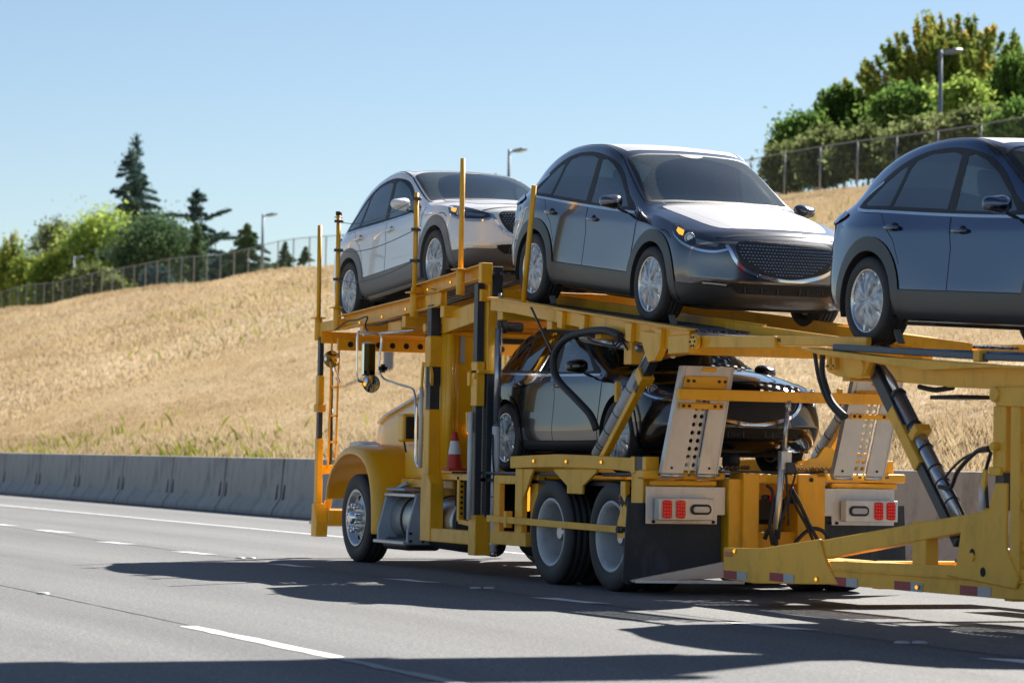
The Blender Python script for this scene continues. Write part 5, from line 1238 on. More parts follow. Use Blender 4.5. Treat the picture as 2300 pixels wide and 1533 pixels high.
# ---- post A
def postA(y0, s_):
    b = MB(); y1 = y0+s_*0.13; ya, yb = min(y0, y1), max(y0, y1)
    b.box(-4.60, -4.46, ya, yb, 2.10, 2.42, 0); b.box(-4.60, -4.46, ya, yb, 0.98, 1.66, 0)
    b.prism([(-4.64, 0.30), (-4.36, 0.30), (-4.36, 0.90), (-4.46, 1.0), (-4.60, 1.0), (-4.64, 0.9)], 'y', ya-0.01, yb+0.01)
    b.box(-4.36, -3.32, ya, yb, 0.30, 0.44, 0)
    o = b.build('lift_post', YEL, T, bevel=0.008)
    b = MB(); b.box(-4.59, -4.47, ya+0.01, yb-0.01, 2.42, 2.74); b.box(-4.59, -4.47, ya+0.01, yb-0.01, 1.66, 2.10); b.build('inner_slide', STEELD, o, bevel=0.004)
    b = MB(); b.box(-4.62, -4.44, ya-0.012, yb+0.012, 2.10, 2.14); b.prism([(-4.44, 2.10), (-4.40, 2.02), (-4.40, 1.9), (-4.44, 1.95)], 'y', ya-0.01, ya+0.02); b.beam((-4.62, ya-0.01, 2.15), (-4.66, ya-0.01, 1.88), 0.02, 0.04); b.build('latch', YEL, o, bevel=0.003)
postA(0.0, 1); postA(TW, -1)
bolts('slide_holes', [(-4.53, 0.008, 1.70+0.033*i) for i in range(12)]+[(-4.53, 0.008, 2.46+0.033*i) for i in range(4)], (0, -1, 0), 0.008, DARK, T, h=0.001)
# ---- post B
def postB(y0, s_):
    Yy = lambda a, c: (min(y0+s_*a, y0+s_*c), max(y0+s_*a, y0+s_*c))
    a0, a1 = Yy(0, 0.20); b = MB(); b.box(-3.34, -3.16, a0, a1, 0.20, 0.60); b.box(-3.30, -3.14, *Yy(0.09, 0.21), 2.02, 2.72); b.prism([(-3.30, 2.72), (-3.12, 2.72), (-3.12, 2.95), (-3.2, 3.02), (-3.30, 3.02)], 'y', *Yy(0.09, 0.13)); b.box(-3.33, -3.12, *Yy(-0.01, 0.22), 2.0, 2.04); b.box(-3.31, -3.16, *Yy(-0.01, 0.08), 1.68, 2.12)
    o = b.build('lift_post', YEL, T, bevel=0.008)
    b = MB(); b.box(-3.30, -3.20, *Yy(0.005, 0.075), 0.58, 1.70); b.box(-3.30, -3.20, *Yy(0.005, 0.075), 2.1, 2.90); b.box(-3.28, -3.15, *Yy(0.10, 0.20), 0.58, 2.0); b.box(-3.28, -3.12, *Yy(0.13, 0.24), 2.72, 3.07); b.build('inner_slide', STEELD, o, bevel=0.004)
    b = MB(); b.cyl((-3.08, y0+s_*0.17, 0.6), (-3.06, y0+s_*0.17, 1.48), 0.042, 20); b.cyl((-3.08, y0+s_*0.17, 0.24), (-3.08, y0+s_*0.17, 0.6), 0.036, 20); b.cyl((-3.08, y0+s_*0.17, 0.30), (-3.08, y0+s_*0.17, 0.33), 0.045, 20); b.build('cylinder_sleeve', WHT, o)
    b = MB(); b.cyl((-3.06, y0+s_*0.17, 1.48), (-3.04, y0+s_*0.17, 2.45), 0.036, 20); b.cyl((-3.04, y0+s_*0.17, 2.45), (-3.03, y0+s_*0.17, 2.80), 0.022, 16); b.cyl((-3.08, y0+s_*0.17, 0.19), (-3.08, y0+s_*0.17, 0.25), 0.03, 12); b.build('cylinder_rod', STEEL, o)
    b = MB()
    for z in (0.78, 1.0, 1.2): b.cyl((-3.08, y0+s_*0.17, z), (-3.08, y0+s_*0.17, z+0.008), 0.046, 16)
    b.tube([(-3.05, y0+s_*0.13, 1.4), (-3.02, y0+s_*0.12, 1.2), (-3.03, y0+s_*0.14, 1.0), (-3.03, y0+s_*0.15, 0.8), (-3.05, y0+s_*0.19, 0.3), (-3.06, y0+s_*0.21, 0.22)], 0.010, 6); b.build('hose', BLK, o)
    b = MB(); b.cyl((-3.24, y0-s_*0.035, 0.55), (-3.24, y0-s_*0.035, 1.62), 0.024, 14); b.build('white_tube', WHT, o)
    b = MB(); b.box(-3.36, -3.30, *Yy(-0.03, 0.02), 1.88, 2.02); b.beam((-3.35, y0-s_*0.02, 1.62), (-3.33, y0-s_*0.02, 1.42), 0.03, 0.05); b.beam((-3.15, y0+s_*0.2, 1.86), (-3.10, y0+s_*0.22, 1.72), 0.03, 0.05); b.cyl((-3.2, y0-s_*0.03, 1.98), (-3.2, y0+s_*0.02, 1.98), 0.035, 12); b.build('latch', YEL, o, bevel=0.003)
postB(0.0, 1); postB(TW, -1)
bolts('slide_holes', [(-3.215, 0.098, 0.64+0.033*i) for i in range(40)], (0, -1, 0), 0.008, DARK, T, h=0.001)
# ---- front lift post and ladder
def front_post(y0, s_):
    Yy = lambda a, c: (min(y0+s_*a, y0+s_*c), max(y0+s_*a, y0+s_*c))
    b = MB(); b.box(-8.03, -7.93, *Yy(0, 0.07), 0.30, 1.36); b.box(-8.03, -7.93, *Yy(0, 0.07), 1.72, 2.08); b.prism([(-8.05, 0.24), (-7.88, 0.24), (-7.86, 0.40), (-7.93, 0.62), (-8.03, 0.62)], 'y', *Yy(-0.02, 0.12)); b.box(-8.05, -7.91, *Yy(-0.015, 0.085), 1.66, 1.75); o = b.build('front_lift_post', YEL, T, bevel=0.006)
    b = MB(); b.box(-8.02, -7.94, *Yy(0.01, 0.06), 1.36, 1.70); b.box(-8.02, -7.94, *Yy(0.01, 0.06), 2.08, 2.52); b.build('inner_slide', STEELD, o, bevel=0.004)
    b = MB()
    for dy in (0.13, 0.22): b.beam((-7.93, y0+s_*dy, 1.02), (-7.93, y0+s_*(dy+0.02), 2.52), 0.022, 0.022)
    for z in (1.05, 1.32, 1.62, 1.95): b.beam((-7.93, y0+s_*0.13, z), (-7.93, y0+s_*0.24, z), 0.022, 0.022)
    b.beam((-7.97, y0+s_*0.05, 1.0), (-7.93, y0+s_*0.3, 1.02), 0.04, 0.1); b.beam((-7.95, y0+s_*0.10, 0.4), (-7.93, y0+s_*0.22, 1.0), 0.03, 0.08); b.build('ladder_frame', YEL, o, bevel=0.004)
    b = MB(); b.cyl((-7.96, y0+s_*0.17, 1.05), (-7.96, y0+s_*0.17, 2.2), 0.016, 10); b.cyl((-7.96, y0+s_*0.17, 1.05), (-7.96, y0+s_*0.17, 1.7), 0.022, 10); b.build('lift_cylinder', STEELD, o)
front_post(0.0, 1); front_post(TW, -1)
b = MB(); b.box(-7.98, -7.86, 0.12, 2.34, 0.36, 0.56); b.build('front_bumper', YEL, T, bevel=0.02)
b = MB(); b.beam((-8.04, 0.02, 0.40), (-8.13, 0.0, 0.40), 0.04, 0.04); b.build('bumper_bolt', STEEL, T, bevel=0.005)

# ---- upper front deck (over the cab)
def side_channel(name, a, b_, y, s_, h, flange=0.09, parent=None, ext=0.0):
    """C channel: web at y, flanges turned outward; a,b_ are (x, zcentre)"""
    A = Vector((a[0], y, a[1])); B = Vector((b_[0], y, b_[1])); mb = MB(); yo = -s_
    mb.beam(A, B, 0.012, h)
    mb.beam(A+Vector((0, yo*flange/2, h/2)), B+Vector((0, yo*flange/2, h/2)), flange, 0.014); mb.beam(A+Vector((0, yo*flange/2, -h/2)), B+Vector((0, yo*flange/2, -h/2)), flange, 0.014)
    return mb.build(name, YEL, parent or T, bevel=0.003)
for y0, s_ in ((0.09, 1), (TW-0.09, -1)):
    lw = side_channel('deck_side_beam', (-7.32, 2.66), (-4.25, 2.80), y0, s_, 0.15)
    up_ = side_channel('deck_side_beam', (-5.00, 2.90), (-3.10, 3.02), y0, s_, 0.13)
    b = MB(); b.beam((-8.06, y0-s_*0.02, 2.63), (-7.30, y0-s_*0.02, 2.65), 0.10, 0.11); b.box(-5.05, -4.92, min(y0-s_*0.09, y0), max(y0-s_*0.09, y0), 2.72, 2.95); b.prism([(-4.70, 2.72), (-4.30, 2.72), (-4.28, 2.86), (-4.62, 2.92), (-4.74, 2.85)], 'y', min(y0-s_*0.05, y0), max(y0-s_*0.05, y0)); b.beam((-4.42, y0+s_*0.06, 2.54), (-3.25, y0+s_*0.06, 2.66), 0.08, 0.20); b.box(-3.16, -3.08, min(y0-s_*0.10, y0+s_*0.02), max(y0-s_*0.10, y0+s_*0.02), 2.90, 3.10)
    b.box(-6.0, -5.6, min(y0+s_*0.02, y0+s_*0.14), max(y0+s_*0.02, y0+s_*0.14), 2.50, 2.62)
    b.build('deck_gusset', YEL, T, bevel=0.005)
for i, (px, py) in enumerate([(783, 724), (835, 715), (913, 695), (1012, 635), (963, 650)]):
    light([(-6.573, -0.000, 2.633), (-5.876, -0.000, 2.670), (-5.168, -0.000, 2.723), (-3.902, 0.000, 2.943), (-4.532, 0.000, 2.900)][i], T, r=0.012)
for ya, yb in ((0.12, 0.68), (TW-0.68, TW-0.12)): perforated('deck_tread', (-8.02, 2.67), (-3.10, 3.01), ya, yb, T)
for y in (0.70, TW-0.70):
    b = MB(); b.beam((-8.0, y, 2.63), (-3.1, y, 2.98), 0.05, 0.09); b.build('inner_rail', YEL, T, bevel=0.004)
for x, z, h in ((-7.98, 2.58, 0.13), (-6.6, 2.60, 0.10), (-5.3, 2.66, 0.12), (-4.2, 2.72, 0.12), (-3.2, 2.84, 0.12)):
    b = MB(); b.box(x-0.05, x+0.05, 0.02, TW-0.02, z-h, z); b.build('deck_crossbeam', YEL, T, bevel=0.005)
b = MB(); b.box(-7.62, -7.58, 0.1, TW-0.1, 2.36, 2.50); 
b.build('perforated_crossbeam', YEL, T, bevel=0.004)
bolts('crossbeam_holes', [(-7.579, 0.25+0.17*i, 2.43) for i in range(12)], (1, 0, 0), 0.035, DARK, T, h=0.002)
b = MB(); b.cyl((-4.9, 0.16, 2.52), (-4.9, 0.24, 2.52), 0.085, 24); b.cyl((-4.9, 0.10, 2.52), (-4.9, 0.16, 2.52), 0.05, 20); b.cyl((-4.9, 0.2, 2.52), (-4.9, TW-0.2, 2.52), 0.035, 16); b.build('winch_shaft', YEL, T, bevel=0.005)
b = MB(); b.cyl((-3.7, 0.3, 2.50), (-3.7, 0.7, 2.50), 0.05, 16); b.cyl((-3.7, 0.42, 2.50), (-3.7, 0.52, 2.50), 0.07, 16); b.build('winch_drum', STEELD, T)
# poles with sockets
for nm, lo, hi, sk in (('pole', (-8.038, 0.020, 2.581), (-8.057, 0.020, 3.807), 1), ('pole', (-7.349, 0.000, 2.672), (-7.360, 0.000, 3.900), 1), ('pole', (-4.946, 0.000, 2.732), (-4.930, 0.000, 3.937), 1), ('pole', (-3.659, 0.000, 2.904), (-3.648, 0.000, 4.184), 1), ('pole', (-2.151, 0.050, 2.669), (-1.940, 0.050, 3.778), 0)):
    b = MB(); lo = Vector(lo); hi = Vector(hi); b.cyl(lo, hi, 0.026, 16); b.build('stake_pole', YEL, T)
    if sk: b = MB(); b.cyl(lo-Vector((0, 0, 0.10)), lo+Vector((0, 0, 0.16)), 0.044, 16); b.box(lo.x-0.09, lo.x+0.08, lo.y-0.07, lo.y+0.06, lo.z+0.15, lo.z+0.165); b.build('pole_socket', YEL, T, bevel=0.003)
b = MB(); c = Vector((-7.359, 0.000, 3.890)); b.cyl(c-Vector((0, 0, 0.02)), c+Vector((0, 0, 0.025)), 0.035, 14); b.cyl(c-Vector((0, 0, 0.045)), c-Vector((0, 0, 0.035)), 0.05, 14, mi=1); b.build('pole_cap', [BLK, YEL], T)
for (a, c_, mid) in (((-7.298, -0.020, 3.799), (-4.875, -0.020, 3.870), (-6.406, -0.030, 3.659)), ((-7.294, -0.020, 3.472), (-4.884, -0.020, 3.548), (-6.461, -0.030, 3.368)), ((-7.305, -0.020, 3.146), (-4.907, -0.020, 3.221), (-6.286, -0.030, 3.021))):
    b = MB(); a = Vector(a); c_ = Vector(c_); P = [a+(c_-a)*t+Vector((0, 0, -0.62*(a.z+(c_.z-a.z)*0.35-mid[2])*4*t*(1-t)*(1.25-0.6*t))) for t in [i/16 for i in range(17)]]
    b.tube(P, 0.0045, 6, spl=False)
    for q in (a, c_): b.cyl(q-Vector((0, -0.02, 0.016)), q+Vector((0, 0.02, 0.016)), 0.036, 12); b.beam(q-Vector((0, 0.0, 0)), q-Vector((0, 0.05, 0)), 0.02, 0.03)
    b.build('cord', CORDM, T)
b = MB(); b.tube([(-7.333, -0.030, 2.570), (-6.954, -0.030, 2.656), (-6.607, -0.030, 2.663), (-6.282, -0.030, 2.685), (-6.334, -0.030, 2.604), (-6.259, -0.030, 2.533), (-6.272, 0.100, 2.489)], 0.009, 6); b.build('wiring', BLK, T)
b = MB(); b.beam((-1.781, -0.030, 2.599), (-1.273, -0.030, 2.162), 0.02, 0.012); b.build('tie_strap', STEELD, T)

# ---- mirrors
def conv_mirror(px, r, face, arm):
    c = Vector(px); b = MB(); b.lathe([(0.001, -0.05), (r*0.6, -0.045), (r*0.95, -0.015), (r, 0.0), (r*0.97, 0.012)], c, axis='x', n=32); o = b.build('round_mirror', BLK, T)
    b = MB(); b.lathe([(0.001, 0.018), (r*0.5, 0.015), (r*0.96, 0.005)], c, axis='x', n=32); b.build('mirror_glass', MIR, o)
    b = MB(); b.tube(arm, 0.010, 8); b.build('mirror_arm', CHR, o)
conv_mirror((-7.700, 0.069, 2.261), 0.098, 0, [(-7.750, 0.087, 2.263), (-7.8, 0.22, 1.98), (-7.9, 0.20, 2.05)])
conv_mirror((-5.450, -0.276, 1.934), 0.098, 0, [(-5.500, -0.257, 1.936), (-5.500, -0.239, 2.012), (-5.500, -0.229, 2.036)])
b = MB(); p = Vector((-5.450, -0.302, 2.212)); b.box(p.x-0.05, p.x, p.y-0.075, p.y+0.075, p.z-0.20, p.z+0.16); wm = b.build('west_coast_mirror', CHR, T, bevel=0.02, seg=2)
b = MB(); b.box(p.x+0.001, p.x+0.004, p.y-0.062, p.y+0.062, p.z-0.185, p.z+0.145); b.build('mirror_glass', mat('dark_mirror', (0.10, 0.11, 0.10), 0.03, metal=1.0), wm)  # dark reflection put into the mirror's own colour
b = MB(); b.tube([(-5.500, -0.213, 2.473), (-5.500, -0.379, 2.486), (-5.500, -0.424, 2.447), (-5.500, -0.424, 2.220), (-5.500, -0.414, 1.993), (-5.500, -0.368, 1.952), (-5.500, -0.288, 1.963)], 0.012, 8)
b.tube([(-5.500, -0.363, 2.449), (-5.500, -0.213, 2.473), (-5.500, -0.151, 2.437), (-5.500, -0.167, 2.227), (-5.500, -0.169, 2.085), (-5.450, -0.136, 1.990), (-5.300, -0.050, 1.937), (-5.200, 0.064, 1.896), (-5.100, 0.082, 1.839), (-5.000, 0.063, 1.612), (-5.000, 0.067, 1.144), (-4.900, 0.080, 1.061)], 0.012, 8, sub=4)
b.tube([(-5.500, -0.187, 2.473), (-5.000, 0.025, 2.496)], 0.012, 8); b.build('mirror_bracket', CHR, T)
b = MB(); p = Vector((-5.450, -0.148, 2.099)); b.box(p.x-0.02, p.x+0.02, p.y-0.045, p.y+0.045, p.z-0.02, p.z+0.02); b.box(p.x-0.02, p.x+0.02, p.y-0.02, p.y+0.02, p.z-0.045, p.z+0.045); b.build('antenna_mount', BLK, T, bevel=0.004)
light((-5.450, -0.356, 1.927), T, r=0.02, m=AMBL, d=(1, 0, 0))

# ---- lower deck frames beside the drive wheels
for y0, s_ in ((0.0, 1), (TW, -1)):
    Yy = lambda a, c: (min(y0+s_*a, y0+s_*c), max(y0+s_*a, y0+s_*c))
    b = MB(); pts = [(-2.30, 1.07), (-2.30, 1.185), (-1.75, 1.20), (-1.20, 1.212), (-0.5, 1.205), (0.0, 1.195), (0.42, 1.185), (0.42, 1.065), (0.0, 1.08), (-0.6, 1.088), (-1.2, 1.09), (-1.75, 1.082)]
    b.prism(pts, 'y', *Yy(0, 0.09)); sb = b.build('deck_side_beam', YELD if s_ > 0 else YEL, T, bevel=0.006)
    if s_ > 0:
        for x in (-1.70, -0.95, -0.18): light((x, -0.003, 1.145), sb, r=0.014)
    b = MB(); b.prism([(-1.30, 1.075), (-0.36, 1.08), (-0.36, 1.05), (-0.66, 0.92), (-0.66, 0.85), (-1.00, 0.85), (-1.00, 0.92), (-1.30, 1.05)], 'y', *Yy(0.02, 0.05)); b.build('triangle_gusset', YELD if s_ > 0 else YEL, T, bevel=0.006)
    b = MB(); b.box(-2.19, -2.02, *Yy(0.01, 0.07), 0.40, 1.07); b.prism([(-2.02, 1.07), (-1.78, 1.07), (-2.02, 0.78)], 'y', *Yy(0.02, 0.05)); b.box(-2.02, -1.86, *Yy(0.10, 0.18), 0.34, 1.05)
    b.box(-2.74, -2.19, *Yy(0.02, 0.08), 0.92, 1.00); b.box(-2.74, -2.60, *Yy(0.02, 0.08), 0.40, 0.92); b.box(-2.76, -1.90, *Yy(0.0, 0.14), 0.33, 0.46); b.box(-2.4, -1.9, *Yy(0.4, 0.46), 0.75, 0.80); b.box(-2.4, -1.9, *Yy(0.4, 0.46), 0.62, 0.67); b.build('side_frame', YELD if s_ > 0 else YEL, T, bevel=0.006)
    b = MB(); b.prism([(-2.75, 0.545), (-2.75, 0.61), (0.28, 0.585), (0.28, 0.525)], 'y', *Yy(-0.05, -0.02)); b.box(-2.30, -2.24, *Yy(-0.06, 0.01), 0.50, 0.66); b.build('guard_rail', YELD if s_ > 0 else YEL, T, bevel=0.004)
    b = MB(); b.box(0.20, 0.30, *Yy(0.0, 0.05), 0.68, 0.98); b.prism([(0.17, 0.48), (0.40, 0.48), (0.40, 0.72), (0.30, 0.78), (0.22, 0.70), (0.17, 0.62)], 'y', *Yy(-0.01, 0.03)); b.build('rail_hanger', YEL, T, bevel=0.005)
    b = MB(); b.cyl((0.27, y0-s_*0.06, 0.555), (0.27, y0+s_*0.05, 0.555), 0.03, 10); b.cyl((0.35, y0-s_*0.06, 0.56), (0.35, y0+s_*0.05, 0.56), 0.022, 10); b.build('rail_pin', BLK, T)
    b = MB(); b.box(0.42, 0.50, *Yy(-0.01, 0.12), 1.05, 1.20); b.box(0.66, 0.73, *Yy(-0.01, 0.12), 1.05, 1.20); b.box(0.50, 0.66, *Yy(0.0, 0.13), 0.78, 1.08); b.box(0.36, 0.48, *Yy(0.03, 0.12), 0.50, 1.06); b.build('rear_post', YEL, T, bevel=0.006)
    b = MB(); b.box(0.50, 0.66, *Yy(0.0, 0.12), 1.08, 1.20); b.build('post_top', STEELD, T, bevel=0.004)
    b = MB(); b.cyl((-2.26, y0+s_*0.05, 0.67), (-2.26, y0-s_*0.03, 0.67), 0.0001, 4)
    if s_ > 0:
        b = MB(); b.box(-2.27, -2.25, 0.12, 0.20, 0.66, 0.90); b.build('side_marker', AMB, T, bevel=0.02)
        b = MB(); b.box(0.19, 0.205, -0.004, 0.02, 0.80, 0.86); b.build('side_marker', RED, T, bevel=0.003)
b = MB(); b.cyl((-2.65, 0.4, 0.78), (-1.95, 0.4, 0.78), 0.14, 24); b.build('air_tank', ALU, T, bevel=0.02)
b = MB(); b.cyl((-3.0, 0.55, 0.36), (-1.9, 0.55, 0.36), 0.16, 24); b.build('lower_tank', BLK, T, bevel=0.02)
for ya, yb in ((0.10, 0.66), (TW-0.66, TW-0.10)): perforated('deck_tread', (-4.0, 1.02), (0.80, 1.06), ya, yb, T)
b = MB(); b.box(-2.3, 0.4, 0.66, 1.80, 0.90, 0.98); b.build('wheel_cover', YEL, T)
b = MB(); b.box(-3.6, 0.55, 0.10, TW-0.10, 0.93, 0.965); b.build('deck_underframe', BLK, T)

# ---- big lift struts at the rear of the tractor
for y0, s_ in ((0.10, 1), (TW-0.10, -1)):
    A = Vector((-0.48, y0, 1.19)); B = Vector((0.78, y0, 2.24)); d = (B-A).normalized(); up_ = Vector((-d.z, 0, d.x))
    b = MB(); b.beam(A+d*0.02-up_*0.07, A+d*1.20-up_*0.07, 0.07, 0.06); st_ = b.build('lift_strut', YEL, T, bevel=0.006)
    b = MB(); b.beam(A+d*1.0-up_*0.055, B-up_*0.03, 0.085, 0.085); b.build('inner_slide', STEELD, st_, bevel=0.004)
    b = MB(); b.cyl(A+up_*0.03, A+d*1.12+up_*0.03, 0.062, 24); b.build('cylinder_sleeve', WRIM, st_)
    b = MB(); b.cyl(A+d*1.12+up_*0.045, B+up_*0.045, 0.036, 20); b.build('cylinder_rod', STEEL, st_)
    b = MB()
    for k in (0.12, 0.16, 0.34, 0.58, 0.92): b.cyl(A+d*k+up_*0.03, A+d*(k+0.008)+up_*0.03, 0.066, 18)
    b.tube([A+d*0.35+up_*0.07, A+d*0.5+up_*0.075, A+d*0.75+up_*0.10, A+d*1.0+up_*0.12, A+d*1.18+up_*0.08], 0.009, 6); b.build('hose', BLK, st_)
    b = MB(); b.box(A.x+0.48, A.x+0.52, y0-0.08, y0-0.03, 1.68, 1.86); b.beam(A+d*1.17-up_*0.12, A+d*1.17+up_*0.02, 0.13, 0.10, up=d); b.build('strut_clamp', YEL, st_, bevel=0.006)
# ---- upper middle deck
for y0, s_ in ((0.05, 1), (TW-0.05, -1)):
    Yy = lambda a, c: (min(y0+s_*a, y0+s_*c), max(y0+s_*a, y0+s_*c))
    m_ = YEL
    b = MB(); b.prism([(-2.98, 2.62), (-2.98, 2.75), (-2.6, 2.73), (1.42, 2.275), (1.42, 2.15), (1.2, 2.10), (0.3, 2.22), (-0.7, 2.36), (-2.4, 2.57)], 'y', *Yy(0.0, 0.03)); b.prism([(-2.95, 2.735), (1.48, 2.265), (1.48, 2.285), (-2.95, 2.755)], 'y', *Yy(-0.05, 0.06))
    for x in (-1.2, -0.7, 0.3, 0.9): z = 2.73-(x+2.6)*0.113; b.prism([(x-0.07, z-0.02), (x+0.07, z-0.035), (x+0.05, z-0.20), (x-0.05, z-0.18)], 'y', *Yy(-0.045, 0.0))
    b.prism([(0.55, 2.30), (0.95, 2.26), (0.95, 2.12), (0.86, 2.03), (0.72, 2.02), (0.62, 2.15)], 'y', *Yy(-0.05, 0.02))
    db = b.build('deck_side_beam', m_, T, bevel=0.005)
    b = MB(); b.box(1.05, 1.45, *Yy(-0.02, 0.10), 2.08, 2.24); b.cyl((1.62, y0-s_*0.02, 2.17), (1.62, y0-s_*0.07, 2.17), 0.065, 20); b.beam((1.35, y0+s_*0.03, 2.18), (2.95, y0+s_*0.03, 2.125), 0.07, 0.10); b.beam((2.85, y0+s_*0.05, 2.145), (4.35, y0+s_*0.05, 2.085), 0.05, 0.075); b.build('deck_extension', YEL, T, bevel=0.006)
    bolts('hub_bolts', [(1.62+0.042*math.cos(a), y0-s_*0.07, 2.17+0.042*math.sin(a)) for a in [2*PI*i/6 for i in range(6)]], (0, -s_, 0), 0.012, DARK, T, h=0.004)
for ya, yb in ((0.09, 0.64), (TW-0.64, TW-0.09)):
    perforated('deck_tread', (-2.95, 2.715), (1.50, 2.275), ya, yb, T); perforated('deck_tread', (1.52, 2.245), (3.0, 2.15), ya, yb, T)
for y in (0.68, TW-0.68):
    b = MB(); b.beam((-2.9, y, 2.735), (1.6, y, 2.275), 0.03, 0.13); b.build('inner_rail', YEL, T, bevel=0.004)
    b = MB(); b.beam((1.0, y-0.06, 2.34), (3.2, y-0.06, 2.12), 0.03, 0.09); b.build('inner_rail', YEL, T, bevel=0.004)
for x in (-2.8, -1.6, -0.5, 1.1): 
    z = 2.73-(x+2.6)*0.113-0.13; b = MB(); b.box(x-0.06, x+0.06, 0.08, TW-0.08, z-0.10, z); b.build('deck_crossbeam', YEL, T, bevel=0.005)
b = MB(); b.cyl((-1.126, 0.220, 2.303), (0.124, 0.220, 2.163), 0.045, 20); b.build('deck_cylinder', STEEL, T)
b = MB(); b.cyl((0.124, 0.220, 2.163), (0.736, 0.220, 2.095), 0.028, 16); b.cyl((0.710, 0.220, 2.095), (0.771, 0.220, 2.090), 0.034, 16); b.build('deck_cylinder_rod', CHRD, T)
b = MB(); b.box(*sorted(((-0.067, 0.200, 2.236)[0], (0.090, 0.200, 2.231)[0])), 0.14, 0.3, 2.02, 2.22); b.beam((0.530, 0.200, 2.072), (1.054, 0.200, 2.105), 0.14, 0.03); b.build('cylinder_clamp', YEL, T, bevel=0.005)
b = MB(); b.tube([(0.169, 0.000, 2.262), (-0.118, -0.020, 2.322), (-0.529, -0.030, 2.324), (-0.878, -0.050, 2.282), (-1.103, -0.060, 2.177), (-1.169, -0.060, 2.026), (-1.063, -0.050, 1.888), (-0.729, -0.040, 1.731), (-0.469, 0.000, 1.575), (-0.406, 0.040, 1.435)], 0.034, 14, sub=5); b.build('thick_hose', BLK, T)
for pts in ([(-0.763, 0.100, 2.275), (-0.517, 0.100, 2.226), (-0.225, 0.120, 2.198), (-0.085, 0.120, 2.234), (0.058, 0.120, 2.150)], [(-0.568, 0.100, 2.301), (-0.238, 0.080, 2.318), (0.046, 0.080, 2.248), (-0.134, 0.100, 2.175), (-0.231, 0.100, 2.238)]):
    b = MB(); b.tube(pts, 0.009, 6); b.build('hose', BLK, T)
b = MB(); b.ball((-0.001, 0.080, 2.262), 0.06, sc=(1.6, 0.6, 0.7)); b.build('hose_joint', BLK, T)

# ---- rear frame of the tractor
RXX = 0.78
b = MB(); b.box(0.66, 0.80, -0.06, 0.74, 1.005, 1.085); b.box(0.68, 0.79, 0.04, 0.66, 0.945, 1.0); b.box(0.66, 0.80, 1.72, 2.56, 1.00, 1.08); b.box(0.68, 0.79, 1.80, 2.48, 0.94, 0.995)
b.build('rear_crossmember', YEL, T, bevel=0.02, seg=2)
b = MB(); b.box(0.60, 0.86, 0.74, 0.88, 0.20, 1.02); b.box(0.62, 0.90, 0.86, 1.02, 0.34, 1.07); b.box(0.62, 0.90, 1.40, 1.60, 0.34, 1.07); b.box(0.60, 0.86, 1.58, 1.70, 0.20, 1.05); b.box(0.62, 0.89, 1.02, 1.40, 0.98, 1.065); b.box(0.55, 0.60, 1.0, 1.42, 0.3, 1.0); b.box(0.62, 0.85, 1.0, 1.42, 0.30, 0.56); b.box(0.62, 1.0, 0.9, 1.02, 0.34, 0.42); b.box(0.62, 1.0, 1.40, 1.52, 0.34, 0.42)
rf = b.build('rear_frame', YEL, T, bevel=0.012, seg=2)
b = MB(); b.box(0.603, 0.62, 1.03, 1.39, 0.62, 0.70); b.box(0.602, 0.62, 1.03, 1.39, 0.40, 0.46); b.build('frame_opening', DARK, T)
bolts('frame_bolt', [(0.90, 1.53, 1.02)], (1, 0, 0), 0.02, BLK, T)
b = MB(); b.box(0.70, 0.86, 0.66, 0.86, 1.07, 1.085); b.box(0.60, 0.86, 0.88, 1.56, 1.072, 1.09); b.build('rubber_pad', STEELD, T)
for y0, y1, near in ((-0.04, 0.73, True), (1.70, 2.43, False)):
    b = MB(); b.prism([(y0, 0.945), (y1, 0.945), (y1, 0.70), (y1-0.08, 0.70), (y1-0.08, 0.62), (y0, 0.62)] if near else [(y0, 0.945), (y1, 0.945), (y1, 0.62), (y0+0.09, 0.62), (y0+0.09, 0.70), (y0, 0.70)], 'x', 0.80, 0.815); pl = b.build('light_plate', ALUM, T, bevel=0.004)
    bolts('plate_bolt', [(0.817, y0+0.07, 0.64), (0.817, y1-0.12 if near else y0+0.14, 0.64)], (1, 0, 0), 0.014, DARK, T)
    bx0, bx1 = (0.03, 0.56) if near else (1.87, 2.40)
    b = MB(); b.box(0.83, 0.93, bx0, bx1, 0.655, 0.845); lb = b.build('light_box', ALUM, T, bevel=0.006)
    lamps = (bx0+0.075, bx0+0.205) if near else (bx1-0.20, bx1-0.075)
    for yc in lamps:
        b = MB(); b.prism(rrect(yc-0.043, yc+0.043, 0.672, 0.828, 0.02), 'x', 0.93, 0.942); tl = b.build('tail_light', RED, T)
        b = MB()
        for i in range(3):
            for j in range(5): b.ball((0.944, yc-0.026+0.026*i, 0.692+0.029*j), 0.0085, n=6, mi=0)
        b.build('light_beads', REDL, tl)
    yc = bx1-0.13 if near else bx0+0.13
    b = MB(); b.prism(rrect(yc-0.10, yc+0.10, 0.705, 0.795, 0.044), 'x', 0.93, 0.945); rl = b.build('reverse_light', BLK, T, bevel=0.004)
    b = MB(); b.prism(rrect(yc-0.078, yc+0.078, 0.725, 0.775, 0.024), 'x', 0.945, 0.95); b.build('clear_lens', CLR, rl)
b = MB(); b.prism([(-0.20, 0.80), (0.70, 0.80), (0.71, 0.20), (-0.20, 0.10), (-0.24, 0.12)], 'x', 0.765, 0.785); b.build('mud_flap', FLAP, T)
b = MB(); b.prism([(1.74, 0.80), (2.55, 0.80), (2.58, 0.12), (1.72, 0.2)], 'x', 0.765, 0.785); b.build('mud_flap', FLAP, T)
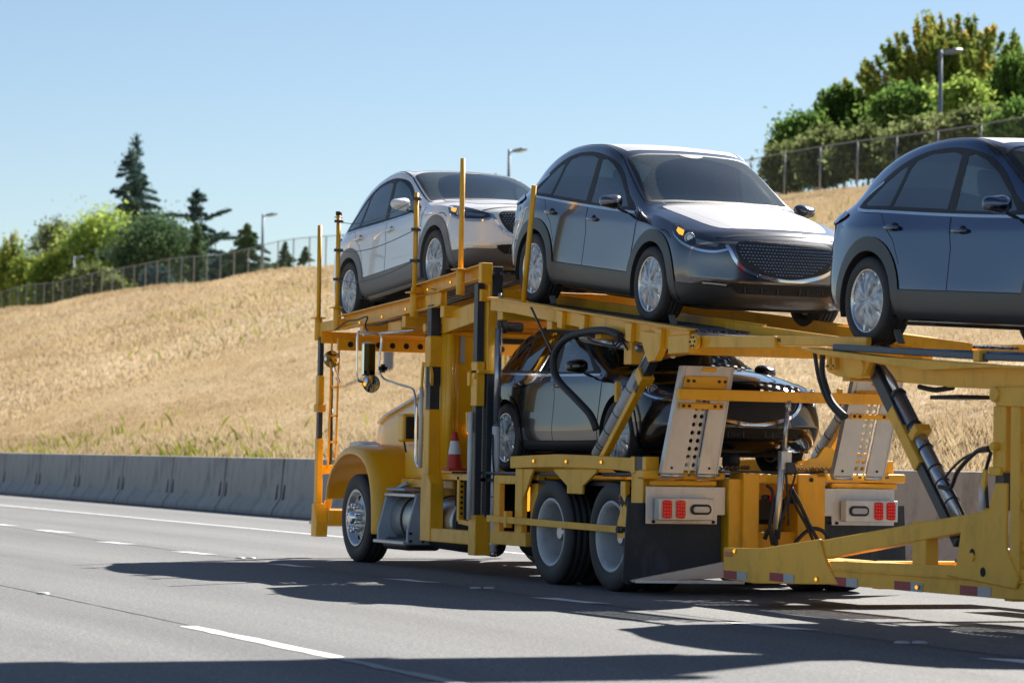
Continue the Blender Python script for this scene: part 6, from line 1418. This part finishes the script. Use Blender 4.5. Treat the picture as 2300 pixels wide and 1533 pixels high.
b = MB(); b.prism([(-0.18, 0.135), (0.75, 0.30), (0.75, 0.20), (0.75, 0.155), (-0.16, 0.115)], 'x', 0.79, 0.82); b.beam((0.82, -0.14, 0.125), (1.15, 0.75, 0.13), 0.05, 0.03); b.build('flap_weight', ALUM, T, bevel=0.004)
# deck ends / wheel stops / chains at the back
for ya, yb in ((0.1, 0.66), (1.8, 2.36)): perforated('deck_tread', (0.35, 1.10), (0.68, 1.10), ya, yb, T)
b = MB(); b.prism([(1.70, 1.08), (2.44, 1.08), (2.44, 1.27), (2.28, 1.27), (2.22, 1.18), (2.14, 1.18), (2.08, 1.30), (1.98, 1.32), (1.90, 1.22), (1.70, 1.18)], 'x', 0.30, 0.34); b.build('wheel_stop', YEL, T, bevel=0.005)
b = MB(); b.box(0.35, 0.40, 1.5, 1.86, 1.10, 1.16); b.build('stop_bar', YEL, T, bevel=0.004)
for pts in ([(0.60, 0.05, 1.10), (0.55, 0.3, 1.11), (0.62, 0.6, 1.10), (0.60, 0.95, 1.115), (0.55, 1.1, 1.12)], [(0.6, 1.35, 1.12), (0.62, 1.5, 1.11), (0.60, 1.7, 1.115), (0.62, 1.9, 1.11)]):
    P = crom([Vector(p) for p in pts], 10); b = MB()
    for i in range(0, len(P)-1):
        a, c_ = P[i], P[i+1]; d = (c_-a); s_ = Vector((0.018, 0, 0)) if i % 2 else Vector((0, 0, 0.018)); b.tube([a-d*0.2, a+s_+d*0.5, c_+d*0.2, a-s_+d*0.5, a-d*0.2], 0.006, 5, sub=3)
    b.build('chain', CHAIN, T)
b = MB(); b.cyl((0.25, 1.02, 1.17), (0.25, 1.12, 1.17), 0.08, 16); b.build('ratchet', BLK, T)
# ---- loading ramps folded upright with the crossbar
def ramp(yb0, yb1, yt0, yt1, ztop, cut=None):
    zb = 1.06; F = lambda u, v: Vector((0.86+0.06*v, (yb0+(yb1-yb0)*u)*(1-v)+(yt0+(yt1-yt0)*u)*v, zb+(ztop-zb)*v))
    b = MB(); th = Vector((0.022, 0, 0))
    def panel(u0, u1, v0=0, v1=1, t0=0.0, t1=0.022, m=b):
        q = [F(u0, v0), F(u1, v0), F(u1, v1), F(u0, v1)]; vs = [v+Vector((t0, 0, 0)) for v in q]+[v+Vector((t1, 0, 0)) for v in q]
        m.add(vs, [(3, 2, 1, 0), (4, 5, 6, 7), (0, 1, 5, 4), (1, 2, 6, 5), (2, 3, 7, 6), (3, 0, 4, 7)])
    panel(0.0, 0.38); panel(0.66, 1.0); panel(-0.02, 0.0, 0, 1, -0.04, 0.03); panel(1.0, 1.02, 0, 1, -0.04, 0.03)
    # centre channel with real holes: small strips around the openings
    nh = 12; n0 = 0.03
    for r in range(nh+1):
        v0 = n0+r*(0.94-n0)/nh; panel(0.38, 0.66, v0, v0+0.022, -0.03, -0.015)
    for u in (0.38, 0.505, 0.635): panel(u, u+0.026, 0, 1, -0.03, -0.014)
    o = b.build('loading_ramp', ALUM, T)
    b = MB()
    for r in range(nh):
        v0 = n0+0.022+r*(0.94-n0)/nh; v1 = v0+(0.94-n0)/nh-0.022
        for u0, u1 in ((0.406, 0.505), (0.531, 0.635)):     # octagonal hole plates
            cu, cv = (u0+u1)/2, (v0+v1)/2; R_ = 8; ou = [(u1, cv), (u1, v1), (cu, v1), (u0, v1), (u0, cv), (u0, v0), (cu, v0), (u1, v0)]
            inn = [(cu+(u1-u0)*0.36*math.cos(a), cv+(v1-v0)*0.40*math.sin(a)) for a in [2*PI*i/8 for i in range(8)]]
            vs = [F(*p)+Vector((-0.02, 0, 0)) for p in ou]+[F(*p)+Vector((-0.02, 0, 0)) for p in inn]; b.add(vs, [(i, (i+1) % 8, 8+(i+1) % 8, 8+i) for i in range(8)])
    b.build('hole_strip', ALUM, o, fixn=False)
    b = MB(); panel(0.07, 0.93, 0.90, 1.0, 0.023, 0.028, b); b.build('ramp_lip', ALUM, o)  # plain aluminium strip at the ramp top, same material as the ramp
    b = MB(); panel(0.06, 0.92, 0.79, 0.905, 0.03, 0.048, b); panel(0.06, 0.92, 0.60, 0.655, 0.03, 0.048, b); panel(0.38, 0.66, 0.95, 0.99, 0.03, 0.04, b); cl_ = b.build('ramp_clamp', YEL, o, bevel=0.006)
    bolts('clamp_bolt', [F(u, v)+Vector((0.05, 0, 0)) for u in (0.13, 0.24, 0.74, 0.86) for v in (0.86, 0.628)], (1, 0, 0), 0.014, BLK, o, h=0.008)
    bolts('ramp_bolt', [F(u, v)+Vector((0.022, 0, 0)) for u in (0.15, 0.85) for v in (0.05,)], (1, 0, 0), 0.012, BLK, o, h=0.006)
    b = MB(); b.cyl(F(0.0, -0.02), F(0.4, -0.02), 0.022, 12); b.cyl(F(0.66, -0.02), F(1.0, -0.02), 0.022, 12); b.build('ramp_hinge', ALU, o)
ramp(0.08, 0.60, 0.235, 0.72, 1.99); ramp(1.77, 2.27, 1.93, 2.42, 1.90)
b = MB(); b.box(0.935, 1.02, 0.165, 2.27, 1.695, 1.79); b.build('ramp_crossbar', YEL, T, bevel=0.005)
b = MB(); b.cyl((1.0, 1.235, 1.70), (1.0, 1.20, 1.24), 0.020, 14); b.cyl((1.0, 1.235, 1.71), (1.0, 1.235, 1.62), 0.028, 10); b.build('jack_rod', STEEL, T)
b = MB(); b.cyl((1.0, 1.195, 1.24), (1.0, 1.13, 0.58), 0.034, 16); b.box(0.96, 1.04, 1.16, 1.26, 1.10, 1.27); jk = b.build('centre_jack', ALU, T, bevel=0.006)
b = MB(); b.box(1.035, 1.07, 1.20, 1.28, 1.08, 1.17); b.build('jack_valve', STEELD, T, bevel=0.006)
for k, (pts, r) in enumerate([([(1.03, 1.26, 1.2), (1.05, 1.29, 1.1), (1.04, 1.27, 0.98), (1.03, 1.24, 0.85), (1.03, 1.24, 0.62)], 0.010), ([(0.95, 1.06, 0.97), (0.98, 1.10, 0.92), (0.99, 1.10, 0.8), (1.0, 1.07, 0.62), (1.0, 1.10, 0.45)], 0.015), ([(0.92, 1.10, 0.86), (0.97, 1.15, 0.82), (0.99, 1.14, 0.65), (1.0, 1.14, 0.45)], 0.017), ([(1.04, 1.20, 1.08), (1.05, 1.21, 0.95), (1.04, 1.22, 0.85), (1.04, 1.16, 0.65), (1.04, 1.14, 0.5)], 0.012),
        ([(1.0, 1.28, 0.95), (1.02, 1.33, 0.85), (1.05, 1.42, 0.66), (1.10, 1.52, 0.45)], 0.017), ([(0.99, 1.27, 0.93), (1.02, 1.31, 0.8), (1.05, 1.42, 0.6), (1.1, 1.48, 0.42)], 0.014), ([(1.0, 1.30, 0.42), (1.02, 1.34, 0.50), (1.04, 1.45, 0.59), (1.05, 1.56, 0.58), (1.06, 1.64, 0.50), (1.1, 1.70, 0.40)], 0.018), ([(0.95, 1.05, 0.5), (0.99, 1.07, 0.58), (1.0, 1.12, 0.5), (1.0, 1.14, 0.4)], 0.02)]):
    b = MB(); b.tube(pts, r, 8, sub=5); b.build('hydraulic_hose', BLK, T)
b = MB(); b.cyl((0.62, 1.03, 0.98), (0.70, 1.06, 0.97), 0.03, 10); b.cyl((0.92, 1.04, 0.86), (0.92, 1.10, 0.86), 0.025, 10); b.cyl((0.92, 1.28, 0.86), (0.92, 1.36, 0.83), 0.03, 10); b.build('hose_couplings', BLK, T)
b = MB(); b.cyl((0.925, 1.095, 0.86), (0.925, 1.115, 0.86), 0.027, 12); b.build('red_coupling', RED, T)

# ---- traffic cone on the catwalk
p = Vector((-4.084, 0.120, 1.005)); cone = thing('traffic_cone', 'red and white traffic cone standing on the catwalk behind the cab', 'traffic cone', (p.x, 0.14, 1.03))
CR = mat('cone_red', (0.55, 0.035, 0.015), 0.5, var=0.1, vscale=8, dirt=(0.15, 0.05, 0.03), damt=0.4, dscale=6); CW = mat('cone_collar', (0.78, 0.78, 0.80), 0.35, var=0.05, vscale=20, dirt=(0.25, 0.25, 0.27), dscale=14, damt=0.5)
c = (p.x, 0.14, 1.03)
b = MB(); b.lathe([(0.085, 0.02), (0.082, 0.04), (0.062, 0.17), (0.041, 0.31), (0.026, 0.39), (0.018, 0.40), (0.001, 0.40)], c, axis='z', n=32); b.box(p.x-0.10, p.x+0.10, 0.04, 0.24, 1.03, 1.055); b.build('cone_body', CR, cone)
b = MB(); b.lathe([(0.0645, 0.17), (0.0435, 0.305)], c, axis='z', n=32); b.build('reflective_collar', CW, cone)

# ---- wheel straps of the carried cars
STR = mat('grey_strap', (0.22, 0.22, 0.21), 0.7, var=0.1)
for i, (x, z, y) in enumerate([(0.62, 2.33, 0.33), (-2.02, 2.66, 0.33), (4.48, 2.08, 0.33), (-4.45, 2.95, 0.33)]):
    t = tag(MB().beam((x-0.17, y, z+0.20), (x-0.04, y, z), 0.06, 0.012).build('wheel_strap', STR), ['grey strap holding the front wheel of the graphite SUV', 'grey strap holding the rear wheel of the graphite SUV', 'grey strap holding the rear wheel of the slate SUV', 'grey strap holding the front wheel of the silver SUV'][i], 'strap', 'straps tying the car wheels to the decks')

# ================================================================= the trailer
R_ = thing('car_carrier_trailer', 'yellow car carrier trailer with red and white tape, cut by the right edge', 'trailer', (6.0, TW/2, 0))
YELT = YELD
def both():
    for y0, s_ in ((0.0, 1), (TW, -1)): yield y0, s_, (lambda a, c, y0=y0, s_=s_: (min(y0+s_*a, y0+s_*c), max(y0+s_*a, y0+s_*c)))
for y0, s_, Yy in both():
    b = MB(); b.prism([(2.21, 0.21), (2.20, 0.465), (2.62, 0.475), (2.9, 0.485), (3.30, 0.53), (3.80, 0.585), (3.90, 0.42), (4.10, 0.25), (3.98, 0.245), (2.75, 0.195)], 'y', *Yy(0.0, 0.03)); b.build('nose_plate', YELT, R_, bevel=0.006)
    b = MB(); b.prism([(3.80, 0.43), (3.80, 0.575), (6.22, 0.865), (6.22, 0.745)], 'y', *Yy(0.02, 0.12)); b.prism([(4.06, 0.245), (3.94, 0.42), (5.8, 0.46), (12.0, 0.52), (12.0, 0.28)], 'y', *Yy(0.012, 0.10)); b.prism([(3.97, 0.345), (12.0, 0.42), (12.0, 0.438), (3.96, 0.36)], 'y', *Yy(-0.004, 0.012)); b.box(5.13, 5.32, *Yy(0.03, 0.14), 0.42, 0.76)
    fb = b.build('side_frame', YELT, R_, bevel=0.006)
    b = MB(); b.prism([(5.66, 0.40), (5.80, 0.46), (5.86, 0.72), (5.98, 0.80), (6.22, 0.88), (6.30, 1.05), (6.44, 1.05), (6.44, 0.60), (6.60, 0.40), (6.56, 0.33), (5.66, 0.385)], 'y', *Yy(-0.015, 0.01)); gp = b.build('pivot_plate', YELT, R_, bevel=0.008)
    bolts('pivot_hole', [(6.017, -0.015, 0.554), (6.157, -0.015, 0.430)], (0, -1, 0), 0.035, DARK, R_, h=0.003) if s_ > 0 else None
    b = MB(); b.cyl((6.02, y0-s_*0.03, 0.53), (6.02, y0+s_*0.0, 0.53), 0.03, 12); b.build('pivot_pin', YELT, R_)
    # post assembly near the right edge
    b = MB(); b.box(6.24, 6.40, *Yy(0.0, 0.10), 1.13, 1.58); b.prism([(6.26, 1.71), (6.30, 1.58), (6.9, 1.56), (6.9, 1.71)], 'y', *Yy(-0.02, 0.06)); b.box(6.46, 6.58, *Yy(0.0, 0.07), 0.40, 1.58)
    for z in (0.62, 0.90, 1.16, 1.36): b.box(6.58, 7.15, *Yy(0.02, 0.06), z-0.035, z+0.035)
    b.box(7.1, 7.2, *Yy(0.0, 0.07), 0.4, 1.6); b.box(6.22, 6.36, *Yy(-0.02, 0.12), 1.10, 1.16); b.build('post_frame', YELT, R_, bevel=0.006)
    b = MB(); b.box(6.26, 6.37, *Yy(0.01, 0.09), 0.86, 1.12); b.box(6.27, 6.40, *Yy(0.02, 0.1), 1.58, 1.66); b.build('inner_slide', STEELD, R_, bevel=0.004)
    b = MB(); b.beam((6.20, y0-s_*0.03, 1.14), (6.17, y0-s_*0.03, 0.98), 0.02, 0.05); b.cyl((6.3, y0-s_*0.05, 1.30), (6.3, y0, 1.30), 0.03, 12); b.build('latch', YELT, R_, bevel=0.003)
    b = MB(); b.cyl((6.16, y0-s_*0.03, 0.86), (6.16, y0-s_*0.03, 1.02), 0.022, 12); b.build('white_tube', WHT, R_)
    # rear upper deck
    b = MB(); b.prism([(3.62, 2.045), (3.62, 2.06), (4.8, 1.96), (6.3, 1.865), (12.0, 1.62), (12.0, 1.605), (6.3, 1.845), (5.45, 1.845), (3.9, 2.0)], 'y', *Yy(-0.08, 0.10)); b.build('deck_flange', YELT, R_, bevel=0.003)
    b = MB(); b.prism([(3.86, 2.0), (3.86, 1.87), (4.02, 1.83), (4.30, 1.81), (4.42, 1.84), (4.5, 1.93), (4.72, 1.90), (4.9, 1.78), (5.1, 1.76), (5.7, 1.72), (6.2, 1.70), (12.0, 1.46), (12.0, 1.61), (6.3, 1.85), (5.5, 1.86)], 'y', *Yy(0.02, 0.07)); b.cyl((4.36, y0-s_*0.0, 1.89), (4.36, y0+s_*0.12, 1.89), 0.075, 20); b.cyl((6.30, y0-s_*0.04, 1.66), (6.30, y0+s_*0.08, 1.66), 0.055, 18); b.build('deck_side_beam', YELT, R_, bevel=0.006)
    b = MB(); b.box(3.92, 3.96, *Yy(-0.02, 0.03), 1.88, 1.97); b.box(4.0, 4.04, *Yy(-0.02, 0.03), 1.88, 1.97); b.box(3.9, 4.06, *Yy(-0.02, 0.0), 1.90, 1.92); b.build('deck_hinge', YELT, R_, bevel=0.003)
    b = MB(); b.beam((3.98, y0+s_*0.02, 2.055), (6.05, y0+s_*0.02, 1.93), 0.05, 0.05); b.beam((6.10, y0+s_*0.02, 1.925), (12.0, y0+s_*0.02, 1.66), 0.05, 0.05); b.build('deck_rail', RAILB, R_, bevel=0.006)
    b = MB(); b.box(6.02, 6.10, *Yy(-0.03, 0.05), 1.89, 1.97); b.build('rail_clip', YELT, R_, bevel=0.004)
for ya, yb in ((0.05, 0.64), (TW-0.64, TW-0.05)):
    perforated('deck_tread', (3.95, 2.068), (12.0, 1.68), ya, yb, R_)
b = MB(); b.beam((3.1, TW-0.66, 2.09), (4.4, TW-0.66, 2.03), 0.03, 0.07); b.build('inner_rail', YEL, R_, bevel=0.004)
for x in (4.1, 5.6, 7.4, 9.4, 11.8):
    z = 2.0-(x-4)*0.048-0.1; b = MB(); b.box(x-0.06, x+0.06, 0.05, TW-0.05, z-0.10, z); b.build('deck_crossbeam', YELT, R_, bevel=0.005)
for x in (2.3, 4.6, 6.4, 8.6, 11.0):
    b = MB(); b.box(x-0.06, x+0.06, 0.04, TW-0.04, 0.24, 0.36); b.build('frame_crossbeam', YELT, R_, bevel=0.005)
b = MB(); b.box(0.95, 2.9, 1.05, 1.41, 0.22, 0.36); b.prism([(0.3, 1.41), (0.3, 1.05), (2.3, 0.06), (2.9, 0.06), (1.3, 1.0), (1.3, 1.46), (2.9, TW-0.06), (2.3, TW-0.06)][::-1] if False else [(2.2, 0.05), (2.9, 0.05), (2.9, TW-0.05), (2.2, TW-0.05)], 'z', 0.24, 0.30); b.build('drawbar', YELT, R_, bevel=0.01)
b = MB(); b.box(3.2, 5.6, 1.9, 2.3, 0.44, 0.50); b.build('tool_tray', WHT, R_, bevel=0.01)
bolts('tray_bolt', [(5.605, 1.95, 0.47), (5.605, 2.25, 0.47)], (1, 0, 0), 0.015, BLK, R_)
for ya, yb in ((0.12, 0.7), (TW-0.7, TW-0.12)): perforated('deck_tread', (5.6, 0.50), (12.0, 0.55), ya, yb, R_)
# lift cylinders
for y0, s_ in ((0.16, 1), (TW-0.16, -1)):
    A = Vector((4.40, y0, 1.90)); B = Vector((5.62, y0, 0.64)); d = (B-A).normalized(); up_ = Vector((-d.z, 0, d.x)); up_ = up_ if up_.x > 0 else -up_
    b = MB(); b.beam(A-up_*0.03, A+d*0.62-up_*0.03, 0.11, 0.11); b.beam(A+d*0.98-up_*0.04, B-up_*0.04, 0.09, 0.09); ls = b.build('lift_strut', STEELD, R_, bevel=0.005)
    b = MB(); b.beam(A+d*0.42-up_*0.04, A+d*1.0-up_*0.04, 0.125, 0.10); b.beam(A+d*1.0-up_*0.0, B-up_*0.0, 0.04, 0.02); b.build('strut_sleeve', YELT, ls, bevel=0.005)
    b = MB(); b.cyl(A+d*0.34+up_*0.065, B+up_*0.065, 0.052, 24); b.build('cylinder_barrel', STEEL, ls)
    b = MB(); b.cyl(A+up_*0.05, A+d*0.36+up_*0.065, 0.030, 20); b.build('cylinder_rod', CHRD, ls)
    b = MB()
    for k in (0.36, 0.68, 0.92, 1.12, 1.26, 1.45): b.cyl(A+d*k+up_*0.065, A+d*(k+0.012)+up_*0.065, 0.058, 18)
    b.tube([A+d*0.55+up_*0.02, A+d*0.8-up_*0.01, A+d*0.95+up_*0.03, A+d*1.2+up_*0.10, A+d*1.5+up_*0.12, B+up_*0.1], 0.012, 6); b.build('hose', BLK, ls)
    b = MB(); b.beam(A+d*0.78+up_*0.03, A+d*0.78+up_*0.15, 0.13, 0.07, up=d); b.build('cylinder_clamp', YELT, ls, bevel=0.005)
for pts, r in (([(5.383, 0.100, 1.012), (5.567, 0.080, 1.005), (5.702, 0.050, 1.117), (5.880, 0.030, 1.213), (6.071, 0.000, 1.276), (6.228, -0.020, 1.291)], 0.016), ([(5.443, 0.100, 1.067), (5.594, 0.080, 1.148), (5.789, 0.050, 1.219), (5.995, 0.030, 1.260), (6.229, -0.020, 1.270)], 0.010), ([(6.251, -0.020, 1.261), (6.186, -0.020, 1.121), (6.200, -0.020, 0.967), (6.213, -0.020, 0.875)], 0.014), ([(3.154, 0.300, 2.050), (3.232, 0.300, 1.836), (3.395, 0.300, 1.640), (3.617, 0.300, 1.515)], 0.018), ([(3.285, 0.300, 2.029), (3.289, 0.300, 1.870), (3.437, 0.300, 1.657), (3.665, 0.300, 1.532)], 0.024), ([(4.426, 0.500, 1.757), (4.651, 0.500, 1.730), (4.902, 0.500, 1.743)], 0.02)):
    b = MB(); b.tube(pts, r, 8); b.build('hydraulic_hose', BLK, R_)
b = MB(); b.box(*sorted(((4.583, 0.600, 1.717)[0], (4.989, 0.600, 1.711)[0])), 0.5, 0.8, 1.66, 1.69); b.build('deck_lamp', BLK, R_)
# reflective tape and lamps on the low side
for x, z in ((2.22, 0.247), (3.01, 0.262), (3.98, 0.272), (4.92, 0.282), (5.82, 0.292), (6.75, 0.302), (7.7, 0.31)):
    yy = -0.003 if x < 3.9 else 0.009
    for (xa, xb, m) in ((x, x+0.23, REDT), (x+0.232, x+0.40, WHTT)):
        b = MB(); b.prism([(xa, z-0.033), (xb, z-0.033), (xb, z+0.033), (xa, z+0.033)], 'y', yy-0.001, yy); b.build('reflective_tape', m, R_)
for px in ((2.416, 0.000, 0.442), (3.783, 0.000, 0.275), (5.269, 0.000, 0.283)): light(px, R_, r=0.014)
b = MB(); b.prism([(2.23, 0.395), (2.37, 0.397), (2.37, 0.435), (2.23, 0.433)], 'y', -0.006, 0.0); b.build('side_reflector', ORG, R_, bevel=0.003)
# trailer wheels out of frame to the right
for x in (9.2, 10.2):
    for near in (True, False):
        c1 = (x, 0.18 if near else TW-0.18, 0.40); b = truck_tyre(c1, R=0.40, w=0.26); b.build('wheel', TYRE, R_); b = MB(); b.lathe([(0.29, 0.1), (0.2, 0.02), (0.001, 0.02)], c1, n=32); b.build('rim', WRIM, R_)

# ---- overhead sign gantry just outside the top right of the frame; its shadow crosses the foreground
G_ = thing('sign_gantry', 'grey overhead sign gantry above the frame that shades the foreground road', 'gantry', (3.2, -16, 0))
GA = mat('gantry_steel', (0.30, 0.31, 0.32), 0.5, metal=0.4, var=0.1)

b = MB(); b.cyl((3.2, -16, 0), (3.2, -16, 10.2), 0.28, 20, r2=0.2); b.build('column', GA, G_)
b = MB(); b.beam((3.45, -16, 7.7), (3.45, 4.7, 7.7), 0.18, 0.18); b.beam((3.45, -16, 9.6), (3.45, 4.7, 9.6), 0.18, 0.18)
for k in range(10): b.beam((3.45, -15.5+2*k, 7.7 if k % 2 else 9.6), (3.45, -13.5+2*k, 9.6 if k % 2 else 7.7), 0.09, 0.09)
b.build('truss_arm', GA, G_)
b = MB(); b.box(3.18, 3.24, -15.2, 4.75, 7.4, 10.15); b.build('sign_panel', GA, G_, bevel=0.01)
for y in (-6.2, -4.3, -2.4, -0.55, 1.35, 3.2): b = MB(); b.prism([(y-0.35, 7.405), (y+0.25, 7.405), (y+0.15, 7.27), (y-0.1, 7.27)], 'x', 3.17, 3.25); b.build('panel_bracket', GA, G_)
